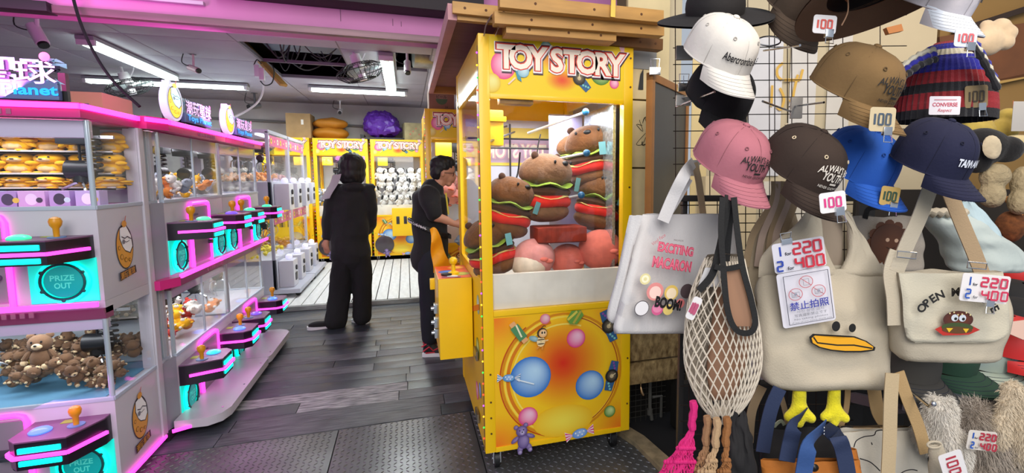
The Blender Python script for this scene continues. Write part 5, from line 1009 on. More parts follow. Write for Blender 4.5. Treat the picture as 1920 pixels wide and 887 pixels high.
# ================================================================== RIGHT-HAND STALL: CAPS AND BAGS ON A WIRE RACK
RV = V((math.cos(YW), -math.sin(YW), 0)); WV = V((math.sin(YW), math.cos(YW), 0)); UP = V((0, 0, 1)); SR = MX((RV, WV, UP)).transposed()   # local x right, y away, z up
def PH(x, y, D): d = ray(x, y); return O0+d*(D/d.dot(WV))
def sbox(px0, px1, py0, py1, D, th, name, m, par=None, bev=.002, mb=None):
    """box standing square to the rack; corners given on the rack plane at distance D"""
    a, c = PH(px0, py1, D), PH(px1, py0, D); M = SR.to_4x4(); L = M.inverted(); p, r = L @ a, L @ c; b = mb or MB(); b.bb(min(p.x, r.x), max(p.x, r.x), D, D+th, min(p.z, r.z), max(p.z, r.z), bev=bev, M=M)
    return b
# back and side of the stall
b = sbox(1285, 1780, -260, 900, 2.85, .06, '', None); sbox(1205, 1285, -260, 590, 2.85, .06, '', None, mb=b); sw = struct('wall_stall', b, mat('stall_cream', 'c4b596', .7, var=.06, vs=3))
for (x0, x1, y0, y1, c) in ((1292, 1330, 100, 420, 'e0c890'), (1334, 1396, 60, 300, 'cfcbc8'), (1398, 1470, 70, 330, 'd6d4d6'), (1474, 1535, 60, 330, 'd4cfc9'), (1540, 1600, 60, 400, 'cfc9c0'), (1300, 1420, 330, 520, 'd9c49c'), (1424, 1560, 340, 560, 'd5cdbd'), (1380, 1500, 600, 820, 'b9adb4')):
    b = sbox(x0, x1, y0, y1, 2.835, .006, '', None); b.build('paper_sheet', mat('sheet_'+c, c, .7, var=.05, vs=6), sw)
A = Art(frame(PH(1500, 160, 2.825), RV, -WV)); o_ = PH(1500, 160, 2.825)
def SL(px, py, D=2.825, o=None): p = (PD(px, py, D) if o else PH(px, py, D))-(o or o_); return (p.dot(RV), p.z)
for pts in (((1468, 118), (1458, 128), (1458, 142), (1466, 150)), ((1496, 140), (1490, 165), (1486, 185), (1480, 190)), ((1470, 150), (1500, 150)), ((1448, 160), (1446, 200)), ((1462, 165), (1470, 185), (1464, 205), (1456, 200)), ((1505, 130), (1500, 150))): A.line([(p.x, p.y) for p in cr([(*SL(*p), 0) for p in pts], 5)], .014, 'd8ab48')
A.build('yellow_writing', sw)
b = sbox(1700, 2150, -60, 950, 2.9, .06, '', None); sw2 = struct('wall_stall_side', b, mat('stall_ochre', '8a6a38', .75, var=.08, vs=2))
b = MB(); b.bar(PH(1790, 60, 2.86), PH(1960, 5, 2.86), .03, .03); b.build('dark_beam', mat('beam_dark', '2b1a0e', .7), sw2)
b = MB(); b.M = MX.Translation(PH(1850, 100, 2.86)) @ SR.to_4x4(); b.bb(-.25, .5, 0, .02, -.16, .13, M=MX.Rotation(R(-9), 4, 'Y')); b.build('brown_board', mat('board_brown', '6b3f1e', .6, var=.2, vs=6), sw2)
b = MB(); b.bar(PH(1800, 168, 2.87), PH(1960, 135, 2.87), .02, .025); b.build('moulding', mat('moulding_ochre', 'b08c4a', .5), sw2)
b = sbox(1262, 1700, 720, 1300, 2.2, .05, '', None); b.build('dark_backing', mat('stall_backing_dark', '1a1716', .9), sw)  # plain dark sheet behind the lower bags
# slate board leaning at the facade corner
z_ = PY(1224, 135, 2.04).z; P0, P1 = PY(1224, 135, 2.04), GR(1293, 170, z_); dv = (P1-P0); dv.z = 0; dl = dv.length; dv.normalize()
sb = thing('slate_board', 'tall dark slate board in a wooden frame standing beside the yellow machine', 'board', V((P0.x, P0.y, .75))); M = frame(V((P0.x, P0.y, 0)), dv, V((dv.y, -dv.x, 0)))
b = MB(); b.M = M; b.bb(.03, dl, .75, z_-.03, -.02, -.008); b.build('slate', mat('slate_dark', '2c2f31', .35, var=.2, vs=5), sb, w=True)
WF = mat('frame_wood', '9a6328', .45, var=.15, vs=8)
for (x0, x1, y0, y1) in ((0, .035, .75, z_), (dl-.03, dl, .75, z_), (0, dl, z_-.035, z_), (0, dl, .75, .78)): b = MB(); b.M = M; b.bb(x0, x1, y0, y1, -.03, .0, bev=.003); b.build('frame_bar', WF, sb, w=True)
def clip(p, s, label, grp='metal clips on the rack'):
    t = thing('bulldog_clip', label, 'clip', p, group=grp, rot=SR); b = MB(); b.bb(-.012*s, .012*s, -.006, .006, -.012*s, .004*s, bev=.002); b.build('jaw', CHR, t); b = MB(); b.tube([(-.008*s, 0, 0), (-.01*s, -.004, .022*s), (.01*s, -.004, .022*s), (.008*s, 0, 0)], .0014, 5); b.tube([(0, .002, .0), (0, .004, .02*s)], .0012, 5); b.build('wire_handle', CHR, t); return t
clip(PD(1228, 130, 2.20), 2.0, 'large metal clip at the top corner of the slate board'); clip(PD(1282, 160, 1.545), 1.5, 'metal clip hanging beside the slate board near the black cap')
# the wire rack
WR = mat('rack_wire', '2d221c', .4, metal=.7); RKP = mat('rack_post', '15100e', .5)
rk = thing('wire_rack', 'dark wire grid rack holding the caps and canvas bags', 'rack', PD(1450, 900, 1.55), rot=SR)
def rseg(p, q_, r, name='wire', D=1.55, D2=None): b = MB(); b.cyl(PD(*p, D), PD(*q_, D2 or D), r, 6); b.build(name, WR if name == 'wire' else RKP, rk, w=True)
for y in (32, 90, 121, 152, 184, 216, 246, 278, 308): rseg((1262, y), (1700, y-4), .0014)
for x in (1266, 1330, 1402, 1442, 1452, 1476, 1484, 1514, 1580, 1650): rseg((x, -40), (x+1, 366), .0015)
for y in (385, 402, 419, 436, 470, 504, 540, 690, 724, 760, 790, 815, 845): rseg((1275, y), (1600, y-2), .0016)
for x in (1292, 1318, 1345, 1372, 1398, 1424, 1450, 1476, 1503, 1530, 1556, 1583): rseg((x, 372), (x, 930), .0016)
b = sbox(1264, 1290, 372, 1150, 1.56, .03, '', None); b.build('rack_post', RKP, rk, w=True)
b = sbox(1270, 1640, 366, 378, 1.545, .02, '', None); b.build('crossbar', RKP, rk, w=True)
b = sbox(1596, 1612, 372, 1150, 1.56, .02, '', None); b.build('rack_post', RKP, rk, w=True)
for (x0, y0, x1, y1, d0, d1) in ((1268, 200, 1340, 172, 1.55, 1.2), (1268, 186, 1330, 168, 1.55, 1.3), (1480, 200, 1545, 192, 1.55, 1.3), (1430, 190, 1490, 212, 1.3, 1.55), (1432, 95, 1500, 85, 1.55, 1.25)): b = MB(); b.cyl(PD(x0, y0, d0), PD(x1, y1, d1), .003, 7); b.build('hook', CHR, rk, w=True)
b = MB(); b.tube([PD(1442+22*math.cos(a), 77+9*math.sin(a), 1.35) for a in [6.283*i/18 for i in range(18)]], .0022, 6, closed=True); b.build('hook', CHR, rk, w=True)
for (x0, x1, y0, y1) in ((1268, 1296, 178, 198), (1483, 1506, 182, 222), (1268, 1300, 85, 112), (1290, 1312, 300, 330)): b = sbox(x0, x1, y0, y1, 1.53, .012, '', None); b.build('hook_plate', mat('plate_white', 'a8a4a0', .4, metal=.3), rk, w=True)
# ---- caps
def crownP(a, s, Rx, Ry, Hc, off=0.0):
    f = (1-min(s, 1)**3.1)**(1/2.5)
    seam = abs(((a+math.pi/2)/(math.pi/3)) % 1.0); seam = min(seam, 1-seam); dent = .0016*max(0, 1-seam*28)*(1-s*.4)
    front = max(0, -math.sin(a)); return V((Rx*f*math.cos(a), Ry*f*math.sin(a), Hc*s*(1+.06*front*(1-s))))*(1-dent/Rx+off/Rx)
def cap(px, py, D, yaw, pitch, roll, col, label, s=1.0, lines=(), tcol='1c1a1a', bcol=None, under=None, name='baseball_cap', mesh_back=False, brim_l=.066, Hc=.108):
    M = MX.Translation(PD(px, py, D)) @ SR.to_4x4() @ MX.Rotation(R(yaw), 4, 'Z') @ MX.Rotation(R(roll), 4, 'Y') @ MX.Rotation(R(pitch), 4, 'X') @ MX.Scale(s, 4)
    t = bpy.data.objects.new(name, None); C.objects.link(t); t.matrix_basis = M; tag(t, label, 'cap', 'caps hanging on the rack')
    m = mat('cap_cloth_'+col, col, .9, bump=.25, bs=140, var=.07); mb_ = mat('cap_cloth_'+bcol, bcol, .88, bump=.25, bs=140, var=.05) if bcol else m; dk = mat('seam_'+col, ''.join('%02x' % int(int(col[i:i+2], 16)*.80) for i in (0, 2, 4)), .9)
    Rx, Ry = .086, .098; cz = -.05
    b = MB(); b.M = MX.Translation((0, 0, cz)); b.grid(lambda u, v: crownP(u*2*math.pi, v*.999, Rx, Ry, Hc)+noise.noise_vector(V((math.cos(u*6.283)*2.2, math.sin(u*6.283)*2.2, v*2+px)))*.0035*(1-v*.5), 72, 22, cu=True); b.grid(lambda u, v: crownP(u*2*math.pi, v*.999, Rx, Ry, Hc)*.965, 36, 12, cu=True, mi=1)
    b.tube([crownP(k/48*6.283, .01, Rx, Ry, Hc)*.992 for k in range(48)], .0022, 5, closed=True); b.build('crown', [m, dk], t, rn=False)
    b = MB(); b.M = MX.Translation((0, 0, cz)); b.ell((0, 0, Hc+.001), (.009, .009, .005)); b.build('button', m, t)
    b = MB(); b.M = MX.Translation((0, 0, cz))
    for k in (0, 1, 2, 3, 4, 5):
        a = k*math.pi/3; p = crownP(a, .72, Rx, Ry, Hc, .001); n_ = V((p.x, p.y, p.z*.6)).normalized(); r_ = n_.orthogonal().normalized(); o2 = n_.cross(r_); b.tube([p+(r_*math.cos(w)+o2*math.sin(w))*.0036 for w in [6.283*i/10 for i in range(10)]], .0012, 5, closed=True)
    tag(b.build('eyelet', dk if col not in ('2e2019',) else mat('eyelet_pale', 'cbb89a', .6), t), kind='stuff')
    b = MB(); b.M = MX.Translation((0, 0, cz))
    for k in range(6):
        a = -math.pi/2+k*math.pi/3; b.tube([crownP(a, i/12*.995, Rx, Ry, Hc, .0002) for i in range(13)], .0006, 4)
    b.build('seam', dk, t)
    def BP(u, v, dz):
        a = -math.pi/2+u*R(58); p = crownP(a, .0, Rx, Ry, Hc); L = brim_l*(1-abs(u)**3.2)**.5 if abs(u) < 1 else 0; x = p.x*(1-.10*v); return V((x, p.y-L*v+.003*(1-v), .006-.024*v-.022*(x/.08)**2*v**.8+dz))
    b = MB(); b.M = MX.Translation((0, 0, cz)); nu, nv = 30, 9
    top = [[b.v(BP(-1+2*i/(nu-1), j/(nv-1), 0)) for j in range(nv)] for i in range(nu)]; bot = [[b.v(BP(-1+2*i/(nu-1), j/(nv-1), -.0035)) for j in range(nv)] for i in range(nu)]
    for i in range(nu-1):
        for j in range(nv-1): b.f((top[i][j], top[i+1][j], top[i+1][j+1], top[i][j+1])); b.f((bot[i][j], bot[i][j+1], bot[i+1][j+1], bot[i+1][j]), 1)
        b.f((top[i][-1], top[i+1][-1], bot[i+1][-1], bot[i][-1]))
    br = b.build('brim', [mb_, mat('brim_under_'+(under or col), under or col, .9)], t, rn=False)
    b = MB(); b.M = MX.Translation((0, 0, cz))
    for v in (.25, .42, .59, .76, .93): b.tube([BP(-.93+1.86*i/24, v, .0004) for i in range(25)], .0004, 4)
    b.build('stitching', dk, br)
    for (tx, w_, h_, s0, off, arc, x0) in lines:
        vs, fs = text_geo(tx, off, 0, 0); xa, xb = min(p.x for p in vs), max(p.x for p in vs); sx = w_/(xb-xa); cx = (xa+xb)/2; b = MB(); b.M = MX.Translation((0, 0, cz)); vv = []
        for p in vs:
            x = (p.x-cx)*sx; z = s0*Hc+p.y*h_-arc*(x/(w_/2))**2; a = -math.pi/2+(x+x0)/Rx; vv.append(b.v(crownP(a, max(.02, z/Hc), Rx, Ry, Hc, .0036)))
        for f in fs: b.f([vv[i] for i in f])
        b.build('embroidery', mat('thread_'+tcol, tcol, .8), t, rn=False)
    return t
YOUTH = [("ALWAYS BE", .082, .019, .52, .015, .012, -.008), ('YOUTH', .054, .024, .33, .03, 0, -.008), ('\u25AC', .018, .014, .25, 0, 0, 0), ('NEVER GROW OLD', .065, .008, .17, .01, 0, 0)]
wh = thing('wide_hat', 'black wide-brimmed hat at the very top, above the white cap', 'hat', PD(1340, 28, 1.36), rot=SR @ MX.Rotation(R(-6), 3, 'Y') @ MX.Rotation(R(24), 3, 'X'))
b = MB(); b.grid(lambda u, v: V(((.07+.083*v)*math.cos(u*6.283), (.08+.083*v)*math.sin(u*6.283), -.012*v+.004*math.sin(u*12.6))), 60, 6, cu=True); b.grid(lambda u, v: V(((.07+.083*v)*math.cos(u*6.283), (.08+.083*v)*math.sin(u*6.283), .005-.012*v+.004*math.sin(u*12.6))), 60, 6, cu=True); b.build('brim', mat('hat_black', '151113', .85, bump=.3, bs=90), wh, rn=False)
b = MB(); b.ell((0, 0, .02), (.078, .088, .075), nu=30, nv=16); b.build('crown', mat('hat_black'), wh)
cap(1358, 160, 1.34, 22, 40, 2, '121013', 'plain black cap tucked behind the white one', s=1.0)
cap(1360, 76, 1.22, 25, 37, 2, 'cfc9c2', 'off-white cap with dark stitched lettering, lit from above', lines=[('Abercrombie & F', .105, .024, .28, .02, 0, -.004)], tcol='1c1a1e', s=.97)
cap(1380, 276, 1.20, 24, 31, 4, 'a4636f', 'dusty pink cap with black arched lettering', lines=YOUTH, s=.98)
cap(1620, 286, 1.26, 24, 30, 0, '1f56b4', 'bright blue cap between the dark brown and navy caps', s=1.0)
cap(1516, 288, 1.16, 26, 35, 8, '2e2019', 'dark brown cap with white arched lettering', lines=YOUTH, tcol='d8cfc4', s=1.0)
cap(1616, 136, 1.14, 26, 32, 4, '705633', 'khaki brown washed cap with black arched lettering', lines=YOUTH, s=1.02)
cap(1756, 278, 1.13, 22, 26, 0, '0f1232', 'navy trucker cap with white lettering on the front', lines=[('TAIWAN', .062, .024, .30, .04, 0, -.010)], tcol='d8dce8', s=.86, Hc=.125)
cap(1512, -30, 1.34, 15, 52, 10, '43352a', 'brown cap at the top edge, left of the wide-brimmed hat', s=1.12)
cap(1768, -28, 1.15, 20, 33, 2, 'b9b4bb', 'pale grey cap with white visor at the top right', bcol='cfd6e2', s=.92, lines=[('\u25A0', .012, .02, .33, 0, 0, .03), ('THE', .016, .008, .44, .02, 0, .045), ('NORTH', .022, .008, .38, .02, 0, .049), ('FACE', .018, .008, .32, .02, 0, .047)], tcol='2a2a2e')
# brown wide-brimmed hat seen from below at the top
M = MX.Translation(PD(1640, -18, 1.13)) @ SR.to_4x4() @ MX.Rotation(R(-8), 4, 'Y') @ MX.Rotation(R(-12), 4, 'X'); ht = bpy.data.objects.new('bucket_hat', None); C.objects.link(ht); ht.matrix_basis = M; tag(ht, 'wide brown hat seen from below with a black inner band, top edge', 'hat')
b = MB(); b.grid(lambda u, v: V(((.095+.075*v)*math.cos(u*6.283), (.105+.075*v)*math.sin(u*6.283), .01-.035*v+.006*math.sin(u*12.6))), 60, 6, cu=True); b.grid(lambda u, v: V(((.095+.075*v)*math.cos(u*6.283), (.105+.075*v)*math.sin(u*6.283), .013-.035*v+.006*math.sin(u*12.6))), 60, 6, cu=True); b.build('brim', mat('hat_brown', '6a4c36', .85, var=.08, vs=9, bump=.3, bs=90), ht, rn=False)
b = MB(); b.grid(lambda u, v: V((.096*math.cos(u*6.283), .106*math.sin(u*6.283), .01+.035*v)), 40, 3, cu=True); b.build('inner_band', blk, ht, rn=False)
b = MB(); b.grid(lambda u, v: crownP(u*6.283, v*.999, .098, .108, .11)+V((0, 0, .01)), 40, 10, cu=True); b.build('crown', mat('hat_inner', '9a5a38', .85), ht, rn=False)
b = MB(); b.tube(cr([PD(1588, -20, 1.12), PD(1590, 20, 1.10), PD(1578, 48, 1.10)], 6), .0015, 5); solo('hat_cord', b, mat('cord_brown', '8a6a52', .8), 'thin cord dangling from the wide brown hat', 'cord')
# knitted striped hat
KC = {'n': '1a1a80', 'w': 'b9b4a4', 'k': '14131a', 'r': '7c1620'}
M = MX.Translation(PD(1768, 205, 1.30)) @ SR.to_4x4(); kh = bpy.data.objects.new('knit_hat', None); C.objects.link(kh); kh.matrix_basis = M; tag(kh, 'chunky striped knitted hat in navy, red, white and black', 'hat')
def knitP(u, v):
    a = u*6.283; f = (1-v**2.2)**.5 if v < 1 else 0; st = 1+.022*math.sin(a*46); return V((.118*f*math.cos(a)*st, .10*f*math.sin(a)*st, -.03+.20*v+.0022*math.sin(v*150)))
bands = [(.0, .12, 'k'), (.12, .30, 'r'), (.30, .42, 'k'), (.42, .56, 'r'), (.56, .78, 'n'), (.78, .86, 'w'), (.86, .93, 'n'), (.93, .999, 'r')]
for (v0, v1, c) in bands: b = MB(); b.grid(lambda u, v: knitP(u, v0+(v1-v0)*v), 184, max(6, int((v1-v0)*70)), cu=True); b.build('knit_band', mat('knit_'+KC[c], KC[c], .95, bump=.6, bs=200, sheen=.2), kh, rn=False)
for pts, cs in ((((1752, 100), (1728, 108), (1705, 122), (1684, 142)), 'wnk'), (((1806, 66), (1828, 88), (1846, 118), (1866, 158)), 'nwk')):
    for k, c in enumerate(cs):
        b = MB(); P_ = cr([PD(x+(3*k if pts[0][0] > 1760 else 2*k), y-7+9*k, 1.17-.01*k) for x, y in pts], 5); b.tube(P_, [.007+.0022*math.sin(i*2.4) for i in range(len(P_))], 8); b.build('ear_flap', mat('knit_'+KC[c], KC[c]), kh, w=True)
# ---- seven-segment price figures
SEG = {'0': 'abcdef', '1': 'bc', '2': 'abged', '4': 'fgbc', '8': 'abcdefg'}
def seg(A, st, x, y, w_, h, col, t=.0032, gap=1.35):
    for ch in st:
        P_ = {'a': ((0, h), (w_, h)), 'b': ((w_, h), (w_, h/2)), 'c': ((w_, h/2), (w_, 0)), 'd': ((0, 0), (w_, 0)), 'e': ((0, 0), (0, h/2)), 'f': ((0, h/2), (0, h)), 'g': ((0, h/2), (w_, h/2))}
        for k in SEG[ch]: (a, c), (d, e) = P_[k]; A.line([(x+a, y+c), (x+d, y+e)], t, col)
        x += w_*gap+(0 if ch != '1' else -w_*.1)
def round_rect(x0, x1, y0, y1, r): return [p for cx, cy, a in ((x1-r, y1-r, 0), (x0+r, y1-r, 90), (x0+r, y0+r, 180), (x1-r, y0+r, 270)) for p in circ((cx, cy), r, 4, None, R(a), R(a+90))+[(cx+r*math.cos(R(a+90)), cy+r*math.sin(R(a+90)))]]
def price_tag(px, py, D, w_, h, rot, label, col='c03050', card='d9d5d6', tag_type='100', clipd=True, name='price_tag', tilt=0):
    M = frame(PD(px, py, D), RV*math.cos(R(rot))+UP*math.sin(R(rot)), (-WV+RV*tilt)); t = bpy.data.objects.new(name, None); C.objects.link(t); t.matrix_basis = M; tag(t, label, 'price tag', 'price tags clipped to the goods')
    b = MB(); b.prism(round_rect(-w_/2, w_/2, -h/2, h/2, .006), .0012); b.build('card', mat('card_'+card, card, .45), t)
    A = Art(MX.Translation((0, 0, .0013)))
    if tag_type == '100': x = -w_*.30; A.line([(x, -h*.22), (x, h*.22)], .0045, col); seg(A, '00', x+w_*.14, -h*.22, w_*.18, h*.44, col, .0035, 1.5)
    else:
        for k, (n1, n2, y) in enumerate((('1', '220', h*.08), ('2', '400', -h*.36))):
            seg(A, n1, -w_*.42, y, w_*.09, h*.30, '2450a8', .0035); A.text('for', (-w_*.22, y), h*.14, '2a2a3c', off=.02); seg(A, n2, -w_*.10, y, w_*.13, h*.30, col, .0042, 1.45)
    A.build('figures', t)
    if clipd: b = MB(); b.bb(-.010, .010, -.004, .006, -h/2-.01, -h/2+.008) if False else b.bb(w_*.05, w_*.05+.018, -h/2-.008, -h/2+.010, -.004, .006, bev=.002); b.tube([(w_*.05+.002, -h/2-.004, .004), (w_*.05+.0, -h/2-.022, .008), (w_*.05+.018, -h/2-.022, .008), (w_*.05+.016, -h/2-.004, .004)], .0012, 5); b.build('clip', CHR, t)
    return t
price_tag(1546, 46, 1.12, .052, .040, -4, 'white card reading 100 in red on the brown cap at the top', 'c84a40')
price_tag(1810, 72, 1.07, .048, .036, -3, 'pale card reading 100 in red on the white visor', 'c05a60', 'bfc6d2')
price_tag(1654, 224, 1.05, .054, .050, -2, 'beige card reading 100 in dark blue on the khaki cap', '3a4a5c', 'b8a888')
price_tag(1561, 379, 1.03, .054, .042, 8, 'white card reading 100 in magenta on the dark brown cap', 'c83078')
price_tag(1668, 368, 1.18, .045, .045, -8, 'tan card reading 100 hanging from the blue cap', '2f4a3c', 'b89858')
price_tag(1830, 181, 1.2, .055, .052, 4, 'brown card reading 100 at the right of the knitted hat', '3a3024', '7d6a4a')
pk_ = thing('care_label', 'white woven label with red print sewn on the knitted hat', 'label', PD(1771, 198, 1.16), rot=MX((RV, UP, -WV)).transposed())
b = MB(); b.prism(round_rect(-.036, .036, -.021, .021, .003), .001); b.build('patch', mat('patch_white', 'cfc9d0', .6), pk_); A = Art(MX.Translation((0, 0, .0011))); A.text('CONVERSE', (0, -.002), .012, 'b8485c', w=.058, off=.02); A.text('Respect', (0, -.014), .010, 'b8485c', shear=.4); A.line([(-.026, .013), (.026, .013)], .0012, 'b8485c'); A.build('label_print', pk_)
# ---- bags: closed cloth bodies lofted between a left and a right profile
CV = mat('canvas_cream', 'b3a895', .92, var=.05, vs=8, bump=.5, bs=260); CVD = mat('canvas_tan', '9a8468', .92, bump=.5, bs=260, var=.06); CVW = mat('canvas_white', 'bdbabb', .92, bump=.4, bs=260, var=.04)
def interp(rows, y):
    for a, c in zip(rows, rows[1:]):
        if y <= c[0]: t = (y-a[0])/(c[0]-a[0]); return [p+(r-p)*t for p, r in zip(a, c)]
    return rows[-1]
def smooth_rows(rows, n):
    P_ = cr([(r[0], r[1], r[2]) for r in rows], 8); return [(rows[0][0]+(rows[-1][0]-rows[0][0])*k/n) for k in range(n+1)], P_
def bag_body(parent, rows, D, thick, name, m, nu=26, nv=36, wr=.004, seed=0, Dr=None, p=2.4, topopen=True, dip=0.0, botr=.10):
    """rows: (y, xl, xr) photo coordinates on the bag's own plane, distance D (Dr at its right side)"""
    P_ = [tuple(v) for v in cr([(r[0], r[1], r[2]) for r in rows], 8)]; xm0, xm1 = min(r[1] for r in rows), max(r[2] for r in rows); Dr = Dr or D
    def S(u, v, sg):
        y = rows[0][0]+(rows[-1][0]-rows[0][0])*v; _, xl, xr = interp(P_, y); x = xl+(xr-xl)*u; Dx = D+(Dr-D)*((x-xm0)/(xm1-xm0)); e = max(0, 1-abs(2*u-1)**p)**(1/p); v = min(v, 1.0); tt = min(1, v/.5)*.75+.25 if topopen else min(1, v/.2)**.5; bb_ = max(0, 1-max(0, (v-(1-botr))/botr)**2)**.5 if v > 1-botr else 1
        y2 = y+dip*math.sin(math.pi*u)*(1-v)**3; q_ = PD(x, y2, Dx)+WV*(sg*thick/2*e*tt*bb_); nz = noise.noise_vector(V((u*3.2+seed, v*4.2, sg+seed*2)))*wr+noise.noise_vector(V((u*9+seed, v*3, sg*3)))*wr*.4; return q_+nz*min(1, 4*e)*min(1, (1-v)*5+.3)
    b = MB()
    for sg in (-1, 1): b.grid(lambda u, v: S(u, v, sg), nu, nv)
    bmesh.ops.remove_doubles(b.bm, verts=b.bm.verts, dist=.0006)
    return b.build(name, m, parent, w=True, sharp=75), S
def strap(parent, pts, wd, name='handle', m=None, th=.003, k=8, normal=None, twist=None):
    P_ = cr(pts, k); b = MB(); n_ = normal or -WV; prev = None
    for i, p in enumerate(P_):
        t = (P_[min(i+1, len(P_)-1)]-P_[max(i-1, 0)]).normalized(); nn = (n_-t*n_.dot(t)).normalized()
        if twist: nn = (MX.Rotation(R(twist)*i/len(P_), 3, t) @ nn)
        sd = t.cross(nn); w_ = wd if not isinstance(wd, (tuple, list)) else wd[0]+(wd[1]-wd[0])*i/(len(P_)-1); ring = [b.v(p+sd*a*w_/2+nn*c*th/2) for a, c in ((-1, -1), (1, -1), (1, 1), (-1, 1))]
        if prev:
            for j in range(4): b.f((prev[j], prev[(j+1) % 4], ring[(j+1) % 4], ring[j]))
        else: b.f(ring[::-1])
        prev = ring
    b.f(prev); return b.build(name, m or CV, parent, w=True, sharp=50)
def PDs(D, *pts): return [PD(p[0], p[1], p[2] if len(p) > 2 else D) for p in pts]
def art_on(parent, px, py, D, build, name='print', rot=0, tilt=0.0):
    o = PD(px, py, D); A = Art(frame(o, RV*math.cos(R(rot))+UP*math.sin(R(rot)), -WV+RV*tilt)); build(A); return A.build(name, parent, w=True)
# 1 white tote with pink lettering
t1 = thing('tote_bag', 'pale grey canvas tote with pink bubble lettering and macaron print, leftmost bag', 'bag', PD(1250, 620, 1.32))
bag_body(t1, [(402, 1205, 1380), (450, 1190, 1384), (520, 1172, 1382), (580, 1158, 1380), (612, 1150, 1372), (626, 1152, 1366)], 1.22, .05, 'bag_body', CVW, wr=.004, Dr=1.42, p=6, botr=.05)
bag_body(t1, [(404, 1180, 1206), (450, 1170, 1192), (520, 1155, 1174), (575, 1140, 1160), (596, 1138, 1156), (606, 1146, 1154)], 1.25, .02, 'side_gusset', CVW, nu=8, wr=.002, Dr=1.22, p=5)
strap(t1, PDs(1.24, (1243, 415), (1262, 370), (1285, 325), (1300, 305, 1.40)), .030, m=CVW); strap(t1, PDs(1.45, (1302, 305), (1310, 340), (1318, 400), (1322, 440)), .024, m=CVD, normal=-WV+RV*.6); strap(t1, PDs(1.30, (1255, 398), (1275, 365), (1292, 335)), .02, m=CVW)
def tote_print(A):
    A.text('EXCITING', (.005, .030), .030, 'b82846', w=.115, off=.06, rot=-.16); A.text('MACARON', (-.005, -.008), .034, 'b82846', w=.125, off=.06, rot=-.16)
    A.text('EXCITING', (.005, .030), .030, 'dc6a84', w=.115, off=.02, rot=-.16); A.text('MACARON', (-.005, -.008), .034, 'dc6a84', w=.125, off=.02, rot=-.16)
    A.text('Vinyl Face', (-.048, .062), .013, 'b87078', w=.045, off=.01, rot=.55); A.text('MACARON', (.012, .060), .006, '5a4a4c', w=.03, off=0, rot=-.1)
    for (x, y, r, c) in ((-.085, -.028, .016, 'd9cf9a'), (-.085, -.028, .011, 'ece6c8'), (-.085, -.028, .005, 'd9cf9a'), (-.092, -.098, .022, '4a464a'), (-.092, -.098, .020, 'dad8dc'), (-.045, -.104, .018, 'c85a88'), (-.045, -.100, .015, 'd880a4'), (-.012, -.108, .016, 'd8c070'), (-.055, -.060, .026, 'd88a88'), (-.055, -.062, .018, 'eac8c0'), (-.005, -.066, .022, 'd8b860'), (-.005, -.068, .016, 'ecd8b8'), (.045, -.066, .022, '4a3c40'), (.025, -.095, .014, 'd87878')): A.disc((x, y), r, c, ry=r*.85, n=18)
    A.text('BOOM!', (-.015, -.104), .034, '1a181c', w=.085, off=.05, rot=-.22)
art_on(t1, 1262, 498, 1.233, tote_print, 'tote_print', rot=-2, tilt=.55)
# 2 string net bag with black trim
t2 = thing('net_bag', 'cream crocheted net bag with black handles and a brown card inside', 'bag', PD(1350, 780, 1.18))
NO = [(478, 1322, 1392), (520, 1305, 1400), (560, 1290, 1410), (620, 1282, 1422), (680, 1282, 1424), (730, 1298, 1408), (765, 1318, 1384), (787, 1345, 1356)]
NP = [tuple(v) for v in cr([(r[0], r[1], r[2]) for r in NO], 8)]
def netS(u, v):
    y = NO[0][0]+(NO[-1][0]-NO[0][0])*v; _, xl, xr = interp(NP, y); a = u*2*math.pi; c = .5-.5*math.cos(a); x = xl+(xr-xl)*c; return PD(x, y+3*math.sin(a), 1.20)+WV*(-math.sin(a)*.045*(1-(2*v-1)**4)**.5-.01)
CORD = mat('cord_cream', 'c6bbab', .9, bump=.4, bs=300); b = MB()
def net_warp(u): return u+.055*math.sin(2*math.pi*u*1)+.03*math.sin(4*math.pi*u)
for k in range(30):
    for sg in (-1, 1): b.tube([netS(net_warp((k/30+sg*.30*i/26) % 1.0), .02+.97*i/26) for i in range(27)], .0017, 5)
tag(b.build('net', CORD, t2, w=True), kind='stuff')
b = MB(); b.grid(lambda u, v: netS(net_warp(.60+.36*u), .0+.92*v)+WV*.004, 16, 30); bmesh.ops.solidify(b.bm, geom=b.bm.faces[:], thickness=.003); b.build('dense_weave', mat('weave_cream', 'a89d8e', .95, bump=1, bs=120, var=.15, dist=.004), t2, w=True)
bag_body(t2, [(500, 1362, 1392), (530, 1362, 1400), (570, 1364, 1408), (612, 1372, 1410)], 1.137, .004, 'card_flap', mat('card_brown', '8f6a52', .8), nu=8, nv=8, wr=.001)
bag_body(t2, [(500, 1350, 1395), (560, 1340, 1402), (640, 1330, 1408), (700, 1325, 1395), (750, 1335, 1372)], 1.215, .03, 'card_insert', mat('card_brown', '8f6a52', .8), wr=.003)
BW = mat('webbing_black', '0c0b0d', .8, bump=.4, bs=200)
strap(t2, PDs(1.14, (1366, 366), (1358, 420), (1348, 470), (1335, 515), (1310, 545)), .016, m=BW); strap(t2, PDs(1.125, (1355, 370), (1352, 430), (1356, 500), (1364, 580), (1380, 618), (1405, 624), (1416, 605), (1408, 560), (1392, 500), (1382, 430), (1376, 370)), .013, m=BW); strap(t2, PDs(1.125, (1340, 500), (1362, 504), (1392, 498)), .012, m=BW, name='black_trim'); strap(t2, PDs(1.2, (1372, 368), (1366, 420), (1360, 490)), .02, m=BW)
bag_body(t2, [(502, 1322, 1352), (520, 1315, 1352), (538, 1308, 1350)], 1.165, .01, 'header_tape', CVW, nu=8, nv=8, wr=.001)
price_tag(1301, 578, 1.13, .020, .055, -22, 'narrow white card seen edge-on, clipped to the net bag', 'b05070', tag_type='100', clipd=False, tilt=-.2)
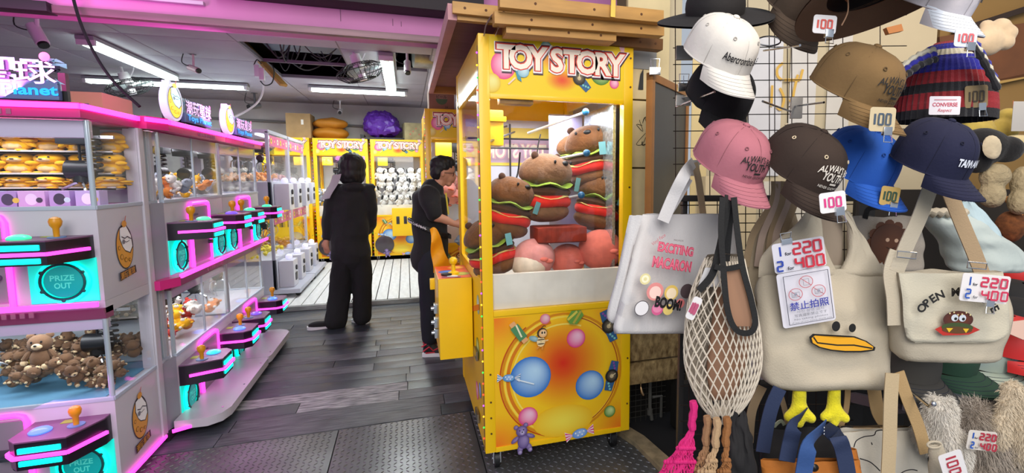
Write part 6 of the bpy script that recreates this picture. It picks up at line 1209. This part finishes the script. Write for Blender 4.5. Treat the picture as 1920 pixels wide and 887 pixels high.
# 3 duck tote
t3 = thing('tote_bag', 'large cream tote with a duck face, black eyes and flat yellow beak', 'bag', PD(1540, 727, 1.27))
bag_body(t3, [(498, 1424, 1660), (540, 1422, 1663), (600, 1418, 1666), (660, 1416, 1668), (700, 1424, 1664), (718, 1440, 1658), (728, 1475, 1650)], 1.27, .10, 'bag_body', CV, nu=44, nv=50, wr=.016, p=3, topopen=True, dip=8)
_, S3 = bag_body(t3, [(396, 1512, 1538), (425, 1488, 1542), (455, 1450, 1546), (485, 1426, 1557), (520, 1422, 1575)], 1.262, .03, 'left_handle', CV, nu=18, nv=20, wr=.006, p=3, seed=3)
bag_body(t3, [(396, 1570, 1592), (425, 1588, 1606), (455, 1592, 1624), (485, 1586, 1644), (520, 1566, 1664)], 1.268, .03, 'right_handle', CV, nu=18, nv=20, wr=.006, p=3, seed=5)
bag_body(t3, [(396, 1530, 1580), (440, 1530, 1580), (500, 1532, 1578), (512, 1540, 1570)], 1.30, .01, 'inner_lining', mat('lining_tan', '8f8070', .9), nu=10, nv=10, wr=.004, seed=6)
def duck(A):
    for x, y, r in ((-.045, .062, .010), (-.006, .058, .0085)): A.disc((x, y), r, '14110f', ry=r*1.25, n=18)
    o = [(-.108, .036), (-.10, .044), (-.07, .040), (-.04, .036), (.0, .038), (.03, .026), (.052, .010), (.05, .002), (.02, -.002), (-.02, -.002), (-.055, .002), (-.085, .010), (-.104, .022)]
    A.poly([(x*1.0, y) for x, y in o], '14110f'); A.poly([((x+.028)*.93-.028, (y-.02)*.82+.02) for x, y in o], 'e0a018'); A.line([(-.098, .036), (-.088, .022), (-.04, .016), (.0, .016), (.044, .008)], .0035, '14110f')
art_on(t3, 1600, 659, 1.205, duck, 'duck_print')
for px, s in ((1497, 1.0), (1562, .92)):
    ft = thing('plush_foot', f'yellow fuzzy plush duck foot dangling below the duck tote, {"left" if px < 1530 else "right"} one', 'plush', PD(px, 780, 1.26), rot=SR); b = MB(); limb(b, [(0, 0, .075*s), (0, 0, .04*s), (0, -.004, .02*s)], [.016*s, .017*s, .022*s], 12)
    for a, l in ((-55, .036), (-5, .042), (45, .036)): limb(b, [(0, -.006, .018*s), (math.sin(R(a))*l*s, -.012, .018*s-math.cos(R(a))*l*.7*s)], [.02*s, .013*s], 10)
    f_ = bake(b, .004, 2); f_.build('foot', plush('fuzz_yellow', 'd8cc20', bump=.7, bs=200, var=.15), ft)
# price sign with no-photography notice
nt_ = thing('price_notice', 'long white price sign with no-photography symbols clipped to the duck tote', 'sign', PD(1505, 530, 1.19), rot=MX((RV*math.cos(R(10))+UP*math.sin(R(10)), UP*math.cos(R(10))-RV*math.sin(R(10)), -WV)).transposed() @ MX.Diagonal((1.28, 1.12, 1)))
b = MB(); b.prism(round_rect(-.048, .048, .028, .092, .006), .0012); b.prism(round_rect(-.047, .052, -.092, .027, .006), .0012); b.build('card', mat('card_white', 'd2cfd8', .4), nt_)
A = Art(MX.Translation((0, 0, .0014)))
for n1, n2, y in (('1', '220', .064), ('2', '400', .034)): seg(A, n1, -.044, y, .010, .020, '2440a0', .0036); A.text('for', (-.020, y), .010, '2a2a3c', off=.02); seg(A, n2, -.010, y, .013, .022, 'c4283c', .0044, 1.42)
A.line([(-.038, -.083), (.044, -.083), (.044, .022), (-.038, .022)], .0016, '3a3848', True)
for (x, y, k) in ((.002, .004, 0), (-.020, -.019, 1), (.022, -.019, 2)):
    A.line([(x+.0125*math.cos(6.283*i/20), y+.0125*math.sin(6.283*i/20)) for i in range(20)], .0012, 'b84850', True); A.line([(x-.009, y+.009), (x+.009, y-.009)], .0012, 'b84850')
    if k == 0: A.line([(x-.005, y-.007), (x+.005, y-.007), (x+.005, y+.006), (x-.005, y+.006)], .0009, '6a6a78', True)
    else: A.line([(x-.007, y-.005), (x+.007, y-.005), (x+.007, y+.004), (x-.007, y+.004)], .0009, '6a6a78', True); A.disc((x, y), .003, '8a8a98', n=10)
A.text('禁止拍照', (.002, -.051), .019, '3a3f98', w=.072, off=.015); A.text('사진 촬영 금지', (.002, -.059), .007, '8a8a98', w=.05); A.text('写真撮影禁止です', (.002, -.067), .007, '6a6a74', w=.06); A.text('No taking photos', (.002, -.074), .006, '7a7a84', w=.062); A.text('of any of our items, thank you', (.002, -.080), .005, '8a8a90', w=.074)
A.build('notice_print', nt_); b = MB(); b.box((-.02, .094, .002), (.02, .012, .008), bev=.002); b.tube([(-.028, .096, .0), (-.03, .112, .004), (-.01, .112, .004), (-.012, .096, 0)], .0012, 5); b.build('clip', CHR, nt_)
# 4 messenger bag
t4 = thing('messenger_bag', 'cream canvas shoulder bag with burger motif and lettered flap', 'bag', PD(1780, 675, 1.2))
bag_body(t4, [(510, 1682, 1880), (560, 1676, 1888), (610, 1672, 1880), (650, 1674, 1868), (668, 1682, 1862), (677, 1700, 1850)], 1.21, .09, 'bag_body', CV, nu=36, nv=30, wr=.006, seed=8, p=4)
bag_body(t4, [(512, 1685, 1880), (560, 1692, 1890), (600, 1694, 1893), (625, 1698, 1890), (638, 1704, 1868), (643, 1716, 1850)], 1.155, .016, 'flap', mat('canvas_flap', 'b9b2a0', .92, bump=.5, bs=260, var=.04), nu=36, nv=30, wr=.004, seed=2, p=8, botr=.05)
strap(t4, PDs(1.17, (1745, 350), (1725, 405), (1700, 460), (1680, 510)), .036, m=CV); strap(t4, PDs(1.20, (1778, 355), (1800, 410), (1825, 470), (1842, 515)), .036, m=CVD); strap(t4, PDs(1.17, (1680, 470), (1668, 510), (1674, 560), (1676, 610)), .030, m=CV, name='side_tab')
for (px, py) in ((1700, 478), (1832, 498)): b = MB(); M = frame(PD(px, py, 1.155), RV-UP*.1, -WV); b.M = M; b.tube([(-.022, -.007, 0), (.022, -.007, 0), (.022, .007, 0), (-.022, .007, 0)], .0016, 6, closed=True); b.build('buckle', CHR, t4, w=True)
def burgerart(A):
    for k, (ch) in enumerate('OPEN MY LOVE'):
        a = R(152-k*11); A.text(ch, (.084*math.cos(a), .066*math.sin(a)-.010), .026, '1c1a18', off=.035, rot=a-math.pi/2)
    A.poly([(-.050, -.022), (-.028, -.010), (.03, -.010), (.052, -.020), (.028, -.032), (-.03, -.036)], 'b02a20'); A.disc((0, .002), .034, '6a3018', '45201a', ry=.020); A.disc((0, -.016), .036, '3a4a24', ry=.011); A.disc((0, -.022), .034, '5a3a18', ry=.008); A.poly([(-.025, -.018), (-.01, -.018), (-.018, -.028)], 'd8b020'); A.poly([(.012, -.018), (.026, -.018), (.02, -.028)], 'd8b020')
    for e in (-.009, .008): A.disc((e, .006), .008, 'c9ced6', ry=.008); A.disc((e+.002, .004), .0035, '1c1a18', n=10)
    for k in range(6): A.disc((-.022+k*.009, .016+.003*math.sin(k*2)), .002, 'd8c890', n=6)
art_on(t4, 1794, 600, 1.131, burgerart, 'burger_print', rot=-2)
price_tag(1846, 541, 1.10, .106, .062, -5, 'white price card, one for 220 and two for 400, clipped to the burger flap bag', tag_type='220')
# 5 bags behind
t5 = thing('tote_bag', 'cream tote with round brown smiling cookie print, behind the duck tote', 'bag', PD(1680, 510, 1.40))
bag_body(t5, [(406, 1590, 1722), (440, 1592, 1730), (480, 1600, 1730), (512, 1610, 1725)], 1.40, .05, 'bag_body', mat('canvas_greyish', 'a39c94', .92, bump=.5, bs=260), wr=.006, seed=4, p=4)
strap(t5, PDs(1.39, (1622, 410), (1628, 392), (1650, 388)), .014, m=BW)
art_on(t5, 1665, 455, 1.37, lambda A: ([A.disc((.058*.8*math.cos(a), .05*math.sin(a)), .014, '5a3420', n=10) for a in [6.283*i/12 for i in range(12)]], A.disc((0, 0), .050, '5a3420', '4a2a1a', ry=.052, off=(0, 0)), A.disc((-.004, .008), .0055, 'c8a890', n=10), A.disc((.020, .006), .0055, 'c8a890', n=10), A.line([(-.006, -.012), (.006, -.018), (.018, -.012)], .002, '2a1810'), A.text('ONGS.', (.022, -.062), .012, '4a3c34')), 'cookie_print')
t6 = thing('drawstring_bag', 'white and cream drawstring pouch bulging behind the flap bag straps', 'bag', PD(1850, 505, 1.36))
bag_body(t6, [(398, 1726, 1812), (420, 1740, 1840), (450, 1765, 1880), (480, 1775, 1915), (500, 1780, 1918), (510, 1790, 1905)], 1.38, .12, 'bag_body', mat('canvas_bluish', 'aab4b2', .85, bump=.3, bs=120, var=.05), wr=.012, seed=9, p=2.2, topopen=False)
b = MB(); b.tube([PD(1728+7*k, 396+(4 if k % 2 else 0), 1.34) for k in range(13)], [.010, .013]*6+[.010], 8); b.build('gathered_rim', CV, t6, w=True)
bag_body(t6, [(378, 1800, 1826), (400, 1800, 1845), (440, 1806, 1872), (470, 1820, 1895), (490, 1835, 1900)], 1.36, .06, 'blue_fold', mat('cloth_paleblue', 'a4b8c0', .85, bump=.3, bs=60), wr=.008, seed=12)
t7 = thing('tote_bag', 'beige canvas bags hanging behind the duck tote on its left', 'bag', PD(1430, 560, 1.40))
bag_body(t7, [(400, 1428, 1492), (440, 1412, 1500), (490, 1395, 1500), (540, 1388, 1500), (600, 1385, 1490), (640, 1390, 1470)], 1.38, .06, 'bag_body', mat('canvas_beige', 'a3937a', .92, bump=.5, bs=260), wr=.010, seed=14)
for k, (xa, xb) in enumerate(((1448, 1412), (1456, 1430), (1466, 1446), (1478, 1455), (1490, 1470))): strap(t7, PDs(1.34, (xa+4, 340), (xa, 380), (xb, 440), (xb-14+4*k, 500)), .018, m=(CVD, mat('strap_rose', 'b09a8c', .9))[k % 2])
# ---- lower hanging bags
def macrame(px, py0, py1, x0, x1, m, label, D=1.15, n=9, seed=0):
    t = thing('cord_bag', label, 'bag', PD(px, py1, D)); b = MB(); b.tube([PD(px+2*math.sin(k), py0+(py1-py0)*.0+k*9, D) for k in range(7)], [.008, .010]*3+[.008], 8); b.build('braided_handle', m, t, w=True)
    b = MB(); ys = py0+50
    for k in range(n):
        u = k/(n-1); rr = random.Random(k+seed); P_ = [PD(px+(u-.5)*4, ys, D)]
        for j in range(1, 9): v = j/8; P_.append(PD(px+(x0+(x1-x0)*u-px)*v+3*math.sin(j*2.2+k), ys+(py1-ys)*v, D-.02*math.sin(u*3.14)*v))
        b.tube(cr(P_, 3), .0024, 6)
        for j in (3, 5, 7): b.ell(P_[j], .0055, nu=7, nv=5)
    for j in (4, 6, 8): v = j/8; b.tube([PD(px+(x0+(x1-x0)*k/(n-1)-px)*v, ys+(py1-ys)*v+4*math.sin(k*2.5), D-.012) for k in range(n)], .0022, 5)
    tag(b.build('cords', m, t, w=True), kind='stuff'); return t
macrame(1299, 752, 905, 1222, 1300, mat('cord_magenta', 'c01468', .8, bump=.5, bs=200), 'hot pink knotted cord bag, lowest left', n=16, D=1.12)
macrame(1325, 780, 910, 1285, 1345, mat('cord_tan', '8f6a4a', .85, bump=.5, bs=200), 'tan knotted cord bag with braided handle, next to the pink one', n=9, D=1.13, seed=3)
macrame(1343, 784, 915, 1296, 1340, mat('cord_beige', 'a88a68', .85, bump=.5, bs=200), 'beige knotted cord bag in the middle of the braided ones', n=7, D=1.11, seed=5)
macrame(1362, 782, 915, 1344, 1374, mat('cord_brown2', '8a5a30', .85, bump=.5, bs=200), 'brown knotted cord bag at the right of the braided ones', n=7, D=1.12, seed=8)
t8 = thing('cloth_bag', 'plain black cloth bags bunched below the net bag', 'bag', PD(1400, 880, 1.2)); bag_body(t8, [(770, 1370, 1394), (800, 1362, 1404), (850, 1358, 1412), (920, 1352, 1424)], 1.17, .07, 'bag_body', mat('cloth_black', '131114', .85, bump=.4, bs=60), wr=.012, seed=21); bag_body(t8, [(800, 1440, 1600), (850, 1425, 1600), (930, 1425, 1600)], 1.28, .05, 'rear_bag', mat('cloth_black'), wr=.008, seed=22)
t9 = thing('tote_bag', 'small sage green tote hanging behind the navy handles', 'bag', PD(1460, 850, 1.32)); bag_body(t9, [(803, 1446, 1476), (830, 1440, 1478), (850, 1436, 1470)], 1.33, .02, 'bag_body', mat('canvas_sage', 'a3aa94', .9, bump=.4, bs=200), nu=12, nv=12, wr=.002); strap(t9, PDs(1.33, (1448, 808), (1455, 796), (1466, 790), (1474, 806)), .008, m=mat('canvas_sage')); strap(t9, PDs(1.34, (1430, 725), (1410, 770), (1404, 830)), .024, m=CVD); strap(t9, PDs(1.34, (1460, 728), (1472, 770), (1478, 800)), .014, m=CVD)
t10 = thing('tote_bag', 'orange-brown canvas tote with wide navy handles, bottom edge', 'bag', PD(1520, 900, 1.15)); OC = mat('canvas_orange', 'a5601c', .85, bump=.6, bs=120, var=.15); NV = mat('webbing_navy', '1f2c4c', .8, bump=.3, bs=200); NVB = mat('webbing_blue', '2a4a80', .8, bump=.3, bs=200)
bag_body(t10, [(862, 1426, 1612), (900, 1430, 1616), (960, 1440, 1616)], 1.16, .06, 'bag_body', OC, wr=.004, seed=31, p=5); bag_body(t10, [(842, 1578, 1606), (870, 1582, 1612), (905, 1590, 1616)], 1.18, .04, 'side_fold', OC, nu=8, nv=10, wr=.003)
strap(t10, PDs(1.12, (1475, 865), (1482, 830), (1492, 795), (1508, 775, 1.25)), .036, m=NV); strap(t10, PDs(1.08, (1503, 925), (1508, 880), (1520, 830), (1545, 800, 1.18)), .036, m=NVB); strap(t10, PDs(1.12, (1545, 800, 1.2), (1570, 820), (1582, 850), (1592, 905)), .036, m=NV); strap(t10, PDs(1.22, (1462, 728), (1448, 760), (1438, 800), (1430, 848)), .034, m=NV)
b = MB(); b.lathe([(.009, 0), (.009, .002), (.003, .006), (.001, .0065)], 16, M=frame(PD(1527, 877, 1.115), RV, -WV)); b.build('snap', mat('snap_dark', '2a2622', .3, metal=.7), t10, w=True)
b = MB(); [b.ell(PD(1545+j, 802+k*6, 1.14), .0025, nu=8, nv=6) for k in range(3) for j in (0,)]; tag(b.build('rivets', CHR, t10, w=True), kind='stuff')
# cream tote with black outlined drawing, on the chrome hook
t11 = thing('tote_bag', 'cream tote with black line drawing and beige handles, hanging on the chrome hook', 'bag', PD(1680, 900, 1.2))
bag_body(t11, [(806, 1572, 1728), (840, 1574, 1736), (880, 1584, 1740), (960, 1600, 1746)], 1.26, .06, 'bag_body', mat('canvas_cream2', 'b8b2a6', .9, bump=.4, bs=260, var=.05), wr=.006, seed=41, p=4); bag_body(t11, [(800, 1574, 1706), (810, 1572, 1722), (820, 1572, 1728)], 1.28, .05, 'hem', CVD, nu=20, nv=6, wr=.002)
HN = mat('handle_beige', 'a3875e', .9, bump=.4, bs=260)
strap(t11, PDs(1.16, (1673, 700), (1670, 750), (1668, 820), (1664, 905)), .032, m=mat('handle_pale', 'b09c7c', .9, bump=.4, bs=260), k=10); strap(t11, PDs(1.18, (1684, 698), (1702, 750), (1722, 800), (1736, 850)), .028, m=HN); strap(t11, PDs(1.3, (1638, 724), (1646, 770), (1664, 800)), .034, m=HN); strap(t11, PDs(1.32, (1590, 728), (1586, 770), (1574, 806)), .014, m=HN)
def drawing(A):
    P_ = lambda pts: [SL(x, y, 1.20, PD(1650, 850, 1.20)) for x, y in pts]
    for pts in (((1600, 838), (1604, 825), (1618, 817), (1636, 814), (1640, 806), (1652, 804), (1664, 808)), ((1612, 860), (1630, 866), (1642, 875), (1652, 885)), ((1632, 828), (1634, 833)), ((1690, 890), (1700, 884), (1712, 882), (1722, 884))): A.line([(p.x, p.y) for p in cr([(*q_, 0) for q_ in P_(pts)], 5)], .0026, '17141a')
art_on(t11, 1650, 850, 1.20, drawing, 'outline_drawing')
t12 = thing('pouch', 'small cream pouch with open rim beside the fluffy white bag', 'bag', PD(1745, 900, 1.12)); bag_body(t12, [(832, 1742, 1766), (860, 1742, 1778), (920, 1745, 1790)], 1.12, .03, 'bag_body', CV, nu=12, wr=.003); b = MB(); b.tube([PD(1752+13*math.cos(a), 834+6*math.sin(a), 1.11) for a in [6.283*i/20 for i in range(20)]], .0025, 6, closed=True); b.build('rim', CV, t12, w=True)
price_tag(1786, 872, 1.06, .060, .050, -70, 'red-lettered price card hanging sideways from the small pouch', 'a83040', clipd=False)
# chrome hook arm
b = MB(); b.tube([PD(1660, 688, 1.45), PD(1700, 728, 1.25), PD(1742, 762, 1.08), PD(1750, 757, 1.06)], .0035, 8); b.ell(PD(1750, 757, 1.06), .006); solo('display_hook', b, CHR, 'chrome display arm carrying the beige handles', 'hook')
# ---- furry bags with real strands
def fur_blob(name, label, shapes, m, mf, ln, n, par_cat='bag', seed=0, droop=.6):
    t = thing(name, label, par_cat, shapes[0][0]); b = MB()
    for c, r in shapes: b.ell(c, r, M=SR, nu=20, nv=14)
    k = bake(b, .008, 3); k.bm.faces.ensure_lookup_table(); k.bm.normal_update(); fs = list(k.bm.faces); rr = random.Random(seed); f = MB()
    for _ in range(n):
        q_ = rr.choice(fs); c = q_.calc_center_median()+V([rr.uniform(-.004, .004) for _ in range(3)]); nn = q_.normal
        if nn.dot(WV) > .35: continue
        d = (nn*.8+V((rr.uniform(-.5, .5), rr.uniform(-.5, .5), -droop+rr.uniform(-.3, .3)))).normalized(); l = ln*rr.uniform(.6, 1.2); s_ = d.cross(WV).normalized()*.0007; e = c+d*l*.6; g = c+d*l+V((0, 0, -droop*l*.4))
        a1, a2, a3, a4, a5 = f.v(c-s_), f.v(c+s_), f.v(e+s_*.7), f.v(e-s_*.7), f.v(g); f.f((a1, a2, a3, a4)); f.f((a4, a3, a5))
    k.build('fur_base', m, t, w=True); tag(f.build('fur', mf, t, w=True, rn=False), kind='stuff'); return t
FW = mat('fur_white', 'c9c2b8', .9, bump=.4, bs=100); FG = mat('fur_grey', '84786c', .9, bump=.4, bs=100, var=.25); FC = mat('fur_cream', 'c8b8a0', .9)
fur_blob('fluffy_bag', 'fluffy white long-eared bag next to the chrome hook', [(PD(1752, 770, 1.2), (.022, .03, .04)), (PD(1766, 820, 1.2), (.028, .03, .06)), (PD(1790, 850, 1.2), (.032, .03, .06)), (PD(1776, 780, 1.2), (.016, .02, .05)), (PD(1740, 810, 1.22), (.03, .03, .05))], FW, FW, .010, 9000, seed=2)
fur_blob('furry_bag', 'shaggy grey furry bag with a red price card', [(PD(1822, 790, 1.3), (.06, .05, .05)), (PD(1850, 830, 1.3), (.07, .05, .06)), (PD(1845, 890, 1.3), (.10, .05, .06)), (PD(1890, 880, 1.3), (.06, .05, .06))], FG, mat('fur_grey_tip', 'a89c90', .9, var=.2, vs=40), .030, 12000, seed=4, droop=.5)
fur_blob('fluffy_bag', 'cream fluffy long-eared bag at the right edge of the shelf', [(PD(1894, 735, 1.25), (.022, .02, .03)), (PD(1884, 770, 1.25), (.018, .02, .05)), (PD(1872, 810, 1.25), (.02, .02, .05)), (PD(1908, 760, 1.25), (.018, .02, .06)), (PD(1915, 820, 1.25), (.03, .03, .08))], FC, FC, .009, 8000, seed=6)
price_tag(1840, 826, 1.15, .066, .046, -6, 'white price card, one for 220 and two for 400, on the shaggy grey bag', 'a83040', 'cfc8c0', tag_type='220', clipd=False)
# ---- shelf edge and caps lying on it
sh = thing('display_shelf', 'grey steel shelf edge with black trays at the lower right', 'shelf', PD(1800, 745, 1.5))
b = MB(); b.bar(PD(1700, 758, 1.30), PD(1885, 715, 1.62), .02, .040, bev=.003); b.build('shelf_edge', mat('shelf_steel', '6a696e', .4, metal=.4, var=.3, vs=30), sh, w=True)
b = MB(); b.bar(PD(1885, 715, 1.62), PD(1990, 690, 1.85), .02, .040, bev=.003); b.build('shelf_edge', mat('shelf_dark', '1c1b1e', .5), sh, w=True)
b = MB(); P_ = [PD(1660, 690, 1.35), PD(1700, 745, 1.30), PD(1885, 703, 1.62), PD(1990, 680, 1.85), PD(1990, 640, 2.6), PD(1660, 650, 2.4)]; zt = P_[1].z-.025; a = [b.v((p.x, p.y, zt)) for p in P_]; c_ = [b.v((p.x, p.y, zt-.012)) for p in P_]; b.f(a); b.f(c_[::-1]); [b.f((a[i], a[(i+1) % 6], c_[(i+1) % 6], c_[i])) for i in range(6)]; b.build('shelf_board', mat('shelf_dark'), sh, w=True)
b = MB(); b.bar(PD(1600, 745, 1.6), PD(1690, 765, 1.4), .02, .03); b.build('shelf_rail', mat('rail_mauve', '5a525c', .5), sh, w=True)
def visor(px, py, D, rz, m, label, s=1.0, name='visor_cap', pitch=12, cr_=True):
    M = MX.Translation(PD(px, py, D)) @ SR.to_4x4() @ MX.Rotation(R(rz), 4, 'Z') @ MX.Rotation(R(pitch), 4, 'X') @ MX.Scale(s, 4); t = bpy.data.objects.new(name, None); C.objects.link(t); t.matrix_basis = M; tag(t, label, 'cap')
    BP = lambda u, v, dz: V((.088*math.sin(u*1.15), -.09*math.cos(u*1.15)-.075*v*(1-min(.999, abs(u))**2.6)**.5, -.028*(u*.9)**2*(.3+.7*v)-.01*v+dz)); b = MB()
    for dz in (0, -.004): b.grid(lambda u, v: BP(-1+2*u, v, dz), 24, 7)
    b.build('brim', m, t, rn=False); b = MB()
    for v in (.3, .5, .7, .9): b.tube([BP(-.9+1.8*i/20, v, .0006) for i in range(21)], .0006, 4)
    b.build('stitching', mat('stitch_dark', '2a3040', .8), t)
    if cr_: b = MB(); b.grid(lambda u, v: crownP(u*6.283, v*.999, .086, .095, .09), 40, 12, cu=True); b.build('crown', m, t, rn=False)
    return t
visor(1690, 685, 1.42, 10, mat('visor_grey', '4a4743', .85), 'dark grey cap on the shelf behind the chrome hook', 1.0)
visor(1748, 668, 1.48, 28, mat('visor_green', '1f4030', .85), 'dark green cap on the shelf under the flap bag', 1.15)
visor(1812, 664, 1.52, 30, mat('visor_blue', '5d7a94', .8, col2='a9b098', vs=4), 'faded blue and green cap with stitched brim on the shelf', 1.1)
visor(1885, 652, 1.48, 28, mat('visor_red', 'c01c1c', .6), 'bright red cap with gold edge under the flap bag', 1.1, pitch=4)
visor(1905, 590, 1.75, 10, mat('visor_black', '131317', .8), 'black cap stacked at the right edge of the shelf', 1.3)
visor(1895, 520, 1.9, 15, mat('visor_red'), 'red cap peeking out behind the flap bag, upper one', 1.0)
visor(1915, 625, 1.6, 20, mat('visor_black'), 'black cap with silver letters stacked at the right edge', 1.2)
b = MB(); b.prism([(0, 0), (.10, .012), (.10, -.02), (.045, -.045), (-.01, -.02)], .003, frame(PD(1880, 605, 1.35), RV, -WV+UP*.3)); solo('pale_visor', b, mat('visor_pink', 'c9a89a', .7), 'pale pink cap peak sticking out right of the flap bag', 'cap')
# ---- upper right shelf goods
def lump(name, label, cat, shapes, m, wob=.006, group=None, vox=.008):
    b = MB(); [b.ell(c, r, M=SR, nu=18, nv=12) for c, r in shapes]; k = bake(b, vox, 4); k.wobble(wob, 12, len(label)); return solo(name, k, m, label, cat, group)
YPL = plush('pillow_yellow', 'b09a4a', bump=.3)
lump('yellow_cushion', 'pale yellow plush cushion behind the navy cap, left one', 'plush toy', [(PD(1835, 245, 2.3), (.08, .05, .045)), (PD(1815, 238, 2.3), (.03, .03, .04)), (PD(1850, 236, 2.3), (.03, .03, .035))], YPL)
lump('yellow_cushion', 'pale yellow plush cushion at the right, under the paper sign', 'plush toy', [(PD(1880, 245, 2.3), (.07, .05, .055)), (PD(1890, 218, 2.3), (.045, .04, .04))], YPL)
lump('cream_cushion', 'cream cushion behind the black and white hat', 'plush toy', [(PD(1905, 270, 2.2), (.08, .05, .04))], plush('pillow_cream', 'c4b488'))
ph = lump('panda_hat', 'black plush hat with a large white oval patch', 'hat', [(PD(1845, 275, 1.9), (.09, .06, .07)), (PD(1885, 280, 1.9), (.06, .05, .05)), (PD(1830, 300, 1.9), (.05, .05, .05))], plush('plush_black2', '141214'))
b = MB(); b.ell(PD(1860, 276, 1.82), (.034, .012, .044), M=SR @ MX.Rotation(R(-20), 3, 'Y')); b.wobble(.002, 20); b.build('white_patch', plush('plush_offwhite', 'c9b89a'), ph, w=True)
lump('knit_beanie', 'cream knitted beanie with woven texture under the black and white hat', 'hat', [(PD(1865, 330, 1.9), (.055, .045, .05)), (PD(1860, 365, 1.9), (.045, .04, .05))], mat('beanie_knit', 'a59474', .95, bump=1, bs=55, var=.15, vs=30, dist=.01))
lump('knit_beanie', 'second cream knitted beanie cut by the right edge', 'hat', [(PD(1915, 340, 1.9), (.03, .04, .06)), (PD(1912, 380, 1.9), (.04, .04, .05))], mat('beanie_knit'))
lump('brown_beanie', 'brown fuzzy hat on the shelf at the right edge', 'hat', [(PD(1895, 425, 1.95), (.05, .05, .06))], mat('fuzz_brown', '6a3c1c', .95, bump=1, bs=80, var=.4, vs=60))
b = MB()
for k in range(9): b.ell(PD(rg.uniform(1800, 1915), rg.uniform(305, 420), 2.1), rg.uniform(.012, .022), nu=9, nv=7)
tag(solo('small_charms', b, plush('charm_orange', 'b0702c'), 'orange beads and charms between the hats on the right', 'charms', kind='stuff'))
fp = thing('foam_hand', 'cream four-fingered plush hand sticking out above the knitted hat', 'plush toy', PD(1830, 75, 1.6)); b = MB(); b.ell(PD(1852, 78, 1.6), (.05, .03, .045), M=SR, nu=18, nv=12)
for px, py, r in ((1850, 48, .018), (1876, 50, .026), (1888, 62, .026), (1884, 80, .024)): b.ell(PD(px, py, 1.6), (r*1.2, r, r), M=SR, nu=14, nv=10)
limb(b, [PD(1792, 100, 2.3), PD(1815, 85, 1.9), PD(1850, 80, 1.6)], [.02, .02, .03]); k = bake(b, .006, 3); k.build('hand', plush('foam_cream', 'c9b090', bump=.2), fp, w=True)
ps = thing('paper_sign', 'white sheet of small print with orange edge at the right edge', 'sign', PD(1905, 240, 2.2)); b = sbox(1896, 1960, 190, 246, 2.2, .002, '', None); b.build('sheet', mat('sheet_white', 'b8b4b0', .6), ps, w=True)
art_on(ps, 1915, 215, 2.196, lambda A: [A.line([(-.03+.02*(k % 3), .045-.018*(k//3)), (-.018+.02*(k % 3), .043-.018*(k//3))], .004, '3a3840') for k in range(18)]+[A.line([(-.045, .06), (-.038, -.07)], .003, 'c0603a')], 'sign_print')
b = MB(); b.prism([(0, 0), (.05, .012), (.058, -.01), (.01, -.02)], .02, frame(PD(1655, 55, 1.7), RV, -WV)); solo('wooden_trinket', b, mat('trinket_wood', 'b0703a', .6), 'small wooden trinket between the khaki and white caps', 'ornament')
# plain dark back and inner shelf behind the bags
b = sbox(1560, 2150, 355, 1200, 2.45, .03, '', None); b.build('shelf_back', mat('shelf_back_dark', '211a14', .9), sw2, w=False)
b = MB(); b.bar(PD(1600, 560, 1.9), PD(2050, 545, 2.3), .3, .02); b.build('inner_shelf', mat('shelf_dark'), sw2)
